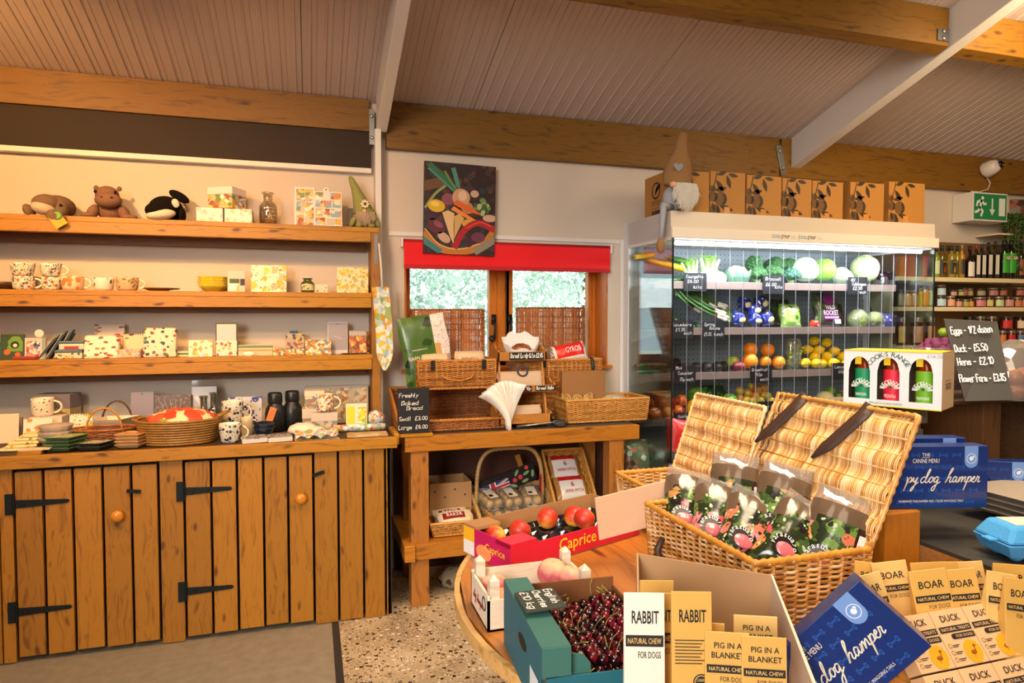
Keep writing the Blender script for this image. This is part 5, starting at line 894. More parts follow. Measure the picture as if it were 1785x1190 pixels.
def paper(m):
 n = 26; v = []
 for z, r in ((.0, .06), (.05, .088), (.11, .105), (.15, .112)):
  for i in range(n): a = 2 * PI * i / n; q = r * (1 + .05 * math.sin(i * 1.2) + .04 * math.sin(i * 2.9)); fr_ = .5 + .5 * math.sin(a); v.append((q * math.cos(a), q * math.sin(a) * .5, z * (.35 + .65 * fr_) + (.010 * math.sin(i * 1.7) if z > .06 else 0)))
 m.add(v, [(k * n + i, k * n + (i + 1) % n, (k + 1) * n + (i + 1) % n, (k + 1) * n + i) for k in range(3) for i in range(n)])
part(t, 'paper_wrap', [mat('#ece6e0', .6, name='greaseproof_paper')], paper, smooth=1)
for k, (lb, dz, hh) in enumerate((('folded beige paper bread bag with a round stamp on the middle tier', 0, .105), ('plain beige paper bag on the bottom tier of the bread stand', 0, .085))):
 xa_, xb_, zt_, zb_, Y, dp = tiers[1 + k]; t = thing('paper_bag', lb, 'paper bag', ((xa_ + xb_) / 2, Y + .07, zb_ + .009), rot=(R(-18), 0, 0)); pillow(t, 'bag', [mat('#c9a98a', .7, name='kraft_paper')], (xb_ - xa_) * .78, hh, .03)
 if k == 0: part(t, 'stamp', [mat('#2a2438')], lambda m: (m.ring(Fr((0, -.019, 0), (1, 0, 0)), .01, .1, .035, .012), m.arc(Fr((0, -.0195, 0), (1, 0, 0)), 'MOORISH', .01, .1, .029, .009, PI * .9, PI * .1)))
# fan of white paper bags, tongs, chalkboard
t = thing('paper_bag_bundle', 'fanned bundle of white paper bags standing at the table front beside tongs', 'paper bags', (at(888, 744, Y=3.42).x, 3.425, TZ + .001))
for k in range(9):
 u = k / 8; a0 = -.62 + .8 * u; L = .27 - .03 * abs(u - .6); m = MB(); n = 8; v = []; w_ = .045 + .03 * (k == 8) + .02 * (k < 2)
 for i in range(n + 1):
  s = i / n; ang = a0 * s ** .8; cx = math.sin(ang) * L * s; cz = math.cos(ang) * L * s; ww = w_ * (.25 + .75 * s) if k < 8 else w_ * (.3 + .9 * s)
  for e in (-1, 1): v.append((cx + e * ww * .5 * math.cos(ang), (u - .5) * .03 - e * .015 * s + .035 * (s - .3) * (k == 8) * -1, max(.0, cz - e * ww * .5 * math.sin(ang))))
 m.add(v, [(2 * i, 2 * i + 1, 2 * i + 3, 2 * i + 2) for i in range(n)]); o = build(m, 'bag', mat('#e9dccb' if k % 2 else '#efe8e0', .7, name='white_paper'), t, True); sd = o.modifiers.new('paper', 'SOLIDIFY'); sd.thickness = .0016
t = thing('serving_tongs', 'steel tongs with black perforated heads lying at the front of the bread table', 'tongs', (at(940, 736, Y=3.46).x, 3.46, TZ + .001), rz=R(-3))
for s in (0, 1):
 part(t, 'arm', [mat('#b5ada0', .3, .9, name='steel')], lambda m: m.tube([(-.13, 0, .008 + .004 * s), (-.03, .01 - .028 * s, .012 + .008 * s), (.08, .03 - .052 * s, .016 + .012 * s)], .0055, 8), smooth=1); y = .03 - .055 * s
 part(t, 'head', [mat('#14130f', .5, name='black_nylon')], lambda m: m.ell((.115, y, .019), (.045, .012, .0185), 14), smooth=1); part(t, 'head_hole', [mat('#8d8678', .6)], lambda m: [m.disc(Fr((.115, y - .0122, .019), (1, 0, 0)), -.02 + .012 * (i % 4), -.007 + .008 * (i // 4), .0022, .0006, n=8) for i in range(11)])
a, b = at(693, 752, Y=3.385), at(748, 675, Y=3.385); t = thing('chalkboard', 'small black chalkboard with bread prices standing on a wooden foot at table corner', 'chalkboard', ((a.x + b.x) / 2, 3.375, TZ + .003)); W_ = b.x - a.x; H_ = b.z - TZ - .003
part(t, 'foot', [M_pine_x], lambda m: m.box(-W_ / 2, W_ / 2 + .015, -.012, .04, 0, .014), bevel=.001); part(t, 'board', [CHB], lambda m: m.box(-W_ / 2, W_ / 2, .006, .012, .0145, H_), bevel=.002)
fr = Fr((-W_ / 2, .005, .014), (1, 0, 0)); HB = H_ - .014
part(t, 'lettering', [CHK], lambda m: [m.hand(fr, s_, W_ * x, HB * y, HB * .085, .13, wid=W_ * wd) for s_, x, y, wd in (('Freshly', .05, .80, .62), ('Baked', .12, .63, .55), ('Bread', .28, .52, .52), ('Small  £3.00', .05, .29, .9), ('Large  £4.00', .03, .1, .92))])
# open basket at the right end of the table
xa, xb = at(988, 735, Y=3.5).x, at(1131, 735, Y=3.5).x; zr = at(1060, 696, Y=3.5).z; zz = TZ + .003; BK = min(3.88, at(1082, 660, z=zr).y)
HON3 = wick('#c98a3a', '#8a5420', c3='#dca555')
wbasket('bread_basket', 'square honey wicker tray basket at the right end holding a raffia bowl', 'basket', ((xa + xb) / 2, 3.5, zz), xb - xa, min(.25, BK - 3.5), zr - zz, HON3, .01, r=.0034, sp=.024, rimr=.008)
RAF = wick('#d0a860', '#a87a34', c3='#dcbc80', name='raffia')
t = thing('raffia_bowl', 'pale raffia bowl with scalloped petal rim sitting in the right hand basket', 'bowl', (at(1008, 690, Y=3.60).x, 3.62, zz + .055))
part(t, 'bowl', [RAF], lambda m: [m.tube([((.055 + .0045 * i) * math.cos(q), (.045 + .0036 * i) * math.sin(q), .004 + .0075 * i) for q in np.linspace(0, 6.283, 40, endpoint=False)], .0045, 5, closed=True, N=np.array([0., 0, 1])) for i in range(9)], smooth=1)
for k in range(9):
 a = 2 * PI * k / 9 + .2; part(t, 'petal', [RAF], lambda m: (m.M.__class__, [m.tube([(0.092 * math.cos(a) + (-math.sin(a)) * r_ * math.cos(q) + .02 * math.cos(a) * (1 + math.sin(q)) * .4, .075 * math.sin(a) + math.cos(a) * r_ * math.cos(q) + .02 * math.sin(a) * (1 + math.sin(q)) * .4, .072 + r_ * 1.1 * math.sin(q)) for q in np.linspace(0, 6.283, 18, endpoint=False)], .0036, 5, closed=True) for r_ in (.028, .021, .014, .007)])  if False else [m.tube([(0.092 * math.cos(a) - math.sin(a) * r_ * math.cos(q), .075 * math.sin(a) + math.cos(a) * r_ * math.cos(q), .074 + r_ * 1.1 * math.sin(q)) for q in np.linspace(0, 6.283, 18, endpoint=False)], .0036, 5, closed=True) for r_ in (.028, .021, .014, .007)], smooth=1)
t = thing('bread_packet', 'clear film packet with yellow and white print inside the right hand basket', 'packet', (at(1078, 690, Y=3.56).x, 3.6, zz + .06), rot=(R(-60), 0, R(-8))); pillow(t, 'bag', [mat('#b9a88a', .2, name='film_bag', coat=.4), mat('#d9b52a', .3), mat('#e6e0d8', .25)], .2, .13, .06, lambda u, v, fr: 1 if .35 < u < .5 and v < .5 else 2 if .5 < u < .8 and v < .6 else 0)
f = MB(); f.box(-.14, .14, 0, .03, 0, at(1020, 646, Y=3.66).z - TZ - .002); solo(f, 'cardboard_sheet', mat('#9a6a3a', .8, name='cardboard'), 'plain brown cardboard sheet standing between right basket and hamper', 'cardboard', loc=(at(1018, 660, Y=3.66).x, 3.662, TZ + .001))
# --- lower shelf of the table
KRAFT = mat('#b78a5a', .8, bump=.1, bs=60, name='cardboard')
a, b = at(749, 860, Y=3.66), at(822, 838, Y=3.66); t = thing('cardboard_box', 'open brown cardboard box with round air holes on the lower shelf', 'box', ((a.x + b.x) / 2, 3.66, LSZ + .001)); W_, H_ = b.x - a.x, b.z - LSZ - .002
part(t, 'carton', [KRAFT], lambda m: (m.box(-W_ / 2, W_ / 2, 0, .004, 0, H_), m.box(-W_ / 2, -W_ / 2 + .004, .004, .2, 0, H_), m.box(W_ / 2 - .004, W_ / 2, .004, .2, 0, H_), m.box(-W_ / 2, W_ / 2, .2, .204, 0, H_), m.box(-W_ / 2, W_ / 2, .004, .2, 0, .004)))
part(t, 'air_hole', [M_black], lambda m: [m.disc(Fr((-W_ / 2, 0, 0), (1, 0, 0)), W_ * x, H_ * y, .005) for x, y in ((.12, .8), (.36, .65), (.6, .83), (.84, .68))])
f = MB(); f.box(-.015, .015, 0, .02, 0, .012); 
a, b = at(758, 948, Y=3.41), at(861, 905, Y=3.41); zr = b.z
t = wbasket('bread_basket', 'small honey wicker basket holding baker packets on the lower shelf', 'basket', ((a.x + b.x) / 2 - .012, 3.41, LSZ + .002), b.x - a.x + .02, .26, zr - LSZ, HON3, .022, r=.003, sp=.022, rimr=.007)
for k in range(2):
 t = thing('bread_roll_packet', 'cream packet with maroon baker banner, %s one in the lower wicker basket' % ('rear', 'front')[k], 'packet', ((a.x + b.x) / 2 - .03 + .01 * k, 3.55 - .06 * k, LSZ + .035), rot=(R(-55), 0, R(6))); pillow(t, 'bag', [mat('#dcc8a8', .35, name='printed_bag'), mat('#8a1c20', .35, name='printed_bag'), FILM], .2, .1, .05, lambda u, v, fr: 1 if .3 < v < .75 and .1 < u < .75 else 0); part(t, 'lettering', [mat('#efe6d6')], lambda m: m.text(Fr((0, -.037, 0), (1, 0, 0)), 'BAKER', -.012, .052, .02, .09))
# large handled basket
a, b = at(838, 915, Y=3.50), at(972, 850, Y=3.50); W_ = b.x - a.x
CAN = wick('#b9935a', '#7a5426', c3='#d0b07a', name='cane')
t = wbasket('handled_basket', 'large pale cane basket with tall wrapped arch handle on the lower shelf', 'basket', ((a.x + b.x) / 2, 3.5, LSZ + .002), W_, .26, .17, CAN, .02, hf=.05, r=.0055, sp=.05, rimr=.012)
zh = at(890, 781, Y=3.66).z - LSZ; part(t, 'arch_handle', [CAN], lambda m: m.tube([(.5 * (W_ - .05) * (1 if math.cos(q) > 0 else -1) * abs(math.cos(q)) ** .45 - .01, .16, .06 + (zh - .06) * math.sin(q) ** .55) for q in np.linspace(.0, PI, 90)], .012 * (1 + .12 * np.cos(np.arange(90) * PI)), 8, N=np.array([0., 1, 0])), smooth=1)
part(t, 'ribbon', [mat('#b5242c')], lambda m: m.box(W_ / 2 - .05, W_ / 2 - .044, .145, .175, .12, .24))
EGG = mat('#d9c49a', .5, name='pale_crust'); BX = [FILM, EGG, grad(['#d9c49a', '#d9b46a', '#c98a2a'], [.3, .6, .9], 2, 0, .05, name='golden_top'), mat('#1c1815', .5), mat('#e6dcc6', .5)]
def eggbox(label, x, y, z, rz, tilt):
 t = thing('plastic_carton', label, 'carton', (x, y, z), rot=(R(tilt), 0, R(rz))); t.scale = (1.25,) * 3; e = MB()
 for i in range(2):
  for j in range(3): e.ell((-.022 + .044 * i, .025 + .04 * j, .021), (.019, .018, .021), 12)
 build(e, 'contents', BX[2], t, True); m = MB(); m.box(-.046, .046, 0, .13, .0, .047); build(m, 'clear_lid', FILM, t, bevel=.008)
 part(t, 'label', [BX[4], BX[3]], lambda m: (m.box(-.02, .024, .03, .11, .0475, .0485), m.box(-.015, .004, .04, .06, .0486, .049, 1)))
cx, cz = (a.x + b.x) / 2, LSZ + .06
for k, (dx, dy, dz, rz) in enumerate(((-.13, .02, 0, 6), (-.02, .02, 0, -4), (.09, .02, 0, -10), (-.12, .04, .066, 14), (-.01, .035, .066, 8), (.10, .04, .066, -6))):
 eggbox('clear plastic carton of round golden-topped buns in the cane basket, %s' % ('bottom left', 'bottom middle', 'bottom right', 'upper left', 'upper middle', 'upper right')[k], cx + dx, 3.52 + dy, cz + dz - .045 + .0 * k, rz, 12)
a, b = at(838, 848, Y=3.7), at(935, 812, Y=3.7); t = thing('fruit_carton', 'black carton with a union flag and cherry print leaning in the cane basket', 'box', ((a.x + b.x) / 2, 3.70, a.z - .03), rot=(R(-8), R(-17), 0)); W_ = b.x - a.x + .03; h2 = .10
part(t, 'carton', [mat('#121014', .4)], lambda m: m.box(-W_ / 2, W_ / 2, 0, .02, 0, h2))
def flag(m):
 fr = Fr((-W_ / 2, 0, 0), (1, 0, 0)); w1, h1 = W_ * .55, h2 * .7; m.rect(fr, 0, 0, w1, h1, .0005, 0)
 for s in (1, -1):
  for wd, o_, c_ in ((.018, .0008, 1), (.007, .001, 2)): m.flat(fr, [(0, h1 / 2 - s * (h1 / 2 - wd / 2) + 0), (wd * .6, h1 / 2 - s * h1 / 2), (w1, h1 / 2 + s * (h1 / 2 - wd / 2)), (w1 - wd * .6, h1 / 2 + s * h1 / 2)][::s], o_, c_)
 m.rect(fr, w1 * .40, 0, w1 * .60, h1, .0012, 1); m.rect(fr, 0, h1 * .33, w1, h1 * .67, .0013, 1); m.rect(fr, w1 * .44, 0, w1 * .56, h1, .0015, 2); m.rect(fr, 0, h1 * .40, w1, h1 * .6, .0016, 2)
part(t, 'union_flag', [mat('#1d2a6a'), mat('#e6e0dc'), mat('#b51c28')], flag)
def cherries(m):
 fr = Fr((-W_ / 2, 0, 0), (1, 0, 0)); m.disc(fr, W_ * .64, h2 * .38, .014, .001, 0); m.disc(fr, W_ * .74, h2 * .45, .014, .001, 0); m.disc(fr, W_ * .88, h2 * .85, .012, .001, 0)
 for x, y, r_ in ((.70, .75, .8), (.85, .55, .3), (.6, .1, 2.6), (.95, .4, 1.2), (.8, .15, .1)): m.flat(fr, [(W_ * x + .022 * math.cos(q) * math.cos(r_) - .009 * math.sin(q) * math.sin(r_), h2 * y + .022 * math.cos(q) * math.sin(r_) + .009 * math.sin(q) * math.cos(r_)) for q in np.linspace(0, 6.0, 12)], .0011, 1)
part(t, 'cherry_print', [mat('#c9343a'), mat('#7d9a6a')], cherries)
part(t, 'corner_post', [M_pine_z], lambda m: m.box(W_ * .28, W_ * .36, .021, .04, .02, .17), bevel=.001)
# tilted pitta basket
a = at(1006, 892, Y=3.46); t = wbasket('bread_basket', 'oblong wicker basket tipped up to show pitta packets on the lower shelf', 'basket', (a.x + .02, 3.58, LSZ + .03), .26, .36, .09, HON3, .012, r=.0032, sp=.024, rimr=.008, rot=(R(50), R(0), R(0)))
pt_ = MW[t.name]
for k, (yy, zz_) in enumerate(((.2, .045), (.06, .05))):
 p = pt_ @ Vector((.0 + .012 * k, yy - .005, zz_ - .01)); t = thing('pitta_packet', 'white and red pitta bread packet, %s one in the tipped wicker basket' % ('upper', 'lower')[k], 'packet', p, rot=(R(50 - 90), 0, R(0)))
 pillow(t, 'bag', [mat('#e6dfd9', .25, name='printed_bag'), mat('#c9201c', .25, name='printed_bag'), mat('#a8783a', .3, name='film_bag')], .2, .15, .05, lambda u, v, fr: 2 if u < .12 or u > .88 else 1 if v > .78 else 0)
 part(t, 'lettering', [mat('#b5201c')], lambda m: (m.text(Fr((0, -.037, 0), (1, 0, 0)), '6', 0, .082, .032), m.text(Fr((0, -.037, 0), (1, 0, 0)), 'GREEK PITTA', 0, .04, .018, .12)))
f = MB(); f.ell((0, 0, .05), (.11, .09, .055), 18, noise=.2); f.ell((.09, .02, .09), (.06, .07, .09), 16, noise=.2); solo(f, 'hessian_sack', blobs('#8d7a5e', ['#3a3028', '#6a5a44'], 20, .3, rough=.9, name='hessian'), 'slumped hessian sack on the floor under the bread table', 'sack', smooth=1, loc=(at(805, 1018, Y=3.5).x, 3.58, 0))
# ---------------------------------------------------------------- open chiller and its produce
FX0, FX1, FY, FB = 1.95, 3.88, 3.33, 3.92; SFY = 3.57
SZ = {'A': 1.70, 'B': 1.418, 'C': 1.142, 'D': .868, 'E': .58}
fg = thing('display_fridge', 'white open-front chiller with lit shelves of fruit and vegetables', 'fridge', (2.9, 3.6, 0))
ENA = mat('#dcdcdd', .3, coat=.3, name='white_enamel'); ALU = mat('#c9cdd2', .35, .6, name='brushed_aluminium'); GRYM = mat('#7d858c', .4, .3, name='grey_metal')
def perf():
 m, nt, b = _new('perforated_steel'); L = nt.links.new; tc = nd(nt, 'ShaderNodeTexCoord'); sc = nd(nt, 'ShaderNodeVectorMath', operation='MULTIPLY', i_1=(30., 0, 30.)); L(tc.outputs['Object'], sc.inputs[0])
 fr = nd(nt, 'ShaderNodeVectorMath', operation='FRACTION'); L(sc.outputs[0], fr.inputs[0]); ds = nd(nt, 'ShaderNodeVectorMath', operation='DISTANCE', i_1=(.5, 0, .5)); L(fr.outputs[0], ds.inputs[0])
 lt = nd(nt, 'ShaderNodeMath', operation='LESS_THAN', i_1=.12); L(ds.outputs['Value'], lt.inputs[0]); mi = nd(nt, 'ShaderNodeMix', data_type='RGBA'); L(lt.outputs[0], mi.inputs[0]); mi.inputs[6].default_value = hx('#7f878c'); mi.inputs[7].default_value = hx('#16181a')
 L(mi.outputs[2], b.inputs['Base Color']); b.inputs['Roughness'].default_value = .45; return m
f = MB(); f.box(FX0 + .01, FX1 - .01, FY + .07, FB, .0, .52, 0); f.box(FX0 + .01, FX1 - .01, FY + .02, FY + .07, .0, .585, 0); build(f, 'base_cabinet', GRYM, fg, bevel=.004, world=1)
f = MB(); f.box(FX0 + .02, FX1 - .02, FB - .03, FB, .52, 1.95); build(f, 'back_panel', perf(), fg, world=1)
f = MB(); f.box(FX0 + .03, FX1 - .03, FY + .07, FB - .03, .52, .535); build(f, 'well_floor', ALU, fg, world=1)
f = MB(); f.prism(Fr((FX1, 0, 0), (0, 1, 0)), [(FY + .012, 2.10), (FY + .006, 2.006), (FY + .006, 1.95), (FB, 1.95), (FB, 2.10)], FX1 - FX0, 0, 0); build(f, 'canopy', mat('#d3c6b4', .35, name='cream_enamel'), fg, bevel=.004, world=1)
f = MB(); f.box(FX0 - .002, FX1 + .012, FY - .012, FY + .006, 1.944, 2.006); lip = build(f, 'canopy_lip', mat('#ece2d2', .3, name='white_enamel'), fg, bevel=.004, world=1); MW[lip.name] = MW[fg.name]
for side, x0, x1 in (('left', FX0, FX0 + .02), ('right', FX1 - .02, FX1)):
 f = MB(); f.box(x0, x1, 3.86, FB + .02, .0, 2.10); f.box(x0, x1, FY + .015, 3.86, 1.935, 2.10); f.hexa([(x0, FY + .015, 0), (x1, FY + .015, 0), (x1, 3.86, 0), (x0, 3.86, 0)], [(x0, FY + .015, .585), (x1, FY + .015, .585), (x1, 3.86, .50), (x0, 3.86, .50)])
 build(f, 'side_panel', ENA, fg, bevel=.003, world=1)
 f = MB(); f.box((x0 + x1) / 2 - .003, (x0 + x1) / 2 + .003, FY + .004, 3.865, .50, 1.945); build(f, 'side_window', glass('#eef4f2', .10 if side == 'left' else .04, .02), fg, world=1)
 f = MB(); f.box((x0 + x1) / 2 - .004, (x0 + x1) / 2 + .004, FY - .002, FY + .004, .585, 1.944); build(f, 'glass_edge', mat('#10201c', .2, name='dark_glass_edge'), fg, world=1)
f = MB(); f.box(FX0 + .005, FX0 + .03, FY - .004, FY + .02, .0, .66); build(f, 'corner_post', ALU, fg, bevel=.002, world=1)
TUBE = mat('#e6f2ff', .4, emit=9, name='fluorescent_tube')
f = MB(); f.tube([(FX0 + .06, FY + .06, 1.925), (FX1 - .06, FY + .06, 1.925)], .013, 10); build(f, 'light_tube', TUBE, fg, True, world=1)
for i, x in enumerate((2.45, 3.35)): light('AREA', 'chiller_tube_light', (x, FY + .075, 1.905), (x, FY + .32, 1.2), 11, (.86, .94, 1), .85, .03)
RAIL = mat('#8d7a72', .35, .2, name='price_rail')
for k in 'ABCD':
 z = SZ[k]; f = MB(); f.box(FX0 + .022, FX1 - .07, SFY + .004, FB - .03, z - .012, z); b = build(f, 'shelf', mat('#c9cfd4', .35, .2, name='steel_shelf'), fg, world=1); MW[b.name] = MW[fg.name]
 f = MB(); f.box(FX0 + .022, FX1 - .07, SFY - .004, SFY + .003, z - .03, z + .016); build(f, 'price_rail', RAIL, b, bevel=.001, world=1)
 f = MB(); f.prism(Fr((FX0 + .034, 0, 0), (0, 1, 0)), [(SFY + .01, z - .03), (FB - .035, z - .085), (FB - .035, z - .013), (SFY + .01, z - .013)], .004); build(f, 'bracket', ENA, b, world=1)
 f = MB(); f.box(FX0 + .022, FX1 - .07, SFY + .001, SFY + .0035, z + .016, z + .05); build(f, 'clear_upstand', glass('#f2f4f4', .05), b, world=1)
def cool(m):
 fr = Fr((0, FY - .0125, 0), (1, 0, 0))
 for px in (1356, 1402):
  p = at(px, 413, Y=FY - .0125); x = p.x; z = 1.975; m.text(fr, 'COOL', x - .012, z, .019, .062, .0006, 0, .01); m.text(fr, '§', x + .028, z - .002, .026, .009, .0006, 1, .01); m.text(fr, 'TRIP', x + .058, z, .019, .05, .0006, 1, .01); m.rect(fr, x + .092, z - .008, x + .13, z - .006, .0006, 2); m.rect(fr, x + .092, z + .003, x + .125, z + .005, .0006, 2)
 m.rect(fr, at(1390, 413, Y=FY).x - .001, 1.95, at(1390, 413, Y=FY).x + .001, 2.0, .0006, 2)
f = MB(); cool(f); build(f, 'lettering', [mat('#1a8fb0'), mat('#2a2a2c'), mat('#a89f94')], lip, world=1)
# clear strip curtain
sc_ = thing('strip_curtain', 'curtain of clear plastic strips hanging across the chiller front', 'strip curtain', (2.9, FY + .03, .6))
PVC = glass('#f7f9fb', .012, .05, name='clear_pvc', fres=False); PVE = glass('#e9eef4', .05, .2, name='pvc_edge', alpha=.22, fres=False)
x = FX0 + .03; i = 0
while x < FX1 - .06:
 f = MB(); y = FY + .028 + .004 * (i % 2); f.box(x, x + .1, y, y + .0015, .6, 1.94); s_ = build(f, 'strip', PVC, sc_, world=1); MW[s_.name] = MW[sc_.name]
 f = MB(); f.box(x - .0012, x + .0018, y - .001, y + .0025, .6, 1.94); build(f, 'strip_edge', PVE, s_, world=1); x += .0935; i += 1
# chalk price cards clipped to the rails
def card(lab, p0, p1, pt, pb, lines, hang=.012):
 Y = SFY - .012; a, b = at(p0, pb, Y=Y), at(p1, pt, Y=Y); W_, H_ = b.x - a.x, b.z - a.z; t = thing('price_card', lab, 'price card', ((a.x + b.x) / 2, Y, a.z))
 part(t, 'card', [mat('#17161c', .5, name='slate_card')], lambda m: m.box(-W_ / 2, W_ / 2, 0, .003, 0, H_)); part(t, 'lettering', [CHK], lambda m: [m.hand(Fr((-W_ / 2, -.0002, 0), (1, 0, 0)), s_, W_ * x, H_ * y, H_ * .17, .1, wid=W_ * wd) for s_, x, y, wd in lines])
 part(t, 'clip', [glass('#f4f4f4', .1)], lambda m: m.box(-.006, .006, .0032, .0072, H_ * .4, H_ * .7))
card('slate price card reading Courgette on the top chiller shelf', 1192, 1232, 476, 507, (('Courgette', .1, .72, .75), ('£4.00', .15, .45, .5), ('kilo', .42, .15, .4)))
card('slate price card reading Broccoli on the top chiller shelf', 1330, 1368, 480, 512, (('Broccoli', .1, .72, .75), ('£6.00', .12, .42, .5), ('kilo', .55, .3, .35)))
card('slate price card for cabbages on the top chiller shelf', 1478, 1512, 483, 513, (('All', .14, .74, .25), ('Cabbages', .2, .52, .75), ('£2.30', .25, .27, .5), ('each', .6, .06, .35)))
card('slate price card reading Cucumbers on the second chiller shelf', 1167, 1209, 558, 590, (('Cucumbers', .08, .68, .85), ('£1.35', .25, .4, .42), ('each', .6, .22, .35)))
card('slate price card for spring onions on the second chiller shelf', 1225, 1263, 560, 592, (('Spring', .06, .76, .5), ('Onions', .3, .55, .5), ('£1.35  bunch', .06, .22, .88)))
card('slate price card for mini cucumbers on the third chiller shelf', 1175, 1213, 636, 669, (('Mini', .08, .78, .3), ('Cucumber', .18, .5, .7), ('75p each', .25, .15, .65)))
card('slate price card reading Grapefruit on the third chiller shelf', 1308, 1346, 637, 668, (('Grapefruit', .06, .7, .75), ('90p', .2, .42, .35), ('each', .45, .14, .38)))
card('slate price card reading Lemons behind the sauce gift box', 1450, 1488, 632, 662, (('Lemons', .12, .7, .6), ('60p', .3, .4, .3), ('each', .55, .12, .35)))
card('slate price card reading Apples on the fourth chiller shelf', 1177, 1212, 718, 748, (('Apples', .12, .7, .6), ('40p each', .2, .25, .7)))
card('slate price card reading Plums on the fourth chiller shelf', 1322, 1348, 699, 722, (('Plums', .15, .55, .6),))
# --- produce helpers: first of a kind is built, the rest are copies
PRO = {}
def proto(key, name, cat, fn):
 if key not in PRO:
  t = thing(name, '-', cat); fn(t); PRO[key] = [t, False]
 return PRO[key]
def place(key, label, px, py, Y, z=None, rot=(0, 0, 0), sc=1, group=None, base=0):
 """copy the thing so its middle shows at photo pixel (px, py); z fixes the height instead"""
 t, used = PRO[key]; p = at(px, py, Y=Y); p = Vector((p.x, Y, p.z if z is None else z))
 if not used: o = t; PRO[key][1] = True; o.location = p; o.rotation_euler = rot; o.scale = (sc,) * 3 if not isinstance(sc, tuple) else sc; o['label'] = label
 else: o = dup(t, p, rot=rot, sc=sc, label=label)
 if group: o['group'] = group
 return o
STEMM = mat('#5d6b2a', .6, name='stem')
def sphere_fruit(key, name, cat, r, m, n=18, dimple=.12, stem=None, stretch=1.0, nip=0, noise=0.0):
 def sh(x, y, z):
  q = math.hypot(x, y); k = 1 - dimple * math.exp(-q * q * 14) * (1 if z > 0 else .6); return (x, y, z * k * stretch + (nip * math.exp(-q * q * 30) * (1 if z > 0 else -1)))
 def fn(t):
  f = MB(); f.ell((0, 0, 0), (r, r, r), n, shape=sh, noise=noise); build(f, 'flesh', m, t, True)
  if stem == 'scar': part(t, 'stem_scar', [STEMM], lambda q: q.lathe([(r * .09, 0), (r * .05, r * .03), (0, r * .03)], 8, (0, 0, r * (1 - dimple) * stretch - r * .005)))
  if stem == 'stalk': part(t, 'stalk', [STEMM], lambda q: q.tube([(0, 0, r * .8), (r * .05, 0, r * 1.05), (r * .12, 0, r * 1.2)], r * .06, 6))
 proto(key, name, cat, fn)
def longveg(key, name, cat, L, r, m, cap, bend=.0, taper=.75, rib=0):
 def fn(t):
  n = 18; P = [(-L / 2 + L * i / n, bend * math.sin(PI * i / n), 0) for i in range(n + 1)]; rr = [r * min(1, math.sqrt(max(.02, 1 - ((i / n - .52) / .52) ** 8))) * (taper + (1 - taper) * i / n) for i in range(n + 1)]
  f = MB(); f.tube(P, rr, 14, N=np.array([0., 0, 1])); build(f, 'flesh', m, t, True)
  part(t, 'stalk_end', [cap], lambda q: q.tube([(-L / 2 - .012, 0, 0), (-L / 2 + .006, 0, 0)], [r * .3, r * .5], 6), smooth=1)
 proto(key, name, cat, fn)
longveg('ycour', 'courgette', 'courgette', .23, .021, mat('#e8a410', .3, coat=.3, name='yellow_skin'), mat('#6d7a2a', .6), .012)
longveg('gcour', 'courgette', 'courgette', .22, .021, blobs('#2d5a24', ['#4a7a34', '#1c4018'], 60, .35, rough=.3, name='green_skin'), mat('#8a9a5a', .6), .008)
place('ycour', 'yellow courgette at the front left of the top shelf', 1160, 461, 3.62, rot=(0, R(14), R(-25))); place('ycour', 'yellow courgette at the very back beside the chiller side window', 1122, 446, 3.78, rot=(0, R(-8), R(30)))
place('gcour', 'pale green courgette under the yellow one on the top shelf', 1166, 476, 3.62, z=SZ['A'] + .022, rot=(0, 0, R(-10)))
for k, (px, py, Y) in enumerate(((1182, 462, 3.70), (1180, 452, 3.76))): place('gcour', 'dark green courgette, %s of two piled behind the yellow courgette' % ('lower', 'upper')[k], px, py, Y, rot=(0, R(6), R(20)))
# fennel, cauliflower, broccoli, cabbages
def fennel(t):
 f = MB(); f.ell((0, 0, .045), (.052, .04, .05), 16); f.ell((.012, -.02, .035), (.035, .025, .036), 12); build(f, 'bulb', grad(['#e9efdf', '#f2f4ea', '#c9d9a8'], [.2, .6, 1], 2, 0, .1, name='fennel_skin', rough=.35), t, True)
 for k, (dx, tx) in enumerate(((-.03, -.055), (-.008, -.01), (.016, .03), (.034, .065))): part(t, 'stalk', [mat('#b9cf84', .4, name='fennel_stalk')], lambda q: q.tube([(dx, 0, .07), ((dx + tx) / 2, .0, .115), (tx, .0, .15)], [.014, .0105, .009], 8), smooth=1)
 rs_ = np.random.RandomState(3); part(t, 'fronds', [mat('#7fae3a', .6, name='frond')], lambda q: [q.tube([(.0 + .01 * rs_.randn(), .0, .1), (.02 * rs_.randn(), .01 * rs_.randn(), .14), (.035 * rs_.randn(), .015 * rs_.randn(), .17)], [.002, .0016, .0008], 4) for _ in range(40)])
proto('fen', 'fennel_bulb', 'fennel', fennel)
place('fen', 'leftmost white fennel bulb behind the courgette price card', 1207, 474, 3.68, z=SZ['A'], rot=(0, R(-10), 0)); place('fen', 'middle and largest white fennel bulb with feathery top', 1234, 470, 3.65, z=SZ['A'], rot=(0, R(3), 0), sc=1.1); place('fen', 'rightmost white fennel bulb lying on its side', 1264, 474, 3.66, z=SZ['A'] + .02, rot=(0, R(-62), R(-30)), sc=.95)
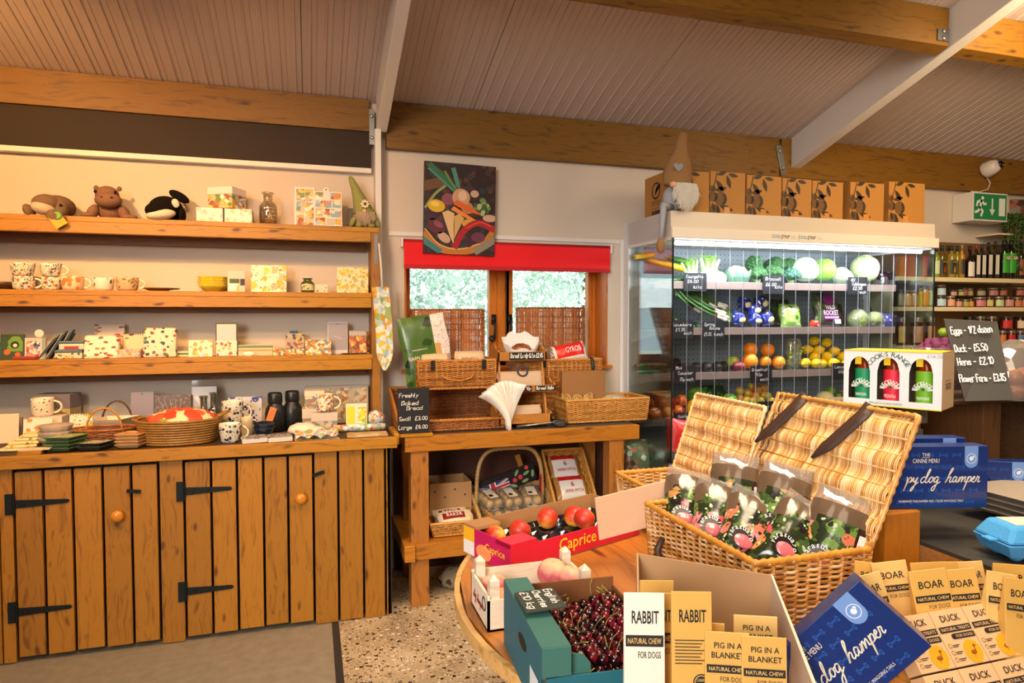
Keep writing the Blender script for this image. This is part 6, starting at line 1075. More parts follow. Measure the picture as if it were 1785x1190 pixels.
def floret(q, c, r, n, s=0, flat=.8, sd=1):
 rs_ = np.random.RandomState(sd)
 for i in range(n):
  z = 1 - 1.25 * (i + .5) / n; a = i * 2.39996; w_ = math.sqrt(max(0, 1 - z * z)); q.ell((c[0] + r * w_ * math.cos(a), c[1] + r * w_ * math.sin(a), c[2] + r * z * flat), (r * .3 * (.8 + .4 * rs_.rand()),) * 3, 7, s, h=5, noise=.25)
 q.ell(c, (r * .95, r * .95, r * .9 * flat), 12, s)
def cauli(t):
 f = MB(); floret(f, (0, 0, .07), .062, 60); build(f, 'curd', mat('#e0d6b8', .7, bump=.6, bs=300, name='curd'), t, True)
 for k in range(6): a = k * 1.05 + .2; part(t, 'leaf', [mat('#6d8f74', .5, name='cabbage_leaf')], lambda q: q.ell((.07 * math.cos(a), .07 * math.sin(a), .05), (.012, .042, .062), 10, rot=(0, R(18), a)), smooth=1)
proto('cau', 'cauliflower', 'cauliflower', cauli); place('cau', 'cream cauliflower with pale leaves on the top chiller shelf', 1284, 470, 3.70, z=SZ['A'] - .005)
def broc(c):
 def fn(t):
  f = MB(); floret(f, (0, 0, .075), .052, 46, flat=.75, sd=5); build(f, 'florets', mat(c, .8, bump=1, bs=500, name='floret', var=.25), t, True); part(t, 'stem', [mat('#7f9a5a', .5, name='broccoli_stem')], lambda q: (q.tube([(0, 0, 0), (0, 0, .05)], [.02, .022], 10), q.tube([(0, 0, .02), (.03, 0, .06)], .01, 8), q.tube([(0, 0, .02), (-.03, .01, .06)], .01, 8)), smooth=1)
 return fn
proto('bro', 'broccoli_head', 'broccoli', broc('#3f6b3a')); proto('brb', 'broccoli_head', 'broccoli', broc('#4a7460'))
for key, px, py, Y, z, rot, sc, lb in (('bro', 1320, 478, 3.65, 0, (0, 0, 0), .95, 'front broccoli head just right of the cauliflower'), ('bro', 1347, 470, 3.67, .01, (0, 0, 1), 1, 'broccoli head directly above the Broccoli price card'), ('bro', 1326, 458, 3.74, .16, (0, R(-105), R(20)), .95, 'broccoli head lying with its stem pointing left'), ('bro', 1352, 448, 3.77, .06, (0, 0, 2), 1.1, 'tall broccoli head at the back of the pile'), ('brb', 1379, 472, 3.65, .0, (0, 0, 0), .95, 'bluish broccoli head right of the Broccoli price card'), ('bro', 1372, 450, 3.76, .06, (0, 0, 4), 1.05, 'dark broccoli head behind the bluish one')):
 place(key, lb, px, py, Y, z=SZ['A'] + z, rot=rot, sc=sc)
def cabb(t, m, r, ratio=1.0, vein=None, point=0):
 f = MB(); rs_ = np.random.RandomState(8)
 f.ell((0, 0, 0), (r, r * .95, r * ratio), 26, shape=lambda x, y, z: (x * (1 + .03 * math.sin(5 * z + 2)) * (1 - point * max(0, x)), y * (1 + .03 * math.sin(4 * x)) * (1 - point * max(0, x)), z * (1 - point * max(0, x)))); build(f, 'head', m, t, True)
 for k in range(5):
  a = k * 1.3 + .4; part(t, 'outer_leaf', [m], lambda q: q.ell((r * .13 * math.cos(a), r * .13 * math.sin(a), -.1 * r), (r * .93, r * .9, r * ratio * .9), 18, rot=(.3 * math.sin(a), .3 * math.cos(a), a)), smooth=1)
 if vein: part(t, 'veins', [vein], lambda q: [q.tube([(r * 1.005 * math.sin(b) * math.cos(a + .25 * math.sin(3 * b + k)), r * .97 * math.sin(b) * math.sin(a + .25 * math.sin(3 * b + k)), r * ratio * 1.005 * math.cos(b)) for b in np.linspace(.25, 2.2, 10)], .0014, 4) for k, a in enumerate(np.linspace(0, 6.28, 18, endpoint=False))])
proto('cw', 'cabbage', 'cabbage', lambda t: cabb(t, mat('#dfe8c9', .4, name='white_leaf', var=.06, bs=20), .085, .95)); proto('cs', 'cabbage', 'cabbage', lambda t: cabb(t, mat('#7fae3f', .55, name='savoy_leaf', bump=1, bs=90, var=.2), .078, 1.0, mat('#b5d67a', .5))); proto('cp', 'cabbage', 'cabbage', lambda t: cabb(t, mat('#c9d99c', .4, name='pale_leaf', var=.08, bs=20), .085, .95, mat('#dbe6b8', .4)))
place('cw', 'large white cabbage beside the bluish broccoli', 1403, 469, 3.68, sc=1.0); place('cs', 'bright green crinkled savoy cabbage on the top shelf', 1437, 470, 3.68, sc=.95)
proto('ck', 'cabbage', 'cabbage', lambda t: cabb(t, mat('#d5dfb9', .4, name='white_leaf', var=.06, bs=20), .07, .8, None, .55)); place('ck', 'pointed white cabbage lying between the savoy and the largest cabbage', 1468, 480, 3.66, rot=(0, R(10), R(-10)), sc=1.0)
place('cp', 'largest pale green cabbage above the cabbage price card', 1508, 467, 3.69, sc=1.08, rot=(.3, .5, 0))
t = thing('salad_bag', 'dark red bagged salad at the right end of the top shelf', 'bag', (at(1548, 480, Y=3.72).x, 3.72, SZ['A'] + .002), rot=(R(-12), 0, 0)); pillow(t, 'bag', [blobs('#3a1c2a', ['#5a2434', '#a8b4bc', '#2a1420'], 30, .35, rough=.2, name='bag_print')], .15, .12, .08)
# second shelf
longveg('cuc', 'cucumber', 'cucumber', .3, .022, mat('#24501c', .35, coat=.3, name='cucumber_skin', var=.2, bs=80), mat('#6d7a4a', .6), .006, .9)
for k, (px, py, Y, z, rz) in enumerate(((1158, 552, 3.66, .022, 62), (1178, 556, 3.64, .022, 76), (1192, 552, 3.67, .022, 84), (1210, 553, 3.66, .022, 70), (1168, 541, 3.70, .062, 75))):
 place('cuc', 'dark green cucumber on the second shelf, %s' % ('nearest the side window', 'end-on above its price card', 'third from the side window', 'just left of the spring onions', 'resting on top of the others')[k], px, py, Y + .07, z=SZ['B'] + z, rot=(0, 0, R(rz)), sc=.9)
def sonion(t):
 rs_ = np.random.RandomState(2); W_, Gn = MB(), MB(); Rt = MB()
 for i in range(9):
  a, b = rs_.randn(2) * .011; W_.ell((.0 + .01 * rs_.randn(), a, .022 + b), (.018, .0105, .0105), 8); W_.tube([(-.012, a, .022 + b), (-.06, a * .9, .024 + b)], [.008, .006], 6); Gn.tube([(-.06, a * .9, .024 + b), (-.14, a * 1.2, .03 + b), (-.24, a * 2.2, .05 + b * 1.5)], [.006, .0055, .003], 5)
  for _ in range(5): Rt.tube([(.016, a, .022 + b), (.03 + .006 * rs_.rand(), a + .006 * rs_.randn(), .02 + b + .006 * rs_.randn())], .0006, 3)
 build(W_, 'bulbs', mat('#ece8d4', .35, name='onion_white'), t, True); build(Gn, 'leaves', mat('#3f6b2a', .5, name='onion_green'), t, True); build(Rt, 'roots', mat('#cdb78a', .7, name='roots'), t); part(t, 'rubber_band', [mat('#b5341c', .5)], lambda q: q.tube([(-.07, .02 * math.cos(a), .026 + .018 * math.sin(a)) for a in np.linspace(0, 6.28, 14)], .002, 4))
proto('so', 'spring_onion_bunch', 'spring onions', sonion)
for k, (px, py, Y, rz) in enumerate(((1222, 533, 3.70, 20), (1244, 538, 3.70, 14), (1260, 541, 3.70, 8), (1216, 546, 3.65, 22), (1236, 550, 3.64, 12), (1256, 553, 3.63, 4), (1262, 561, 3.61, -4))):
 place('so', 'bunch of white spring onions with green tops, %s' % ('rear left', 'rear middle', 'rear right', 'middle left', 'middle of pile', 'middle right', 'front right hanging over rail')[k], px, py, Y, rot=(0, R(16), R(rz)))
def chic(t):
 pillow(t, 'film', [blobs('#232c7a', ['#3a4aa8', '#c9d0e6', '#1a2060'], 40, .3, rough=.15, name='blue_film')], .085, .09, .06, noise=.15, wr=.02); part(t, 'chicory_tip', [grad(['#e6dcb8', '#d9c48a', '#b9a04a'], [.2, .6, 1], 0, -.03, .03, name='chicory')], lambda q: q.ell((.008, -.034, .03), (.026, .012, .018), 12, rot=(0, R(-30), 0)), smooth=1)
proto('chi', 'vegetable_pack', 'vegetable pack', chic)
for k, (px, py, Y, ry) in enumerate(((1297, 530, 3.68, 10), (1330, 528, 3.68, -12), (1286, 556, 3.62, 14), (1312, 556, 3.62, 32), (1339, 556, 3.63, -8), (1315, 540, 3.65, 0))):
 o = place('chi', 'blue film vegetable pack, %s' % ('upper left of the pile', 'upper right of the pile', 'lower left of the pile', 'lower middle of the pile', 'lower right of the pile', 'middle of the pile')[k], px, py + 11, Y, rot=(R(-14), R(ry), 0))
t = thing('tender_stem_pack', 'green vegetable pack sticking out above the blue film packs', 'vegetable pack', (at(1283, 532, Y=3.70).x, 3.72, SZ['B'] + .075), rot=(R(-10), R(-70), 0)); pillow(t, 'bag', [mat('#5d9a2a', .3, name='green_film')], .06, .1, .04)
LET = blobs('#8fae4a', ['#5d8a34', '#c4d67a', '#dfe8c4', '#3d6b2a'], 30, .45, rough=.25, name='lettuce')
def bagged(label, px, pt, pb, Y, w, d, mats, fn, name='salad_bag', cat='bag', base=None, deco=None, lean=-14):
 h = at(px, pt, Y=Y).z - (at(px, pb, Y=Y).z if base is None else base); z = at(px, pb, Y=Y).z if base is None else base
 t = thing(name, label, cat, (at(px, pb, Y=Y).x, Y + d / 2, z + .001), rot=(R(lean), 0, 0)); pillow(t, 'bag', mats, w, h, d, fn, .15, .012)
 if deco: deco(t, w, h, d)
 return t
for k, (px, Y, w) in enumerate(((1352, 3.76, .16), (1372, 3.78, .15))): bagged('dark bagged leaf salad at the back of the second shelf, %s' % ('left', 'right')[k], px, 520, 562, Y, w, .07, [blobs('#2d3a1c', ['#5a4a34', '#3d5a24', '#8a8a6a'], 30, .4, rough=.2, name='leaf_salad')], None, base=SZ['B'])
bagged('clear bag of bright green lettuce on the second shelf', 1388, 528, 566, 3.61, .15, .09, [LET, FILM], lambda u, v, fr: 0, base=SZ['B'])
sphere_fruit('tom', 'tomato', 'tomato', .034, mat('#d9482a', .2, coat=.5, name='tomato_skin')); place('tom', 'single orange-red tomato with white sticker on the second shelf', 1420, 553, 3.62, z=SZ['B'] + .031); o = PRO['tom'][0]
part(o, 'sticker', [mat('#efe8e0')], lambda m: m.rect(Fr((0, -.0338, -.004), (1, 0, -.6), (.6, 0, 1)), -.007, -.004, .007, .004, .0012))
def rock(t, w, h, d): part(t, 'lettering', [mat('#e9d0e0')], lambda m: (m.text(Fr((0, -d / 2 - .012, 0), (1, 0, 0)), 'WILD', 0, h * .55, h * .11, w * .4), m.text(Fr((0, -d / 2 - .013, 0), (1, 0, 0)), 'ROCKET', 0, h * .4, h * .13, w * .62))); part(t, 'top_badge', [mat('#7a1f6a', .3)], lambda m: m.disc(Fr((0, -d / 2 - .008, 0), (1, 0, 0)), 0, h * .78, w * .24, .001, r2=h * .15)); part(t, 'price_sticker', [mat('#e6e2e6'), mat('#c97ab5')], lambda m: (m.rect(Fr((0, -d / 2 - .012, 0), (1, 0, 0)), w * .1, h * .1, w * .36, h * .22), m.rect(Fr((0, -d / 2 - .013, 0), (1, 0, 0)), -w * .3, h * .24, w * .3, h * .3, .0008, 1)))
bagged('purple printed bag of rocket leaves on the second shelf', 1451, 508, 566, 3.62, .19, .07, [blobs('#3d4a24', ['#55702f', '#6a2a5a', '#2d3a1c'], 34, .4, rough=.2, name='rocket'), mat('#5d1f52', .25, name='purple_film')], lambda u, v, fr: 1 if (v < .12) or (.25 < u < .75 and .2 < v < .5) else 0, base=SZ['B'], deco=rock)
ICE = mat('#9aae5a', .3, name='iceberg', bump=1, bs=60, var=.25, coat=.4); proto('ice', 'iceberg_lettuce', 'lettuce', lambda t: (cabb(t, ICE, .066, .95, mat('#c9d9a0', .3)), part(t, 'wrapper', [FILM], lambda q: q.ell((0, 0, 0), (.074, .07, .07), 16, noise=.08))))
place('ice', 'film wrapped green lettuce head, larger left one on the second shelf', 1495, 548, 3.66, z=SZ['B'] + .068); place('ice', 'film wrapped green lettuce head, smaller right one on the second shelf', 1524, 552, 3.65, z=SZ['B'] + .06, sc=.88, rot=(.2, .3, 1))
bagged('lilac film packet at the right end of the second shelf', 1553, 545, 563, 3.63, .1, .05, [blobs('#4a4a8a', ['#a8a4c9', '#d0cbe0', '#33336a'], 40, .4, rough=.2, name='lilac_film')], None, base=SZ['B'])
for k, px in enumerate((1465, 1545)): bagged('dim brown bagged vegetables at the back of the second shelf, %s' % ('behind the rocket', 'behind the lilac packet')[k], px, 528, 560, 3.80, .16, .06, [blobs('#5a4a3a', ['#7a6450', '#3a3024', '#8d7f6a'], 30, .4, rough=.3, name='bagged_veg')], None, base=SZ['B'])
# third shelf
for k, (px, z, Y) in enumerate(((1134, .022, 3.64), (1136, .022, 3.69), (1137, .06, 3.66))): place('cuc', 'long cucumber lying on the third shelf by the side window, %s of three' % ('front', 'rear', 'top')[k], px, 640, Y, z=SZ['C'] + z, rot=(0, 0, R(8 - 6 * k)), sc=.62)
longveg('aub', 'aubergine', 'aubergine', .17, .036, mat('#171018', .15, coat=.6, name='aubergine_skin'), mat('#4a5a2a', .6), .01, .6); place('aub', 'black aubergine lying beside the cucumbers on the third shelf', 1172, 630, 3.68, z=SZ['C'] + .045, rot=(0, R(-18), R(35)))
sphere_fruit('avo', 'avocado', 'avocado', .036, mat('#2a2018', .5, bump=.8, bs=300, name='avocado_skin', var=.2), 14, .0, None, 1.0)
for k, (px, Y) in enumerate(((1196, 3.64), (1214, 3.66), (1232, 3.64), (1250, 3.66), (1262, 3.70))): place('avo', 'dark brown avocado in the row on the third shelf, %s from the left' % ('first', 'second', 'third', 'fourth', 'fifth')[k], px, 638, Y, z=SZ['C'] + .037, sc=(1.25, 1, 1), rot=(0, 0, R(20 * k)))
sphere_fruit('mang', 'mango', 'mango', .04, grad(['#8a9a2a', '#b5b83a', '#a8702a'], [.2, .6, 1], 0, -.04, .04, name='green_mango'), 16, 0); sphere_fruit('manr', 'mango', 'mango', .042, grad(['#7a2030', '#a83a44', '#8a7a34'], [.2, .6, 1], 0, -.04, .05, name='red_mango'), 16, 0)
place('mang', 'green mango lying on top beside the grapefruit', 1277, 626, 3.67, z=SZ['C'] + .07, sc=(1.15, .85, .8), rot=(0, R(-10), 0)); place('manr', 'red mango at the front of the third shelf', 1288, 636, 3.62, z=SZ['C'] + .037, sc=(1.15, .85, .85), rot=(0, R(8), 0))
sphere_fruit('gra', 'grapefruit', 'grapefruit', .047, grad(['#ef9a14', '#f2801a', '#f0a020'], [.1, .5, .9], 2, -.05, .05, rough=.4, name='citrus_peel'), 22, .05, 'scar')
sphere_fruit('grb', 'grapefruit', 'grapefruit', .044, mat('#f08a10', .35, bump=.5, bs=500, name='orange_peel'), 22, .05, 'scar')
for key, px, py, Y, lb, sc in (('grb', 1308, 609, 3.68, 'deep orange grapefruit, upper left of the pile', 1.05), ('grb', 1338, 610, 3.68, 'deep orange grapefruit, upper right of the pile', 1.0), ('gra', 1307, 629, 3.63, 'orange grapefruit, lower left of the pile', 1.08), ('grb', 1334, 630, 3.63, 'yellow-orange grapefruit, lower middle of the pile', .82), ('gra', 1357, 631, 3.63, 'orange grapefruit, lower right of the pile by the grapes', .9)):
 place(key, lb, px, py, Y, rot=(R(70), 0, R(20)), sc=sc)
t = thing('grape_punnet', 'tall clear plastic tub of green grapes on the third shelf', 'grapes', (at(1383, 640, Y=3.64).x, 3.645, SZ['C'] + .002)); hG = at(1383, 590, Y=3.64).z - SZ['C']
f = MB(); rs_ = np.random.RandomState(6)
for i in range(70): f.ell(((rs_.rand() - .5) * .085, (rs_.rand() - .5) * .06, .014 + (hG - .035) * rs_.rand()), (.0125, .0125, .0145), 8, h=6)
o = build(f, 'grape_bunch', mat('#93a33a', .25, sss=.2, coat=.3, name='grape_skin', var=.2, bs=30), t, True); o['kind'] = 'stuff'
part(t, 'tub', [FILM], lambda q: q.lathe([(.05, 0), (.056, .01), (.058, hG * .8), (.045, hG), (0, hG)], 20, sy=.75), smooth=1); part(t, 'price_sticker', [mat('#ece6e0')], lambda m: m.rect(Fr((.03, -.046, hG * .7), (1, .3, 0)), 0, 0, .02, .008))
sphere_fruit('lem', 'lemon', 'lemon', .032, mat('#f2c20c', .35, bump=.5, bs=400, name='lemon_peel'), 18, 0, None, 1.0, .28)
for k, (px, py, Y, rz) in enumerate(((1419, 594, 3.70, 10), (1441, 597, 3.69, 90), (1407, 609, 3.69, 30), (1427, 610, 3.67, 60), (1454, 612, 3.67, 20), (1420, 622, 3.67, 80), (1441, 621, 3.65, 0), (1404, 632, 3.62, 100), (1422, 633, 3.62, 15), (1433, 633, 3.65, 120), (1452, 632, 3.62, 40), (1470, 621, 3.64, 70), (1475, 634, 3.62, 30))):
 place('lem', 'yellow lemon, %s' % ('left one at the top of the pile', 'right one at the top of the pile', 'upper row nearest the grapes', 'upper row in the middle', 'upper row on the right', 'middle row behind two front lemons', 'middle row right of centre', 'front row touching the grape tub', 'front row in the middle', 'front row tucked behind its neighbour', 'front row on the right', 'half hidden high behind sauce gift box', 'half hidden low behind sauce gift box')[k], px, py, Y, rot=(R(75), R(20), R(rz)), sc=(1, 1, 1.12))
# fourth shelf
AP = grad(['#8a1418', '#a82020', '#d98a3a', '#c93a24'], [.2, .5, .72, .9], 2, -.04, .04, rough=.2, name='apple_skin', noise=.5, ns=40); sphere_fruit('app', 'apple', 'apple', .04, AP, 18, .22, 'stalk', .95)
for k, (px, py, Y) in enumerate(((1140, 721, 3.60), (1163, 720, 3.60), (1130, 705, 3.66), (1152, 703, 3.64), (1168, 702, 3.66), (1148, 688, 3.68), (1183, 716, 3.63), (1188, 697, 3.67))):
 place('app', 'red apple by the chiller side window, %s' % ('front left of the pile', 'yellow-blushed front middle one', 'middle row left', 'middle row centre', 'middle row right', 'on top of the pile', 'front right end', 'rear right end')[k], px, py, Y, rot=(R(50 + 20 * (k % 3)), R(15 * k), R(40 * k)), sc=1)
sphere_fruit('wat', 'watermelon', 'melon', .075, blobs('#4a7a2a', ['#24501a', '#6d9a3a'], 16, .4, rough=.35, name='watermelon_rind', stretch=(1, 1, .3)), 22, .03, 'stalk'); place('wat', 'striped green watermelon behind the yellow melon', 1215, 693, 3.72, rot=(R(80), 0, R(30)))
sphere_fruit('ymel', 'honeydew_melon', 'melon', .064, mat('#f0b414', .35, bump=.4, bs=60, name='melon_rind'), 20, .03, 'scar'); place('ymel', 'yellow honeydew melon under the striped watermelon', 1214, 712, 3.63, rot=(R(80), 0, 0), sc=(1, 1, 1.15))
bagged('clear bag of dark leafy greens behind the rear hamper lid', 1250, 672, 715, 3.66, .22, .09, [blobs('#24401c', ['#3d6b2a', '#55883a', '#16280f'], 36, .4, rough=.18, name='leafy_greens')], None, base=SZ['D'])
proto('lit', 'little_gem_lettuce', 'lettuce', lambda t: cabb(t, mat('#5d9a2a', .4, name='gem_leaf', bump=1, bs=80, var=.2), .045, .8, mat('#8fbf4a', .5))); place('lit', 'bright green little lettuce in front of the bagged greens', 1272, 696, 3.62)
sphere_fruit('plu', 'plum', 'plum', .029, grad(['#9a9a2a', '#c4a83a', '#c9703a'], [.15, .6, .95], 2, -.03, .03, rough=.3, name='plum_skin', noise=.5), 14, .08, 'scar'); sphere_fruit('plr', 'plum', 'plum', .029, grad(['#a8402a', '#b95a34', '#c99a3a'], [.15, .6, .95], 2, -.03, .03, rough=.3, name='plum_skin', noise=.4), 14, .08, 'scar')
for k, (key, px, py, Y) in enumerate((('plu', 1290, 681, 3.66), ('plu', 1304, 685, 3.65), ('plu', 1311, 673, 3.70), ('plr', 1320, 680, 3.67), ('plu', 1331, 676, 3.68), ('plu', 1316, 690, 3.64), ('plu', 1300, 697, 3.61), ('plu', 1311, 699, 3.61), ('plu', 1325, 699, 3.61), ('plu', 1338, 690, 3.64), ('plu', 1344, 699, 3.61), ('plu', 1290, 695, 3.64), ('plu', 1331, 689, 3.66))):
 place(key, 'small yellow-green plum in the pile above the Plums card' if key == 'plu' else 'single reddish plum in the yellow plum pile', px, py, Y, rot=(R(30 * k), R(25 * k), 0), group='yellow plums in the chiller' if key == 'plu' else None)
sphere_fruit('lim', 'lime', 'lime', .031, mat('#7fae1c', .3, coat=.3, bump=.4, bs=300, name='lime_peel', var=.2, bs_=0) if False else mat('#7fae1c', .3, coat=.3, name='lime_peel', var=.2, bs=30), 16, 0, None, 1, .15)
for k, (px, py, Y) in enumerate(((1374, 696, 3.64), (1388, 697, 3.64), (1448, 681, 3.70), (1463, 694, 3.66), (1480, 688, 3.67), (1470, 705, 3.62), (1489, 705, 3.62))):
 place('lim', 'bright green lime, %s' % ('left of two above the hamper lid', 'right of two above the hamper lid', 'behind the cream melon', 'beside the cream melon', 'upper right of the melon', 'front row beside the melon', 'front row right end')[k], px, py, Y, rot=(R(70), 0, R(50 * k)))
sphere_fruit('can', 'cantaloupe_melon', 'melon', .062, mat('#d9c98a', .5, bump=1, bs=90, name='netted_rind', var=.1), 22, .03, 'scar'); place('can', 'round cream cantaloupe melon on the fourth shelf', 1438, 697, 3.65)
# bottom well
f = thing('vegetable_sack', 'red and white striped plastic sack leaning in the chiller well', 'sack', (at(1178, 775, Y=3.5).x + .02, 3.47, .54), rot=(R(-8), R(12), 0)); pillow(f, 'sack', [mat('#d01c20', .3, name='red_plastic'), mat('#e6e2e2', .3, name='white_plastic'), mat('#14141a', .3, name='black_plastic')], .26, .34, .11, lambda u, v, fr: 2 if v < .4 else 1 if .45 < u < .62 else 0, .1, .02)
bagged('dark green and brown bagged vegetables in the chiller well by the side window', 1120, 770, 818, 3.55, .22, .12, [blobs('#4a5a44', ['#6a5a44', '#8fa08a', '#3a2a20', '#a05a4a'], 24, .4, rough=.25, name='bagged_veg')], None, base=.54, name='vegetable_bag')
# ---------------------------------------------------------------- on top of the chiller
KR = mat('#b07a34', .65, bump=.1, bs=80, name='kraft_card'); INK = mat('#3a2a18', .6, name='brown_ink')
def leaf2(m, fr, x, y, L, w, a):
 pts = [(L * u * math.cos(a) - s * w * math.sin(PI * u) * math.sin(a) + x, L * u * math.sin(a) + s * w * math.sin(PI * u) * math.cos(a) + y) for s, us in ((1, np.linspace(0, 1, 7)), (-1, np.linspace(1, 0, 7)[1:-1])) for u in us]; m.flat(fr, pts[::-1], .0006)
def apple_print(m, fr, W_, H_):
 m.ribbon(fr, smooth2([(.01, H_ * .55), (W_ * .12, H_ * .72), (W_ * .18, H_ * .97)]), .007, .0005)
 for x, y, L, w, a in ((.16, .8, .085, .016, -.9), (.18, .92, .07, .013, .3), (.46, .93, .085, .015, -1.25), (.5, .95, .07, .012, -.15), (.12, .56, .085, .014, .25), (.26, .22, .1, .016, -.25), (.05, .28, .06, .013, -1.2), (.2, .2, .06, .012, -1.3)): leaf2(m, fr, W_ * x, H_ * y, L, w, a)
 for x, y, r in ((.3, .38, .042), (.08, .42, .03), (.13, .12, .034), (.06, .6, .02)):
  for q in range(5): m.ring(fr, W_ * x, H_ * y, r * (1 - q * .2), r * .13, .0007, n=20)
  m.flat(fr, [(W_ * x + r * math.cos(b), H_ * y + r * math.sin(b)) for b in np.linspace(-1.2, 1.0, 10)] + [(W_ * x + r * .45 * math.cos(b), H_ * y + r * .8 * math.sin(b)) for b in np.linspace(1.0, -1.2, 10)], .0006)
TOPZ = 2.101; bt = [(2.0, 2.262, 297), (2.27, 2.51, 299), (2.522, 2.77, 306), (2.778, 2.993, 311), (3.0, 3.235, 316), (3.262, 3.53, 318), (3.57, 3.865, 318)]
for k, (a, b, pt) in enumerate(bt):
 Yb = 3.44 - (.03 if k > 4 else 0); W_ = b - a; H_ = at((1200, 1260, 1330, 1385, 1440, 1505, 1580)[k], pt, Y=Yb).z - TOPZ - .001
 t = thing('gift_carton', 'brown carton with dark apple print on the chiller top, %s from left' % ('first', 'second', 'third', 'fourth', 'fifth', 'sixth', 'seventh')[k], 'box', ((a + b) / 2, Yb, TOPZ + .0005))
 part(t, 'carton', [KR], lambda m: m.box(-W_ / 2, W_ / 2, 0, .30, 0, H_), bevel=.0015); part(t, 'apple_print', [INK], lambda m: apple_print(m, Fr((-W_ / 2, 0, 0), (1, 0, 0)), W_, H_)); part(t, 'tape', [mat('#c98a44', .25, name='tape')], lambda m: m.rect(Fr((-W_ / 2, 0, 0), (1, 0, 0)), W_ * .4, H_ * .02, W_ * .56, H_ * .2, .0009))
 if k == 0:
  sf = Fr((-W_ / 2, .3, 0), (0, -1, 0)); part(t, 'logo', [INK], lambda m: (m.ring(sf, .14, H_ * .62, .052, .012, .0006, n=28), [leaf2(m, sf, .125 + .01 * j, H_ * .5 + .012 * j, .07, .01, 1.1 - .2 * j) for j in range(3)])); part(t, 'lettering', [INK], lambda m: (m.text(sf, 'WEVER FARM', .14, H_ * .36, .016, .11), m.text(sf, 'CRAFT CIDER', .14, H_ * .29, .014, .10), m.rect(sf, .09, H_ * .2, .2, H_ * .21), m.rect(sf, .09, H_ * .02, .12, H_ * .15), m.rect(sf, .125, H_ * .02, .2, H_ * .15)))
# gnome on the corner
GY = 3.365; g0 = at(1180, 372, Y=GY); t = thing('gnome_doll', 'brown hessian hat gnome with long white beard sitting on the chiller corner', 'gnome', (g0.x, GY, TOPZ + .001)); zb = TOPZ
def gz(py): return at(1180, py, Y=GY).z - zb
HES = mat('#977044', .95, bump=1, bs=220, name='knitted_wool', var=.15); px_ = GY / 1100
part(t, 'body', [mat('#a5a6ac', .9, name='grey_jersey')], lambda m: m.ell((-.02, .02, .07), (.058, .045, .075), 14), smooth=1)
hz = gz(322); ht = gz(229)
part(t, 'hat', [HES], lambda m: m.lathe([(.084, hz - .005), (.088, hz + .01), (.087, hz + (ht - hz) * .25), (.074, hz + (ht - hz) * .42), (.052, hz + (ht - hz) * .58), (.038, hz + (ht - hz) * .7), (.033, hz + (ht - hz) * .85), (.026, hz + (ht - hz) * .96), (0, ht)], 20, sy=.6, c=(0, .0, 0)), smooth=1)
for v_ in t.children[-1].data.vertices: v_.co.x += .045 * max(0, (v_.co.z - hz) / (ht - hz) - .2)
def heart(m): fr = Fr((-.03, -.064, hz + .085), (1, 0, 0)); m.prism(fr, [(.03 * math.sin(a) ** 3, .027 * (13 * math.cos(a) - 5 * math.cos(2 * a) - 2 * math.cos(3 * a) - math.cos(4 * a)) / 16) for a in np.linspace(0, 6.283, 26, endpoint=False)][::-1], .005)
part(t, 'heart_patch', [mat('#93949a', .9, name='grey_felt')], heart); part(t, 'nose', [mat('#e3b08a', .6)], lambda m: m.ell((-.058, -.055, hz - .012), (.02, .018, .017), 12), smooth=1)
build(beard(170, .02, .075, hz + .0, hz - gz(374), -.045, .0034, 5), 'beard', mat('#cdc8bc', .9, name='white_hair', var=.15), t)
x0 = at(1158, 375, Y=FY - .03).x - g0.x; z1 = at(1152, 416, Y=FY - .03).z - zb; z2 = at(1150, 440, Y=FY - .03).z - zb
part(t, 'leg', [mat('#a0a5b2', .9, name='striped_jersey')], lambda m: m.tube([(-.03, 0, .02), (x0 + .004, -.035, .018), (x0 - .004, -.06, -.012), (x0 - .012, -.062, z1 * .5), (x0 - .018, -.062, z1)], [.018, .02, .018, .014, .013], 10), smooth=1)
part(t, 'boot', [HES], lambda m: m.ell((x0 - .022, -.066, (z1 + z2) / 2), (.024, .022, abs(z1 - z2) / 2 + .006), 14), smooth=1)
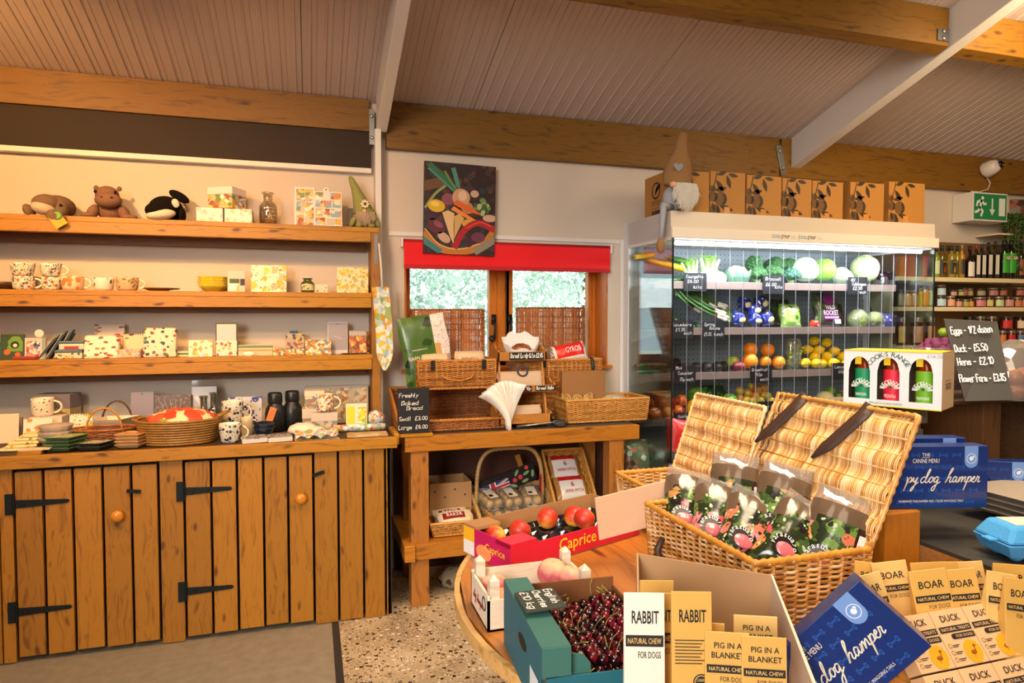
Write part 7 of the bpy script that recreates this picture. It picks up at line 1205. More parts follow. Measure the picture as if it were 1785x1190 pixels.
# ---------------------------------------------------------------- grocery shelves on the right
GYF = 3.66; gs = thing('grocery_shelves', 'cream wall shelving packed with bottles and jars right of the chiller', 'shelf', (5.1, 3.8, .3)); SHM = mat('#e2cfa6', .5, name='cream_laminate'); GZ = []
for py in (484, 535, 601, 690):
 z = at(1690, py, Y=GYF).z; GZ.append(z); f = MB(); f.box(3.93, 6.4, GYF, WY - .01, z - .03, z); build(f, 'shelf_board', SHM, gs, bevel=.002, world=1)
f = MB(); f.box(3.93, 6.4, WY - .012, WY - .004, .3, at(1690, 424, Y=3.94).z); build(f, 'back_board', mat('#7a5a34', .7, name='dark_board'), gs, world=1); f = MB(); f.box(6.4, 6.43, GYF, WY - .004, 0, 2.0); f.box(3.9, 3.93, 3.7, WY - .004, 0, GZ[0]); build(f, 'side_panel', SHM, gs, world=1)
def bottle(label, px, pt, z, r, gcol, lcol, cap, Y=3.74, square=False, l0=.12, l1=.55, deco=None, shoulder=.62):
 p = at(px, pt, Y=Y); h = p.z - z; t = thing('bottle', label, 'bottle', (p.x, Y, z + .001)); n = 4 if square else 16; R3 = Matrix.Rotation(PI / 4, 3, 'Z') if square else None; k = 1.3 if square else 1
 part(t, 'glass', [mat(gcol, .12, coat=.5, name='bottle_glass')], lambda m: m.lathe([(r * .9 * k, 0), (r * k, .005), (r * k, h * shoulder), (r * .9 * k, h * (shoulder + .06)), (r * .36 * k, h * (shoulder + .16)), (r * .34 * k, h * .86)], n, R3=R3), smooth=not square)
 part(t, 'cap', [mat(cap, .4, name='bottle_cap')], lambda m: m.lathe([(r * .42, h * .84), (r * .42, h), (0, h)], 12), smooth=1)
 if square: part(t, 'label', [mat(lcol, .5)], lambda m: m.rect(Fr((-r * .8, -r * .93, 0), (1, 0, 0)), 0, h * l0, r * 1.6, h * l1))
 else: lab(t, r, h * l0, h * l1, mat(lcol, .5, name='paper_label'))
 if deco: deco(t, r, h)
 return t
def chil(c1, c2): return lambda t, r, h: part(t, 'chilli_print', [mat(c1), mat('#e0b42a')], lambda m: ([m.flat(Fr((0, -r * 1.03, 0), (1, 0, 0)), [(-r * .4 + .3 * r * j, h * .14), (-r * .1 + .3 * r * j, h * .2), (-r * .15 + .25 * r * j, h * .4)], .0006) for j in range(2)], m.text(Fr((0, -r * 1.03, 0), (1, 0, 0)), 'CHILLI', 0, h * .49, h * .06, r * 1.3, m=1)))
for px, pt, r, g, l, c, lb, kw in ((1632, 430, .026, '#7a8a2a', '#c9cf9a', '#20201c', 'green labelled oil bottle touching the chiller side', {}), (1642, 428, .03, '#5a4a1a', '#1a1614', '#2a2c2c', 'dark labelled chilli oil bottle with red chillies, left of its pair', dict(deco=chil('#e04a1a', 0))), (1652, 428, .026, '#6a4a1a', '#201612', '#2a2c2c', 'dark labelled chilli oil bottle with red chillies, right of its pair', dict(Y=3.78, deco=chil('#d9341a', 0))), (1659, 428, .03, '#8a7a2a', '#1d1b14', '#2a2c2c', 'dark labelled oil bottle with yellow chillies', dict(deco=chil('#e6c01c', 0))), (1669, 429, .025, '#8a8a2a', '#1d1b14', '#2a2c2c', 'dark labelled oil bottle with lime green chillies', dict(Y=3.77, deco=chil('#a8c01c', 0))), (1677, 426, .022, '#a8791c', '#3a2c1c', '#8a7a5a', 'slim golden oil bottle with a dark label', {}), (1691, 429, .032, '#17100c', '#d9d2c4', '#3a1a14', 'round dark bottle with large white label', dict(l0=.06, l1=.5, shoulder=.5)), (1702, 426, .022, '#14100c', '#dcd6ca', '#8a2a34', 'square dark bottle with pink cap and white label', dict(square=True, l1=.68)), (1712, 426, .022, '#14100c', '#dcd6ca', '#1c2c34', 'square dark bottle with white label and blue-black cap', dict(square=True, l1=.68)), (1723, 423, .023, '#14120c', '#dcd6ca', '#14181a', 'square dark bottle with white label, third of the square ones', dict(square=True, l1=.66)), (1735, 421, .023, '#20200f', '#dcd6ca', '#14181a', 'square dark bottle with white label, fourth of the square ones', dict(square=True, l1=.64)), (1751, 419, .034, '#0f120c', '#2f9a1c', '#101410', 'black bottle with bright green label and red oval, left of two', dict(l0=.16, l1=.66, shoulder=.68)), (1763, 419, .034, '#0f120c', '#2f9a1c', '#101410', 'black bottle with bright green label and red oval, right of two', dict(l0=.16, l1=.66, shoulder=.68)), (1780, 424, .03, '#2a1c10', '#8a4a24', '#1c1410', 'brown bottle half hidden by the trailing plant', {})):
 t = bottle(lb, px, pt, GZ[0], r, g, l, c, **kw)
 if 'red oval' in lb: h_ = at(px, pt, Y=3.74).z - GZ[0]; part(t, 'oval_logo', [mat('#c9301c'), mat('#ece6dc'), mat('#2a2420')], lambda m: (m.disc(Fr((0, -r * 1.04, 0), (1, 0, 0)), 0, h_ * .54, r * .75, .0008, 0, r2=r * .42), m.disc(Fr((0, -r * 1.04, 0), (1, 0, 0)), 0, h_ * .54, r * .62, .0012, 1, r2=r * .32), m.ribbon(Fr((0, -r * 1.04, 0), (1, 0, 0)), smooth2([(-r * .4, h_ * .53), (-r * .1, h_ * .56), (r * .1, h_ * .53), (r * .4, h_ * .55)]), .005, .0016, 2)))
for k, (a, b, c, lb) in enumerate(((1569, 1581, '#c9722a', 'orange'), (1582, 1597, '#a83a2c', 'brick red'), (1598, 1608, '#4a2a44', 'purple'), (1609, 1617, '#c24a34', 'coral'))): pack('snack_carton', lb + ' carton on the grocery shelf seen through the chiller glass', 'carton', a, b, 447, GZ[0], 3.74, .06, mat(c, .4))
LIDC = ['#4a453f', '#8d8678', '#2a2622']
def jar(label, px, pt, z, r, lcol, Y=3.74, lid=0, fill='#5a3420', rl=.58, name='jar', cat='jar'):
 p = at(px, pt, Y=Y); h = p.z - z; t = thing(name, label, cat, (p.x, Y, z + .001)); part(t, 'glass', [mat(fill, .12, coat=.5, name='filled_glass')], lambda m: m.lathe([(r * .9, 0), (r, .004), (r, h * .74), (r * .86, h * .82), (r * .86, h * .84)], 16), smooth=1); part(t, 'lid', [mat(LIDC[lid], .35, .5, name='metal_lid')], lambda m: m.lathe([(r * .94, h * .82), (r * .96, h * .84), (r * .96, h * .98), (r * .9, h), (0, h)], 18), smooth=1); lab(t, r, h * .1, h * .1 + h * rl, mat(lcol, .55, name='paper_label'), -1.3, 1.3); return t
ORD = ('first', 'second', 'third', 'fourth', 'fifth', 'sixth', 'seventh', 'eighth', 'ninth', 'tenth', 'eleventh')
JB = ((1639, .036, '#a8c4cc', 'pale blue'), (1656, .031, '#d99a74', 'peach'), (1670, .026, '#c98a80', 'dusty pink'), (1682, .025, '#a0a04a', 'olive'), (1692, .02, '#cf8a24', 'amber'), (1707, .04, '#c9747c', 'rose pink'), (1724, .027, '#c9bf6a', 'pale yellow'), (1740, .035, '#b9cf94', 'pale green'), (1757, .036, '#c98a84', 'soft pink'), (1773, .028, '#c97a4a', 'orange'), (1785, .026, '#c9684a', 'rust'))
for k, (px, r, c, nm) in enumerate(JB): jar('%s labelled jar standing in the bottom row of middle grocery shelf' % nm, px, (515, 516, 521, 522, 521, 518, 517, 517, 517, 518, 518)[k], GZ[1], r * 1.05, c, lid=k % 2)
for k, (px, pt, r, c, nm) in enumerate(((1639, 496, .036, '#b0c4c8', 'pale blue'), (1661, 505, .026, '#b98a80', 'mauve pink'), (1674, 505, .027, '#a09a4a', 'olive'), (1681, 501, .026, '#8a4a44', 'maroon'), (1690, 503, .024, '#9a8a4a', 'mustard'), (1708, 503, .036, '#8d8a6a', 'grey green'), (1729, 502, .04, '#a07068', 'dusky pink'), (1747, 502, .03, '#a0603a', 'brown orange'), (1776, 501, .036, '#a85a4a', 'brick red'))): jar('%s labelled jar stacked in the upper row of middle grocery shelf' % nm, px, pt, at(px, 517, Y=3.74).z + .003, r, c, lid=(k + 1) % 2, Y=3.755)
for px, pt, r, c, lb, f_ in ((1570, 505, .024, '#8d8468', 'grey topped jar seen through the chiller glass', '#5a5040'), (1582, 506, .03, '#b5905a', 'tan labelled jar, left of two behind the glass', '#a8642a'), (1593, 506, .03, '#b5905a', 'tan labelled jar, right of two behind the glass', '#a8642a'), (1604, 502, .02, '#b5a01c', 'slim bright yellow bottle behind the glass', '#c4a814'), (1612, 498, .027, '#d9922a', 'orange labelled bottle with amber oil behind the glass', '#a8701c'), (1622, 500, .026, '#a8b08a', 'pale green labelled bottle behind the glass', '#8a8a2a')): jar(lb, px, pt, GZ[1], r, c, fill=f_)
for k, (px, pt, pb, r, c, lid, nm) in enumerate(((1690, 552, 580, .04, '#3a2420', 2, 'black lidded dark'), (1708, 551, 580, .035, '#8a5a34', 1, 'tan lidded brown'), (1728, 551, 580, .036, '#7a2a2a', 1, 'wine red'), (1753, 551, 574, .042, '#c42a2c', 0, 'bright red'), (1778, 552, 574, .04, '#d9bfa0', 2, 'cream'), (1731, 577, 0, .027, '#5a3424', 1, 'dark brown'), (1747, 576, 0, .027, '#c9742a', 1, 'orange'), (1762, 576, 0, .03, '#c02028', 1, 'scarlet'), (1778, 576, 0, .027, '#5a7aa0', 1, 'blue'), (1571, 553, 0, .03, '#c9a44a', 1, 'mustard yellow'), (1598, 553, 0, .042, '#b9805a', 1, 'peach brown'), (1622, 553, 0, .03, '#a87a4a', 1, 'tan'))):
 jar('%s labelled preserve jar on the lower grocery shelf%s' % (nm, ', upper layer' if pb else ', lower layer' if px > 1700 else ' behind glass'), px, pt, GZ[2] if not pb else at(px, pb, Y=3.74).z, r, c, lid=lid, fill='#4a1c14')
# exit sign, camera, plant
a, b = at(1695, 384, Y=3.78), at(1757, 338, Y=3.78); W_, H_ = b.x - a.x, b.z - a.z; t = thing('exit_sign', 'green emergency exit sign with running figure, arrow and door in white box', 'sign', ((a.x + b.x) / 2, 3.78, a.z))
part(t, 'housing', [mat('#dcd4ca', .4, name='white_plastic')], lambda m: m.box(-W_ / 2, W_ / 2, 0, WY - 3.78 - .004, 0, H_), bevel=.004); fr = Fr((-W_ / 2, 0, 0), (1, 0, 0))
part(t, 'sign_face', [mat('#0c7a44', .25, emit=.06, name='green_acrylic')], lambda m: m.rect(fr, .012, .012, W_ - .012, H_ - .012, .001))
def pict(m, k):
 if k == 0: return m.rect(fr, W_ * .74, H_ * .2, W_ * .92, H_ * .82, .002)
 if k == 1: m.rect(fr, W_ * .53, H_ * .4, W_ * .57, H_ * .8, .002); m.flat(fr, [(W_ * .47, H_ * .42), (W_ * .55, H_ * .2), (W_ * .63, H_ * .42)], .002); return
 m.disc(fr, W_ * .27, H_ * .8, H_ * .06, .002)
 for P in ([(.24, .72), (.2, .45)], [(.2, .46), (.28, .34), (.24, .2)], [(.2, .46), (.15, .34), (.08, .3)], [(.24, .7), (.32, .58), (.36, .6)], [(.23, .7), (.13, .66), (.11, .54)]): m.ribbon(fr, [(W_ * x, H_ * y) for x, y in P], .02, .002)
for k_, nm_ in enumerate(('door_symbol', 'arrow_symbol', 'running_figure')): part(t, nm_, [mat('#dfe9e0', .4)], lambda m: pict(m, k_))
c = at(1721, 297, Y=3.87); t = thing('security_camera', 'white dome security camera fixed to the eaves beam', 'camera', (c.x, 3.895, c.z)); Rm = Matrix.Rotation(R(75), 3, 'X') @ Matrix.Rotation(R(0), 3, 'Z')
part(t, 'housing', [mat('#e6ddd6', .3, name='white_plastic')], lambda m: m.lathe([(.05, 0), (.062, .02), (.055, .07), (.045, .1), (.03, .112), (0, .115)], 20, R3=Rm), smooth=1); part(t, 'lens', [mat('#17120e', .1)], lambda m: m.ell((.03, -.105, .03), (.03, .022, .03), 14), smooth=1); part(t, 'led_row', [mat('#d9d4cc')], lambda m: [m.disc(Fr((.02 + .008 * k, -.127, .022), (1, 0, 0)), 0, 0, .003, .001, n=8) for k in range(4)]); e = at(1690, 334, Y=3.9) - MW[t.name].translation
part(t, 'cable', [mat('#dfd8d0', .4)], lambda m: m.tube([(0, -.01, -.03), (.05, -.012, -.09), (.03, -.01, -.14), (e.x * .4, -.008, e.z), (e.x, -.006, e.z)], .004, 6), smooth=1)
f = MB(); zz = at(1752, 408, Y=3.8).z; f.box(at(1732, 408, Y=3.8).x, 6.0, 3.76, WY - .004, zz - .012, zz); solo(f, 'wall_shelf', SHM, 'small high cream wall shelf holding the trailing plant', 'shelf')
p = at(1764, 400, Y=3.84); t = thing('trailing_plant', 'trailing green pot plant hanging over the bottles at right edge', 'plant', (p.x, 3.84, zz + .001)); part(t, 'pot', [mat('#8a5a3a', .7)], lambda m: m.lathe([(.05, 0), (.07, .1), (.06, .1), (0, .09)], 16), smooth=1); rs_ = np.random.RandomState(9); F_, S_ = MB(), MB()
for k in range(44):
 a = rs_.rand() * 6.28; q0 = np.array([.05 * math.cos(a), .05 * math.sin(a) - .02, .1]); L = .12 + .28 * rs_.rand(); P = [q0, q0 + [.05 * math.cos(a), -.03 + .03 * math.sin(a), .04], q0 + [.08 * math.cos(a), -.05, -.1], q0 + [.09 * math.cos(a), -.05, -.1 - L]]; S_.tube(P, .0016, 4)
 for j in range(34): u = rs_.rand(); i = int(u * 3); c_ = P[i] + (P[i + 1] - P[i]) * (u * 3 - i) + rs_.randn(3) * .008; d_ = rs_.randn(3) * .015; e_ = np.cross(d_, rs_.randn(3)); e_ = e_ / (np.linalg.norm(e_) + 1e-6) * .01; F_.add([c_ - d_, c_ + e_, c_ + d_, c_ - e_], [(0, 1, 2, 3)])
build(S_, 'vines', mat('#4a5a2a', .6), t); build(F_, 'leaves', mat('#3d5a24', .5, name='leaf', var=.3, bs=20), t)
f = MB(); a, b = at(1762, 405, Y=3.93), at(1800, 350, Y=3.93); f.box(a.x, b.x, 3.91, 3.945, a.z + .05, b.z); solo(f, 'framed_print', patch(['#3a2a24', '#7a4a34', '#8d8a84', '#4a2a20', '#a8684a'], 20, name='dark_print'), 'dark framed print behind the trailing plant at right edge', 'picture')
# painting over the window
a, b = at(738, 438, Y=3.88), at(862, 289, Y=3.88); W_ = b.x - a.x; H_ = at(739, 277, Y=3.88).z - a.z; t = thing('painting', 'unframed canvas painting of vegetables in a basket hung above the window', 'painting', ((a.x + b.x) / 2, 3.885, a.z - .012), rot=(0, R(1.2), 0))
part(t, 'canvas', [blobs('#2a1614', ['#3a2020', '#44282c', '#24343a', '#5a3024'], 26, .5, name='dark_ground')], lambda m: m.box(-W_ / 2, W_ / 2, 0, .025, 0, H_)); fr = Fr((-W_ / 2, 0, 0), (1, 0, 0)); cc = {}
def veg(name, col, fn): part(t, name, [c if not isinstance(c, str) else mat(c, .5, name='oil_paint') for c in col], fn)
E_ = lambda m, x, y, rx, ry, a=0, k=0, o=.001: m.flat(fr, [(W_ * x + W_ * (rx * math.cos(q) * math.cos(a) - ry * math.sin(q) * math.sin(a)), H_ * y + W_ * (rx * math.cos(q) * math.sin(a) + ry * math.sin(q) * math.cos(a))) for q in np.linspace(0, 6.1, 22)], o, k)
TP = lambda m, pts, w, k=0, o=.0012: m.ribbon(fr, smooth2([(W_ * x, H_ * y) for x, y in pts]), W_ * w, o, k)
veg('painted_basket', ['#b9752a', '#3a7a80', '#d9a45a', '#6a4a2a', '#8d7f6a'], lambda m: (TP(m, [(0, .2), (.2, .06), (.5, .03), (.8, .1), (1, .3)], .09, 0, .0006), TP(m, [(.0, .12), (.2, .02)], .12, 1, .0007), TP(m, [(.02, .26), (.22, .1), (.5, .06), (.78, .13)], .02, 2, .0008), TP(m, [(.75, .05), (.98, .16)], .12, 4, .0007), TP(m, [(.0, .74), (.3, .8)], .14, 3, .0005)))
veg('painted_leek', ['#2d6a4a', '#4a8a7a', '#6d8a3a', '#8a9a5a'], lambda m: (TP(m, [(.08, .96), (.25, .85), (.44, .71)], .07, 0), TP(m, [(.06, .92), (.2, .83), (.4, .7)], .03, 1, .0014), TP(m, [(.4, .93), (.45, .8), (.47, .7)], .06, 1), TP(m, [(.28, .9), (.36, .8), (.44, .72)], .03, 2, .0015), TP(m, [(.02, .5), (.15, .65), (.28, .74)], .035, 3)))
veg('painted_squash', ['#c99a78', '#b9805c', '#e0b996'], lambda m: (E_(m, .51, .63, .125, .12, 0, 0, .0016), E_(m, .6, .52, .09, .08, -.6, 1, .0015), E_(m, .53, .65, .06, .07, 0, 2, .0018)))
veg('painted_lemon', ['#d9b01c', '#efd25a'], lambda m: (E_(m, .17, .52, .12, .085, -.1, 0, .0016), E_(m, .15, .54, .06, .035, -.1, 1, .0018)))
veg('painted_carrots', ['#d9621c', '#e8883a'], lambda m: [m.flat(fr, [(W_ * a_, H_ * b_) for a_, b_ in P], .002 + .0003 * k, k % 2) for k, P in enumerate(([(.4, .55), (.44, .6), (.6, .55), (.85, .44), (.6, .48)], [(.37, .49), (.41, .53), (.7, .4), (.86, .34), (.6, .4)]))])
veg('painted_parsnips', ['#dcb982', '#cfa566'], lambda m: [m.flat(fr, [(W_ * a_, H_ * b_) for a_, b_ in P], .0022 + .0003 * k, k) for k, P in enumerate(([(.25, .45), (.33, .48), (.42, .45), (.41, .32), (.42, .1), (.36, .2)], [(.42, .42), (.49, .45), (.56, .4), (.48, .27), (.42, .16)]))])
veg('painted_chilli', ['#a8141c', '#d94a3a'], lambda m: (TP(m, [(.44, .09), (.55, .26), (.75, .36), (.98, .3)], .085, 0, .003), TP(m, [(.6, .3), (.78, .37), (.94, .33)], .018, 1, .0034)))
veg('painted_greens', ['#3d5a24', '#6d8a4a', '#a8b58a'], lambda m: [E_(m, .82 + .12 * math.cos(k * 2.4) * ((k % 5) / 5), .54 + .1 * math.sin(k * 2.4) * ((k % 7) / 7), .045, .03, k, k % 3, .0014 + .0001 * k) for k in range(22)])
for k_, (c_, q) in enumerate((('#5a2434', (.17, .3, .13, .1, -.4)), ('#8a4a5a', (.2, .32, .07, .04, -.5)), ('#c9a48a', (.28, .18, .1, .06, -.6)), ('#6a3048', (.76, .2, .1, .07)), ('#3a1c34', (.62, .14, .07, .07)), ('#d0a040', (.62, .35, .09, .06, .2)), ('#3a1c34', (.1, .42, .09, .07)), ('#c9a48a', (.7, .68, .06, .05)), ('#8a4a5a', (.33, .6, .09, .08)), ('#c9a48a', (.92, .42, .1, .05)))): veg('painted_root', [c_], lambda m: E_(m, *q, *([0] if len(q) == 4 else []), 0, .0012 + .0002 * (k_ == 1)))
for ch_ in t.children:
 for v_ in ch_.data.vertices: v_.co.x = min(max(v_.co.x, -W_ / 2), W_ / 2); v_.co.z = min(max(v_.co.z, 0), H_)
# ---------------------------------------------------------------- round display table in the foreground
IZ = .75; t = thing('round_table', 'large round pine table crowded with fruit boxes and hampers in the foreground', 'table', (1.2, 1.6, 0))
IW = wood('#b5712a', '#8a4f18', 'Y', 1, .4, name='pine', coat=.2); f = MB()
for k in range(9):
 x0 = -.83 + .1844 * k; pts = [(x, s * math.sqrt(max(0, .83 ** 2 - x * x))) for s, xs in ((-1, np.linspace(x0, x0 + .183, 7)), (1, np.linspace(x0 + .183, x0, 7))) for x in xs]; f.prism(Fr((0, 0, IZ), (1, 0, 0), (0, 1, 0)), pts, .032)
build(f, 'tabletop', IW, t); part(t, 'edge_band', [wood('#d9a866', '#b98444', 'X', 1, .4, False, name='pale_pine')], lambda m: m.lathe([(.831, IZ - .034), (.846, IZ - .034), (.846, IZ - .001), (.831, IZ - .001), (.831, IZ - .034)], 72, cap=False))
for k in range(4): part(t, 'leg', [M_pine_z], lambda m: m.box(.42 * math.cos(k * 1.57 + .8) - .04, .42 * math.cos(k * 1.57 + .8) + .04, .42 * math.sin(k * 1.57 + .8) - .04, .42 * math.sin(k * 1.57 + .8) + .04, 0, IZ - .034), bevel=.003)
f = MB(); f.lathe([(.17, 0), (.2, .1), (.19, .28), (.14, .34), (0, .33)], 16, wave=lambda a, z: .1 * math.sin(3 * a + z * 9)); solo(f, 'paper_sack', blobs('#b9ab9a', ['#5a6478', '#a89a88'], 9, .3, rough=.6, name='paper_sack'), 'crumpled pale paper sack on the floor below the round table edge', 'sack', smooth=1, loc=(.62, 1.42, 0))
# open hampers of willow with leather straps
LTH = mat('#3f2a20', .5, name='leather'); WIL = wick('#dba55c', '#9a5f24', c3='#f2dcb8', rough=.28); WIL2 = wick('#c98a34', '#95591a', c3='#d9a24a')
def hamper(label, x0, x1, y0, y1, zr, lid, straps):
 t = wbasket('wicker_hamper', label, 'hamper', ((x0 + x1) / 2, y0, IZ + .002), x1 - x0, y1 - y0, zr - IZ, WIL, .012, r=.0036, sp=.028, rimr=.0085, rimm=WIL2); w, d, h = x1 - x0, y1 - y0, zr - IZ; o = Vector((w / 2 + .004, 0, h + .008)); u = Vector((lid[0], 0, lid[1])); e = Vector((0, d, 0)); wlid(t, o, o + e, o + e + u, o + u, WIL, int(d / .0056), 8, .0024, .007, amp=.006)
 n = u.normalized().cross(Vector((0, 1, 0))) * -1
 n = Vector((-lid[1], 0, lid[0])).normalized()
 for s in straps:
  p = o + e * s + u; m = MB(); P = [p - n * .02 - u * .03, p + u.normalized() * .012, p + n * .012 - u * .06, p + n * .02 - u * .35 + e * .12, p + n * .03 - u * .52 + e * .19]; B = Vector((0, .017, .006)); Q = []
  for i in range(4): Q += [P[i].lerp(P[i + 1], k / 4) for k in range(4)]
  Q.append(P[-1]); v = []
  for i, q in enumerate(Q): wd = B * (1 if i < 14 else (.75, .5, .2)[i - 14]); v += [q - wd, q + wd]
  m.add(v, [(2 * i, 2 * i + 1, 2 * i + 3, 2 * i + 2) for i in range(16)]); b = build(m, 'strap', LTH, t, True); sd = b.modifiers.new('leather', 'SOLIDIFY'); sd.thickness = .003
 return t
H1 = hamper('big pale willow hamper with open lid and dark straps full of peach bags', .94, 1.26, 1.235, 1.735, .95, (.135, .30), (.78, .30)); H2 = hamper('second pale willow hamper with raised lid standing behind the peach hamper', 1.12, 1.36, 1.88, 2.3, .9, (.10, .285), ())
part(H1, 'buckle_strap', [LTH], lambda m: m.tube([(-.162, .40, .13), (-.178, .40, .10), (-.174, .395, .06), (-.172, .39, .02)], [.008, .011, .01, .006], 6), smooth=1)
PCH = grad(['#b82c18', '#e2662a', '#f2b03c'], [.2, .5, .85], 0, -.035, .035, rough=.45, name='peach_skin', noise=.5, ns=30); sphere_fruit('pea', 'peach', 'peach', .036, PCH, 18, .2, 'scar', .97); PK = grad(['#d98a7a', '#c95a6a', '#e0a884'], [.2, .5, .85], 2, -.035, .035, rough=.7, name='fuzzy_peach', noise=.4, ns=25); sphere_fruit('pkp', 'peach', 'peach', .04, PK, 20, .22, 'scar', .95)
BAGP = blobs('#242c18', ['#c2505a', '#3d5228', '#d97a48', '#cf6a50', '#3a4a24', '#d9808a', '#62803c', '#1d1a18', '#c46a5a', '#4a5f2c'], 22, .5, rough=.18, name='orchard_print', cols2=['#6a8444', '#44602a', '#a8b890', '#2a2422', '#384a22'], s2=70, th2=.36)
CLR = glass('#f2ede6', .14, .05, name='clear_film', alpha=.12)
def pbag(label, p, ang, lean, w=.135, h=.24, rz=-30):
 t = thing('fruit_bag', label, 'fruit bag', p, rot=(R(lean), R(ang), R(rz))); pillow(t, 'bag', [BAGP, mat('#2a2018', .18, coat=.5, name='dark_film'), CLR, mat('#5d4a3a', .2, coat=.4, name='brown_film')], w, h, .085, lambda u, v, fr: 2 if v > .82 else 3 if v > .66 + .1 * (u - .5) else 1 if u > .84 else 0, .1, .02)
 fr = Fr((0, -.052, 0), (1, 0, 0)); part(t, 'brand_ring', [mat('#e9e4de'), mat('#1c1716', .3), mat('#c2606a', .25, coat=.4)], lambda m: (m.disc(fr, -.022, h * .24, .03, .001, 1), m.ell((-.014, -.051, h * .21), (.026, .006, .02), 12, 2), m.arc(fr, 'paraguayo', -.022, h * .24, .026, .009, PI * 1.15, PI * .0, .0022)))
 part(t, 'label', [mat('#b9b6b2', .4), mat('#2a2828')], lambda m: (m.rect(Fr((0, -.03, 0), (1, 0, 0)), w * .36, h * .2, w * .47, h * .6, .008), [m.rect(Fr((0, -.03, 0), (1, 0, 0)), w * .37, h * (.24 + .03 * k), w * .46, h * (.25 + .03 * k), .009, 1) for k in range(6)]))
for x, y, z, an, le, rz, lb in ((1.02, 1.66, .85, 12, -42, -24, 'peach bag at the far left of the hamper beside its bar code panel'), (1.04, 1.55, .85, 14, -44, -28, 'peach bag second from left in front of the hamper lid'), (1.03, 1.43, .86, 24, -46, -32, 'peach bag lying centre front of the hamper'), (1.06, 1.33, .875, 34, -44, -38, 'peach bag nearest the camera with a large orange fruit picture'), (1.17, 1.30, .85, 16, -24, -44, 'dark peach bag at the right end under the lid hinge'), (1.15, 1.62, .87, 6, -24, -30, 'rear peach bag peeping up left of centre against the lid'), (1.16, 1.46, .88, 14, -24, -34, 'rear peach bag shining at the right against the lid')): pbag('printed ' + lb, (x, y, z), an, le, rz=rz)
# pink stone fruit box
t = thing('fruit_carton', 'magenta and red open fruit box with yellow lettering holding nectarines', 'fruit box', (.552, 1.83, IZ + .001), rz=R(21)); L, DP, HB = .56, .24, .072; PNK = mat('#c4145a', .4, name='magenta_card'); RED = mat('#d01c34', .4, name='red_card'); KI = mat('#a8784a', .8, name='cardboard'); YW = mat('#f0c41c', .5)
part(t, 'carton', [KI, RED, PNK], lambda m: (m.box(.0, L, 0, .004, 0, HB, 1), m.box(0, L, DP - .004, DP, 0, HB + .02), m.box(-.004, 0, 0, DP, 0, HB + .015, 2), m.box(L, L + .004, 0, DP, 0, HB + .02), m.box(0, L, 0, DP, 0, .004), m.box(-.004, .10, .0, .07, HB, HB + .012, 1), m.box(-.004, .09, DP - .07, DP, HB + .012, HB + .022, 0)))
part(t, 'lettering', [YW], lambda m: (m.text(Fr((0, 0, 0), (1, 0, 0)), 'Caprice', .27, HB * .52, .05, .16, .001, 0, .01), m.text(Fr((0, 0, 0), (1, 0, 0)), 'Stone Fruit', .46, HB * .5, .018, .10), m.text(Fr((-.004, DP, 0), (0, -1, 0)), 'Caprice', DP * .7, HB * .6, .03, .1, .001, 0, .01)))
part(t, 'end_print', [mat('#efb01c'), mat('#ece2da'), mat('#e8905a')], lambda m: (m.rect(Fr((-.004, DP, 0), (0, -1, 0)), 0, HB * .6, .06, HB + .014, .0006), m.rect(Fr((-.004, DP, 0), (0, -1, 0)), 0, .0, .06, HB * .6, .0006, 1), m.disc(Fr((-.004, DP, 0), (0, -1, 0)), .11, .025, .04, .0008, 2, r2=.024)))
def ctray(m):
 nx, ny = 44, 24; v = [(.012 + (L - .02) * i / nx, .01 + (DP - .02) * j / ny, .045 - .026 * abs(math.sin(i / nx * PI * 7) * math.sin(j / ny * PI * 4)) ** .6) for j in range(ny + 1) for i in range(nx + 1)]; m.add(v, [(j * (nx + 1) + i, j * (nx + 1) + i + 1, (j + 1) * (nx + 1) + i + 1, (j + 1) * (nx + 1) + i) for j in range(ny) for i in range(nx)])
part(t, 'cup_tray', [mat('#12141c', .12, coat=.6, name='black_tray')], ctray, smooth=1); M0 = MW[t.name]
for k, (x, y, z) in enumerate(((.06, .16, .054), (.15, .145, .06), (.285, .165, .07), (.375, .13, .068), (.37, .075, .074))):
 p = M0 @ Vector((x, y, z)); tt, used = PRO['pea']; lb = ('orange nectarine half hidden at the left end of the magenta box', 'red nectarine alone at left in the magenta box', 'orange-red nectarine in the middle of the magenta box', 'yellow blushed nectarine at right rear in the magenta box', 'yellow and purple nectarine at right front in the magenta box')[k]
 if used: dup(tt, p, rot=(.5, .6 * k, k), label=lb)
 else: PRO['pea'][1] = True; tt.location = p; tt['label'] = lb
a, b, c, d = at(1045, 942, D=1.97), at(1222, 895, D=2.05), at(1205, 826, D=2.05), at(1037, 868, D=1.97); f = MB(); f.plate(a, b, c, d, .006); solo(f, 'cardboard_sheet', mat('#c9a283', .8, name='cardboard'), 'blank beige cardboard sheet propped across the magenta box', 'cardboard', bevel=.002)
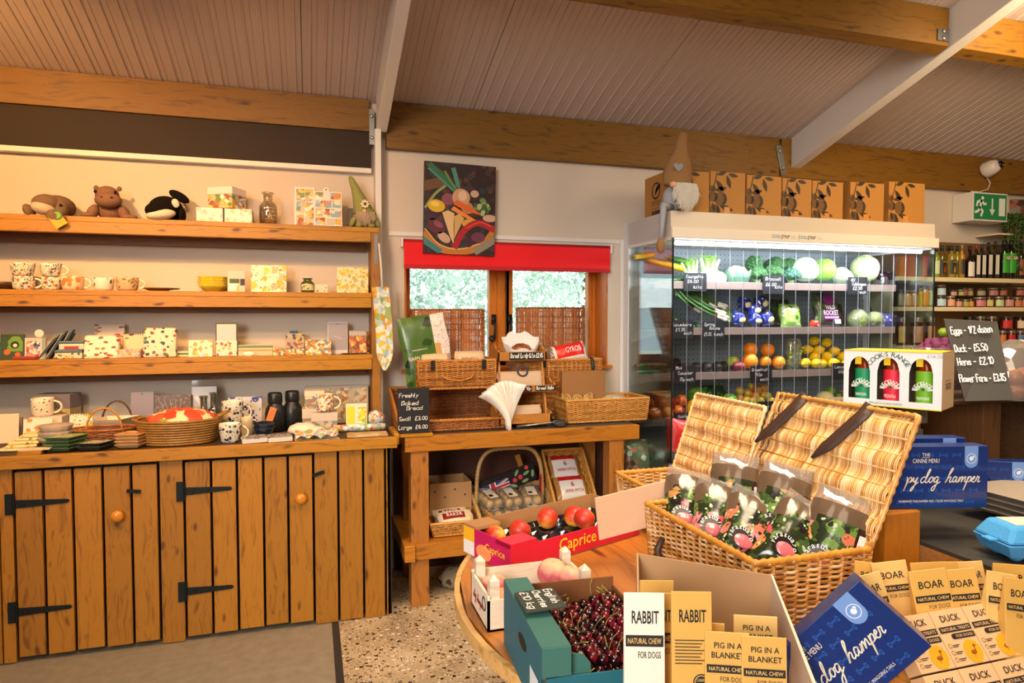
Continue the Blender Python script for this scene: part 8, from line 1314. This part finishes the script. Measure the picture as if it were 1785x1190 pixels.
# wooden peach crate
t = thing('fruit_crate', 'small white wooden crate with printed side and pointed corner posts', 'crate', (.533, 1.50, IZ + .001)); WW = wood('#dccbb4', '#c9b293', 'X', 1, .6, False, name='pale_poplar'); cw, cdp = .275, .17
part(t, 'panels', [WW], lambda m: (m.box(-cw / 2, cw / 2, cdp - .006, cdp, .0, .09), m.box(-cw / 2, cw / 2, 0, .006, .0, .075), m.box(-cw / 2, -cw / 2 + .006, 0, cdp, 0, .085), m.box(cw / 2 - .006, cw / 2, 0, cdp, 0, .085), m.box(-cw / 2, cw / 2, 0, cdp, 0, .005)))
for sx in (-1, 1):
 for y in (.0065, cdp - .0285): part(t, 'corner_post', [WW], lambda m: (m.box(sx * (cw / 2 - .019) - .012, sx * (cw / 2 - .019) + .012, y, y + .022, .0, .118), m.add([(sx * (cw / 2 - .019) - .012, y, .118), (sx * (cw / 2 - .019) + .012, y, .118), (sx * (cw / 2 - .019) + .012, y + .022, .118), (sx * (cw / 2 - .019) - .012, y + .022, .118), (sx * (cw / 2 - .019), y + .011, .132)], [(0, 1, 4), (1, 2, 4), (2, 3, 4), (3, 0, 4)])))
part(t, 'side_print', [mat('#c9303c'), mat('#3d8a34'), mat('#3a4a6a')], lambda m: (m.script(Fr((-cw / 2 - .0003, cdp * .95, .02), (0, -1, 0)), .02, .015, .022, .08, .001, 0, 1), m.ring(Fr((-cw / 2, cdp, 0), (0, -1, 0)), cdp * .8, .055, .018, .006, .001, 2), m.ring(Fr((-cw / 2, 0, 0), (1, 0, 0)), .075, .035, .022, .005, .001, 1)))
for k, (x, y, z, lb) in enumerate(((.07, .12, .075, 'large pink peach at the right rear of the small wooden crate'), (.105, .085, .068, 'peach overlapping the large pink one in the wooden crate'), (-.09, .11, .06, 'peach in dark wrapper at left of the wooden crate'), (-.09, .05, .045, 'small red peach by the front post of the wooden crate'))):
 p = MW[t.name] @ Vector((x, y, z)); tt, used = PRO['pkp']
 if used: dup(tt, p, rot=(.3, .2 * k, k), label=lb, sc=.9)
 else: PRO['pkp'][1] = True; tt.location = p; tt['label'] = lb
# teal cherry box
t = thing('cherry_box', 'teal cardboard box with folded rim and hand hole full of dark cherries', 'box', (.395, 1.115, IZ + .001), rz=R(-4)); TE = mat('#1f6474', .55, name='teal_card'); BK_ = mat('#7a4a24', .8, name='cardboard'); CW, CD, CHh = .265, .325, .145
part(t, 'carton', [TE, BK_], lambda m: (m.box(0, .004, 0, CD, 0, CHh, 0), m.box(.004, .008, 0, CD, 0, CHh - .002, 1), m.box(0, CW, 0, .004, 0, CHh * .62, 0), m.box(.004, CW, .004, .007, 0, CHh * .6, 1), m.box(0, CW, CD - .004, CD, 0, CHh * .92, 1), m.box(CW - .004, CW, 0, CD, 0, CHh * .8, 1), m.box(.004, CW, 0, CD, 0, .004, 1)))
part(t, 'folded_rim', [mat('#3a6a62', .55, name='teal_card')], lambda m: (m.box(0, .055, 0, CD, CHh, CHh + .004), m.box(.0, .055, -.004, 0, CHh - .05, CHh + .003), m.prism(Fr((0, .012, 0), (1, 0, 0)), [(.055, CHh * .55), (.10, CHh * .55), (.098, CHh * .72), (.085, CHh * .84), (.055, CHh * .88)], .003))); part(t, 'hand_hole', [M_black], lambda m: m.disc(Fr((0, CD, 0), (0, -1, 0)), CD * .55, CHh * .62, .034, .0006, r2=.014)); part(t, 'label', [mat('#e2e6e8', .5)], lambda m: m.rect(Fr((0, CD, 0), (0, -1, 0)), CD * .74, CHh * .2, CD * .93, CHh * .52))
LBC_ = 'glossy dark red cherry in the heap filling the teal box'; Mc = MW[t.name]; ch = thing('cherry', '-', 'cherry'); CHY = grad(['#1a060a', '#3a0a12', '#6a101c'], [.2, .55, .95], 0, -.012, .012, rough=.1, name='cherry_skin', noise=.6, ns=60); f = MB(); f.ell((0, 0, 0), (.0118, .0118, .011), 14, shape=lambda x, y, z: (x, y, z * (1 - .2 * math.exp(-(x * x + y * y) * 12) * (z > 0)))); build(f, 'flesh', CHY, ch, True); part(ch, 'stalk', [mat('#7a7a24', .5)], lambda m: m.tube([(0, 0, .009), (.004, .002, .02), (.012, .004, .032), (.024, .004, .04)], [.0009, .0008, .0008, .0014], 5), smooth=1)
rs_ = np.random.RandomState(12); ch2 = thing('cherry', LBC_, 'cherry', Mc @ Vector((.05, .05, .1)), group='cherries in the teal box'); f = ch.children[0].copy(); COL.objects.link(f); f.parent = ch2; first = True; LBC = 'glossy dark red cherry in the heap filling the teal box'
for layer in range(3):
 for i in range(11):
  for j in range(13):
   x, y = .024 + .0222 * i + (layer % 2) * .011, .022 + .0222 * j + (layer % 2) * .011
   if x > CW - .016 or y > CD - .018 or (layer > 1 and j < 1): continue
   if layer < 1: continue
   p = Mc @ Vector((x + rs_.randn() * .002, y + rs_.randn() * .002, .055 + .019 * layer + .008 * math.sin(i * .8) + rs_.rand() * .006)); rt = (rs_.randn() * .8, rs_.randn() * .8, rs_.rand() * 6.28); sc = .92 + .16 * rs_.rand()
   if first: ch.location = p; ch['label'] = LBC; ch['group'] = 'cherries in the teal box'; first = False
   else: dup(ch if rs_.rand() < .3 and i > 1 else ch2, p, rot=rt, sc=sc, label=LBC, group='cherries in the teal box')
f = MB(); f.box(.008, CW - .006, .008, CD - .006, .004, .062); build(f, 'liner', mat('#2a0c10', .6), t)
a = Mc @ Vector((.004, .235, CHh + .006)); t = thing('price_card', 'grey-green slate card with cherry price lying across the teal box rim', 'price card', a, rot=(R(3), R(-4), R(-95))); part(t, 'card', [mat('#34382e', .6, name='slate_card')], lambda m: m.box(0, .115, -.0, .085, 0, .003)); part(t, 'lettering', [CHK], lambda m: [m.hand(Fr((0, 0, .003), (1, 0, 0), (0, 1, 0)), s_, .008, .062 - .026 * k, .016, .17, wid=.1 if k else .085) for k, s_ in enumerate(('English', 'Cherries', '£10 kg'))])
# kraft pouches
KP = mat('#d2a250', .5, name='kraft_paper'); KP2 = mat('#dcb46c', .45, name='kraft_paper'); INKB = mat('#1d1a18', .6, name='black_ink')
def pouch(label, p, w, h, txt, sub='NATURAL CHEW', rot=(0, 0, 0), m=KP, d=.02, blank=False, green=False):
 t = thing('treat_pouch', label, 'pouch', p, rot=rot); f = MB(); n = 8
 f.hexa([(-w / 2, -d, 0), (w / 2, -d, 0), (w / 2, d, 0), (-w / 2, d, 0)], [(-w / 2, -.001, h), (w / 2, -.001, h), (w / 2, .001, h), (-w / 2, .001, h)]); build(f, 'pouch', m, t, bevel=.002); fr = Fr((0, -d - .0004, 0), (1, 0, 0), (0, d, h)); q = .002
 def ink(k):
  if len(txt) > 1: k.text(fr, txt[0], w * .02, h * .88, h * .055, w * .62, q, 0, .012); k.text(fr, txt[1], w * .02, h * .79, h * .055, w * .74, q, 0, .012); y0 = .70
  else: k.text(fr, txt[0], w * .02, h * .84, h * .085, w * .66, q, 0, .012); y0 = .72
  if blank: [k.rect(fr, -w * .42, h * (.68 - .022 * j), w * (.3 - .05 * (j % 3)), h * (.674 - .022 * j), q) for j in range(8)]; k.disc(fr, w * .22, h * .4, w * .2, q); k.ring(fr, w * .22, h * .4, w * .17, .0012, q * 1.2, 1); k.text(fr, 'CANINE', w * .22, h * .415, h * .02, w * .24, q * 1.3, 1); k.text(fr, 'MENU', w * .22, h * .385, h * .02, w * .2, q * 1.3, 1); return
  k.rect(fr, -w * .46, h * (y0 - .075), w * .46, h * y0, q); k.text(fr, sub, 0, h * (y0 - .037), h * .038, w * .82, q * 1.3, 1, .01); k.text(fr, 'FOR DOGS', w * .12, h * (y0 - .13), h * .045, w * .55, q, 0)
 part(t, 'lettering', [INKB, KP2], ink)
 if green: part(t, 'green_badge', [mat('#5d9a3a')], lambda k: k.disc(fr, -w * .15, h * .2, w * .26, q))
 return t
# brown box of rabbit and pig pouches
t = thing('cardboard_box', 'tall open brown cardboard box in the foreground holding kraft treat pouches', 'box', (.655, 1.25, IZ + .001), rz=R(-27)); BW, BD = .27, .30; Mr = MW[t.name]; KC = mat('#a9835a', .8, name='cardboard')
part(t, 'carton', [KC, mat('#d0bba6', .8, name='torn_card')], lambda m: (m.hexa([(0, -.004, 0), (BW, -.004, 0), (BW, 0, 0), (0, 0, 0)], [(0, -.004, .25), (BW, -.004, .222), (BW, 0, .222), (0, 0, .25)]), m.hexa([(0, -BD, 0), (.004, -BD, 0), (.004, 0, 0), (0, 0, 0)], [(0, -BD, .19), (.004, -BD, .19), (.004, 0, .25), (0, 0, .25)]), m.hexa([(BW - .004, -BD, 0), (BW, -BD, 0), (BW, 0, 0), (BW - .004, 0, 0)], [(BW + .01, -BD, .15), (BW + .016, -BD, .15), (BW + .004, 0, .222), (BW, 0, .222)], 1), m.box(0, BW, -BD, -BD + .004, 0, .1), m.box(0, BW, -BD, 0, 0, .004)))
for px, py, D, w, h, txt, kw, lb in ((1124, 1036, 1.075, .066, .24, ('RABBIT',), dict(m=mat('#e2dacb', .4, name='white_paper')), 'nearest tall pale rabbit chew pouch at left of the brown box'), (1146, 1014, 1.22, .062, .24, ('RABBIT',), {}, 'rear rabbit chew pouch against the back of the brown box'), (1150, 1036, 1.15, .06, .24, ('RABBIT',), {}, 'rabbit chew pouch squeezed between the pale and printed ones'), (1207, 1034, 1.08, .066, .24, ('RABBIT',), dict(blank=True), 'rabbit pouch turned to its text side with round black badge'), (1238, 1088, 1.13, .05, .2, ('PIG IN A', 'BLANKET'), {}, 'narrow pig in blanket pouch half hidden behind the text side pouch'), (1268, 1104, 1.07, .07, .17, ('PIG IN A', 'BLANKET'), {}, 'front left pig in blanket pouch in the brown box'), (1318, 1075, 1.17, .075, .17, ('PIG IN A', 'BLANKET'), dict(m=KP2), 'rear pig in blanket pouch with paler paper'), (1333, 1112, 1.06, .07, .165, ('PIG IN A', 'BLANKET'), {}, 'front right pig in blanket pouch by the torn flap')):
 p = at(px, py, D=D); z = max(IZ + .006, p.z - h); pouch(lb, (p.x, p.y, z), w, p.z - z, txt, rot=(R(-2), 0, R(-19 if px < 1230 else -24)), d=.012, **kw)
# blue gift boxes
NV = mat('#122c6c', .3, coat=.3, name='navy_card'); BL2 = mat('#123a86', .3, coat=.3, name='blue_card'); BONE = mat('#1f4a96', .35, name='bone_print'); CRM = mat('#e6d9c0', .5, name='cream_ink'); TAB = mat('#6f93cf', .4)
def dogbox(label, p, rot=None, M=None, w=.26, h=.16, d=.05):
 t = thing('gift_box', label, 'gift box', p, rot=rot or (0, 0, 0))
 part(t, 'carton', [NV], lambda m: m.box(0, w, 0, d, 0, h), bevel=.0015); fr = Fr((0, 0, 0), (1, 0, 0))
 def bn(m):
  for i in range(7):
   for j in range(5):
    x, y = w * (.08 + .14 * i) + .01 * (j % 2), h * (.1 + .19 * j)
    if x < w - .025 and y < h - .012: m.rect(fr, x, y - .0018, x + .018, y + .0018, .0004); [m.disc(fr, x + a_, y + b_, .0032, .0004, n=8) for a_ in (0, .018) for b_ in (-.0025, .0025)]
 part(t, 'bone_pattern', [BONE], bn)
 part(t, 'badge', [TAB, mat('#dfe6ee')], lambda m: (m.flat(fr, [(w - .028, h * .76)] + [(w - .046 + .018 * math.cos(a_), h * .76 + .018 * math.sin(a_)) for a_ in np.linspace(0, -PI, 10)] + [(w - .064, h), (w - .028, h)], .0007), m.ring(fr, w - .046, h * .80, .013, .0014, .001, 1), m.disc(fr, w - .046, h * .80, .0055, .001, 1), m.disc(fr, w - .041, h * .825, .003, .001, 1, n=8)))
 part(t, 'lettering', [CRM], lambda m: (m.text(fr, 'THE', w * .36, h * .87, .008), m.rect(fr, w * .32, h * .825, w * .40, h * .83, .0009), m.text(fr, 'CANINE MENU', w * .36, h * .77, .011, w * .27), m.script(fr, w * .30, h * .42, h * .23, .045, .001, 0), m.text(fr, 'WARNING! THIS HAMPER WILL CAUSE WAGGING TAILS', w * .42, h * .12, .006, w * .66)))
 return t
zp = at(1600, 893, D=1.67).z; dogbox('front upright navy dog gift box showing most of its lettering', (1.415, 1.33, zp), (0, 0, R(-14))); dogbox('navy dog gift box hidden directly behind the front upright one', (1.425, 1.40, zp + .008), (0, 0, R(-14)))
p = at(1640, 893, D=2.02); dogbox('darker navy dog gift box standing in the wooden crate at right', (p.x, p.y, p.z), (0, 0, R(-24)))
A = at(1497, 1012, D=1.17); U = (RT * .64 + UP * .76 - FW * .22).normalized(); N0 = (U.cross((RT * -.74 + UP * .66 + FW * .25))).normalized(); W0 = N0.cross(U).normalized(); Mx = Matrix((U, -N0, W0)).transposed(); t = dogbox('tilted navy dog gift box lying at the very front beside duck treats', A - U * .26 - W0 * .15, tuple(Mx.to_euler()), h=.15)
# duck treat boxes and boar pouches
DK = mat('#d0a67a', .5, name='kraft_card'); ORG = mat('#e8971c', .45); tr = thing('display_tray', 'sloping plywood tray holding duck treat boxes at the bottom right', 'tray', (1.2, .95, IZ + .001)); e1, e2 = Vector((0, -.62, -.785)), Vector((0, .785, -.62)); T0 = Vector((1.04, .965, .935))
f = MB(); f.plate(T0 + e1 * .24 + e2 * .045, T0 + e1 * .24 + e2 * .045 + Vector((.42, 0, 0)), T0 + e2 * .045 + Vector((.42, 0, 0)), T0 + e2 * .045, .008); f.box(1.03, 1.04, .80, .99, IZ + .002, .83); f.box(1.04, 1.46, .99, 1.0, IZ + .002, .9); build(f, 'tray', tw, tr, world=1)
first = None
for r_ in range(2):
 for c_ in range(4):
  o = T0 + Vector((.004 + .083 * c_, 0, 0)) + e1 * (.101 * r_); lb = 'tan duck treat carton with orange disc, %s row, %s from left' % (('upper', 'lower')[r_], ORD[c_])
  if first is None:
   first = t = thing('treat_carton', lb, 'carton', o, rot=tuple(Matrix((Vector((1, 0, 0)), e2, -e1)).transposed().to_euler())); w, h = .081, .098; f = MB(); f.box(0, w, 0, .035, -h, 0); build(f, 'carton', DK, t, bevel=.001); fr = Fr((0, 0, -h), (1, 0, 0))
   part(t, 'lettering', [INKB, DK], lambda m: (m.text(fr, 'DUCK', w * .5, h * .84, h * .12, w * .58, .0012, 0, .012), m.rect(fr, w * .03, h * .59, w * .97, h * .70, .0008), m.text(fr, 'NATURAL TREATS', w * .5, h * .645, h * .06, w * .84, .0014, 1, .008), m.rect(fr, w * .34, h * .46, w * .97, h * .56, .0008), m.disc(fr, w * .34, h * .51, h * .05, .0008), m.text(fr, 'FOR DOGS', w * .66, h * .51, h * .05, w * .5, .0014, 1, .008), [m.ring(fr, w * .1, h * (.36 - .12 * k), .004, .0008, .001) for k in range(3)], [m.rect(fr, w * .17, h * (.37 - .12 * k), w * .38, h * (.355 - .12 * k), .001) for k in range(3)], [m.rect(fr, w * .17, h * (.34 - .12 * k), w * .33, h * (.328 - .12 * k), .001) for k in range(3)]))
   part(t, 'duck_disc', [ORG, mat('#8a4a10')], lambda m: (m.disc(fr, w * .68, h * .22, w * .25, .0009), m.ell((w * .68, -.001, -h * .8), (w * .09, .0008, w * .05), 10, 1), m.disc(fr, w * .76, h * .31, w * .035, .0014, 1), m.rect(fr, w * .735, h * .22, w * .765, h * .32, .0013, 1), m.flat(fr, [(w * .78, h * .32), (w * .84, h * .305), (w * .78, h * .295)], .0014, 1), m.rect(fr, w * .66, h * .11, w * .675, h * .2, .0013, 1)))
  else: dup(first, o, rot=first.rotation_euler, label=lb)
BN = (('BOAR',), {})
for k, (px, py, D, w, an, g, lb) in enumerate(((1553, 1003, 1.30, .062, 14, 0, 'front row leftmost, leaning left behind the tilted navy box'), (1643, 998, 1.29, .075, 6, 1, 'front row centre with whole lettering and green badge'), (1693, 997, 1.31, .07, 4, 1, 'front row right of centre, partly overlapped'), (1737, 1002, 1.29, .062, -10, 0, 'front row leaning right'), (1772, 1014, 1.27, .06, -8, 0, 'front row at the right picture edge'), (1508, 984, 1.40, .065, -8, 0, 'back row leftmost, tilted beside the hamper'), (1573, 983, 1.38, .075, 6, 0, 'back row second, lettering clear'), (1628, 985, 1.42, .065, 2, 0, 'back row third, only its top visible'), (1668, 984, 1.43, .055, 0, 0, 'back row fourth, only its top visible'), (1710, 983, 1.43, .055, 3, 0, 'back row fifth, only its top visible'), (1765, 988, 1.42, .075, -4, 0, 'back row at the right picture edge'))):
 p = at(px, py, D=D); h = .165; pouch('kraft boar chew pouch, ' + lb, (p.x, p.y, p.z - h), w, h, ('BOAR',), rot=(R(-8), R(-an), R(-16)), m=KP if k % 3 else KP2, green=g)
f = MB(); zt = at(1640, 1080, D=1.36).z - .06; f.box(1.02, 1.62, 1.0, 1.19, IZ + .002, min(.83, zt)); solo(f, 'wooden_riser', tw, 'low wooden riser carrying the two rows of boar pouches', 'riser')
# crates, chalkboard and sauce box on the right
WX = wood('#7a6a58', '#5a4c3e', 'X', 1.5, .7, name='weathered_pine'); DW = wood('#5a3a1e', '#3a2410', 'X', 1.5, .6, name='dark_pine'); BK2 = wood('#b5701c', '#9a5a12', 'Z', 1, .4, False, name='varnished_board')
f = MB(); f.box(1.372, 1.485, 1.30, 1.36, IZ + .002, zp - .002); solo(f, 'wooden_post', BK2, 'broad varnished wooden post standing under the front navy gift box', 'post', bevel=.003)
t = thing('slate_riser', 'dark slate topped plywood step holding egg cartons at right', 'riser', (1.75, 1.5, IZ + .001)); f = MB(); f.box(1.5, 2.4, 1.12, 1.95, IZ + .002, .912); build(f, 'plywood', wood('#a8743a', '#7a5024', 'X', 2, .6, False, name='plywood'), t, world=1); f = MB(); f.box(1.5, 2.4, 1.115, 1.95, .9125, .922); build(f, 'slate_top', mat('#35322e', .5, name='slate', var=.2, bs=12), t, world=1)
t = thing('wooden_crate', 'dark stained open wooden crate stand carrying the egg price chalkboard', 'crate', (2.15, 1.8, .9225)); zt = 1.222
f = MB(); f.box(1.9, 2.6, 1.66, 2.02, zt - .012, zt); f.box(2.6, 2.62, 1.66, 2.02, .923, zt); f.box(2.14, 2.6, 1.665, 1.685, .923, zt - .0125) if False else None; build(f, 'top_board', DW, t, bevel=.002, world=1)
for z0, z1 in ((.99, 1.07), (1.075, 1.15), (1.185, 1.208)): part(t, 'back_slat', [DW], lambda m: m.box(-.25, .45, .2, .214, z0 - .9225, z1 - .9225), bevel=.002)
part(t, 'base_board', [wood('#a8743a', '#7a5024', 'X', 1.5, .6, name='pine')], lambda m: (m.box(-.25, .45, -.14, .22, .001, .02), m.box(-.25, .45, -.16, -.14, .001, .05)), bevel=.002); part(t, 'end_post', [wood('#6a4420', '#4a2c12', 'Z', 1.5, .6, name='dark_pine')], lambda m: m.box(.02, .10, -.13, .2, .021, .286), bevel=.002)
sphere_fruit('rto', 'tomato', 'tomato', .035, mat('#d01c14', .15, coat=.5, name='tomato_skin'), 16, .1)
f = MB(); f.box(1.96, 2.9, 2.05, 2.2, .0, 1.09); solo(f, 'fruit_carton', KC, 'brown carton of red tomatoes seen through the dark crate slats', 'box')
for k in range(5): place('rto', 'bright red tomato behind the dark crate slats, %s from left' % ORD[k], 1664 + 20 * k, 738, 2.1, z=1.125)
t = thing('grey_crate', 'weathered grey slatted crate beneath the white sauce gift box', 'crate', (1.74, 1.76, .9225))
for k in range(3): part(t, 'slat', [WX], lambda m: m.box(-.16, .13, -.14 + .015 * (k == 1), -.125 + .015 * (k == 1), .24 - .075 * k + .0, .30 - .075 * k - .005), bevel=.002)
part(t, 'top_slat', [WX], lambda m: [m.box(-.16, .13, -.14 + .09 * k, -.06 + .09 * k, .286, .298) for k in range(3)], bevel=.002); [part(t, 'post', [WX], lambda m: m.box(x, x + .025, y, y + .03, 0, .285), bevel=.002) for x in (-.155, .1) for y in (-.12, .1)]
# white sauce gift box
a, b = at(1470, 697, D=2.12), at(1641, 703, D=1.93); t = thing('sauce_gift_box', 'white gift box with three window cut-outs showing green and red sauce bottles', 'gift box', (a.x, a.y, 1.2245), rz=math.atan2(b.y - a.y, b.x - a.x)); w = (b - a).length; h = at(1555, 612, D=2.0).z - 1.2245; d = .15; WHC = mat('#e3e4ea', .4, name='white_card'); YE = mat('#e8c41c', .4)
cs = [.17, .475, .80]; ow, oh = w * .115, h * .76
def shell(m):
 fr = Fr((0, 0, 0), (1, 0, 0)); xs = [0]
 for c in cs: xs += [w * c - ow, w * c + ow]
 xs.append(w)
 for i in range(0, 8, 2): m.box(xs[i], xs[i + 1], 0, .002, 0, h)
 for c in cs:
  m.box(w * c - ow, w * c + ow, 0, .002, 0, h * .12)
  for i in range(10):
   q0, q1 = [ow * (-1 + .2 * (i + j)) for j in (0, 1)]; y0, y1 = [h * .62 + (h * .26) * math.sqrt(max(0, 1 - (q / ow) ** 2)) for q in (q0, q1)]; m.add([(w * c + q0, 0, y0), (w * c + q1, 0, y1), (w * c + q1, 0, h), (w * c + q0, 0, h)], [(0, 1, 2, 3)])
 m.box(0, w, d - .002, d, 0, h, 1); m.box(0, w, .002, d, 0, .002, 1); m.box(0, w, .002, d, h - .002, h, 2); m.box(0, .002, .002, d, 0, h, 1); m.box(w - .002, w, .002, d, 0, h, 3); m.box(0, w, -.0008, 0, 0, .003, 2); m.box(0, w, -.0008, 0, h - .003, h, 2)
part(t, 'carton', [WHC, mat('#5a4630', .7, name='brown_card'), YE, mat('#d0ac84', .6, name='kraft_card')], shell); GTX = mat('#1a5a44')
part(t, 'lettering', [GTX, mat('#8d98b4'), mat('#16301f')], lambda m: (m.arc(Fr((0, 0, 0), (1, 0, 0)), "COOK'S RANGE", w * .475, h * .585, h * .355, h * .085, PI * .86, PI * .14, .001, 0, .008), m.text(Fr((0, 0, 0), (1, 0, 0)), 'SMALL-BATCH & HAND-CRAFTED', w * .45, h * .06, h * .035, w * .34, .001, 0), m.text(Fr((0, 0, 0), (1, 0, 0)), '£16.20', w * .93, h * .93, h * .06, None, .001, 1)))
part(t, 'side_lettering', [mat('#16301f')], lambda m: (m.text(Fr((w, 0, 0), (0, 1, 0)), 'TASTE', d * .5, h * .40, h * .11, d * .45, .001, 0, .01), m.text(Fr((w, 0, 0), (0, 1, 0)), 'THE TASTE OF', d * .5, h * .5, h * .03, d * .45, .001)))
Ms = MW[t.name]
for c, lc, nm, tx in ((cs[0], '#118a5c', 'green', 'SHAKSHUKA'), (cs[1], '#d9203c', 'red', 'PIZZAIOLA'), (cs[2], '#6fae22', 'lime green', 'MAKHANI')):
 r = w * .098; p = Ms @ Vector((w * c + r * .2, r + .004, .0035)); q = thing('sauce_bottle', '%s labelled sauce bottle inside the white gift box' % nm, 'bottle', p, rz=t.rotation_euler[2]); H_ = h * .92; part(q, 'glass', [mat('#7a2408', .12, coat=.6, name='sauce_glass')], lambda m: m.lathe([(r * .95, 0), (r, .004), (r, H_ * .64), (r * .8, H_ * .78), (r * .5, H_ * .86), (r * .5, H_)], 20), smooth=1)
 lab(q, r, H_ * .06, H_ * .7, mat(lc, .5, name='paper_label'), -1.45, 1.45); part(q, 'seal', [YE], lambda m: m.rect(Fr((-r * .75, -r * .9, 0), (1, 0, 0)), 0, H_ * .78, r * .7, H_ * .95)); fr = Fr((0, -r * 1.02, 0), (1, 0, 0)); part(q, 'lettering', [mat('#e6efe6'), mat('#0c5a3a')], lambda m: (m.arc(fr, 'ISLE OF WIGHT', 0, H_ * .32, r * .85, H_ * .085, PI * .98, PI * .02, .001, 0, .005), m.arc(fr, 'TOMATOES', 0, H_ * .32, r * .6, H_ * .06, PI * .95, PI * .05, .001), m.text(fr, tx, 0, H_ * .19, H_ * .06, r * 1.2, .001), m.flat(fr, [(r * (.28 if k % 2 == 0 else .11) * math.sin(k * PI / 5), H_ * .36 + r * (.28 if k % 2 == 0 else .11) * math.cos(k * PI / 5)) for k in range(10)][::-1], .0012, 1)))
# egg price board
a, b, c, d_ = at(1682, 699, D=2.1), at(1766, 697, D=2.06), at(1738, 560, D=2.16), at(1645, 555, D=2.2); t = thing('chalkboard', 'large grey-black chalkboard with handwritten egg prices leaning behind the sauce box', 'chalkboard', a); Ri = MW[t.name].inverted()
f = MB(); f.plate(a, b, c, d_, .006); build(f, 'board', mat('#332f2a', .6, name='chalkboard'), t, world=1); fr = Fr((0, 0, 0), Ri @ b - Ri @ a, (Ri @ d_ - Ri @ a)); fr.O = Vector((0, 0, 0)); WB, HB2 = (b - a).length, (d_ - a).length
part(t, 'lettering', [CHK], lambda m: [m.hand(fr, s_, WB * x, HB2 * y, HB2 * .085, .12, .002, wid=WB * wd) for s_, x, y, wd in (('Eggs - 1/2 dozen', .08, .80, .9), ('Duck - £5.50', .06, .58, .72), ('Hens - £2.10', .05, .42, .78), ('Flower Farm - £3.85', -.0, .22, .98))])
t = thing('purple_cauliflower', 'clear bag of purple cauliflowers with green stalks behind the sauce box', 'cauliflower', (at(1630, 640, D=2.35).x, at(1630, 640, D=2.35).y, 1.2235)); f = MB(); floret(f, (.02, 0, .14), .06, 46, sd=4); floret(f, (-.06, 0, .07), .06, 40, sd=6); floret(f, (.07, -.02, .06), .06, 40, sd=7); build(f, 'florets', mat('#6a2450', .7, bump=1, bs=300, name='purple_curd', var=.3), t, True)
part(t, 'green_stalks', [mat('#7a9a24', .5, name='stalk')], lambda m: [m.tube([(.03, 0, .17), (.04 + .02 * k, 0, .21), (.02 + .045 * k, -.01, .225)], [.014, .013, .016], 8) for k in range(3)], smooth=1); part(t, 'clear_bag', [FILM], lambda m: m.lathe([(.12, 0), (.14, .05), (.11, .13), (.085, .17)], 20, sy=.7, cap=False, wave=lambda a_, z: .05 * math.sin(9 * a_)), smooth=1)
p = at(1772, 690, D=2.25); t = thing('onion_bag', 'clear bag of brown onions at the right edge beside the egg price board', 'bag', (p.x, p.y, 1.2235)); f = MB(); [f.ell(((k % 3 - 1) * .055, (k // 6) * .05 - .03, .03 + .045 * ((k // 3) % 2)), (.03, .03, .028), 12) for k in range(12)]; build(f, 'onions', mat('#a8642a', .35, name='onion_skin', var=.3, bs=20), t, True); part(t, 'clear_bag', [CLR], lambda m: m.lathe([(.11, 0), (.125, .06), (.1, .16), (.03, .2)], 18, sy=.7, cap=False, wave=lambda a_, z: .06 * math.sin(8 * a_)), smooth=1)
# egg cartons
def egg(t, m, n=3):
 part(t, 'tray', [m], lambda k: (k.hexa([(-.135, 0, .012), (.135, 0, .012), (.135, .1, .012), (-.135, .1, .012)], [(-.15, -.012, .045), (.15, -.012, .045), (.15, .112, .045), (-.15, .112, .045)]), [k.ell((-.11 + .044 * i, .022 + .055 * j, .018), (.02, .022, .018), 10) for i in range(6) for j in range(2)]), bevel=.003)
 part(t, 'lid', [m], lambda k: k.hexa([(-.15, -.012, .046), (.15, -.012, .046), (.15, .112, .046), (-.15, .112, .046)], [(-.125, .008, .085), (.125, .008, .085), (.125, .095, .085), (-.125, .095, .085)]), bevel=.008); part(t, 'closing_tab', [m], lambda k: k.box(-.165, -.145, .03, .06, .044, .05), bevel=.002); part(t, 'lid_label', [mat('#cfc4b4', .6)], lambda k: k.box(-.11, .12, .02, .085, .0852, .0862))
p = at(1712, 975, D=1.54); t = thing('egg_carton', 'bright blue pulp egg carton with pale label on the slate step', 'egg carton', (p.x + .205, p.y - .05, .9225), rz=R(-16)); egg(t, mat('#3f93cf', .8, bump=.6, bs=150, name='blue_pulp'))
GP = mat('#8d8174', .9, bump=.6, bs=150, name='grey_pulp'); p = at(1735, 925, D=1.86)
for k in range(4): f = MB(); f.hexa([(-.11, -.08, 0), (.11, -.08, 0), (.11, .08, 0), (-.11, .08, 0)], [(-.14, -.1, .016), (.14, -.1, .016), (.14, .1, .016), (-.14, .1, .016)]); solo(f, 'egg_tray', GP, 'grey pulp egg tray behind the blue carton, %s of the stack' % ('bottom', 'second from bottom', 'second from top', 'top')[k], 'egg tray', loc=(p.x + .12, p.y, .9445 + .0165 * k))
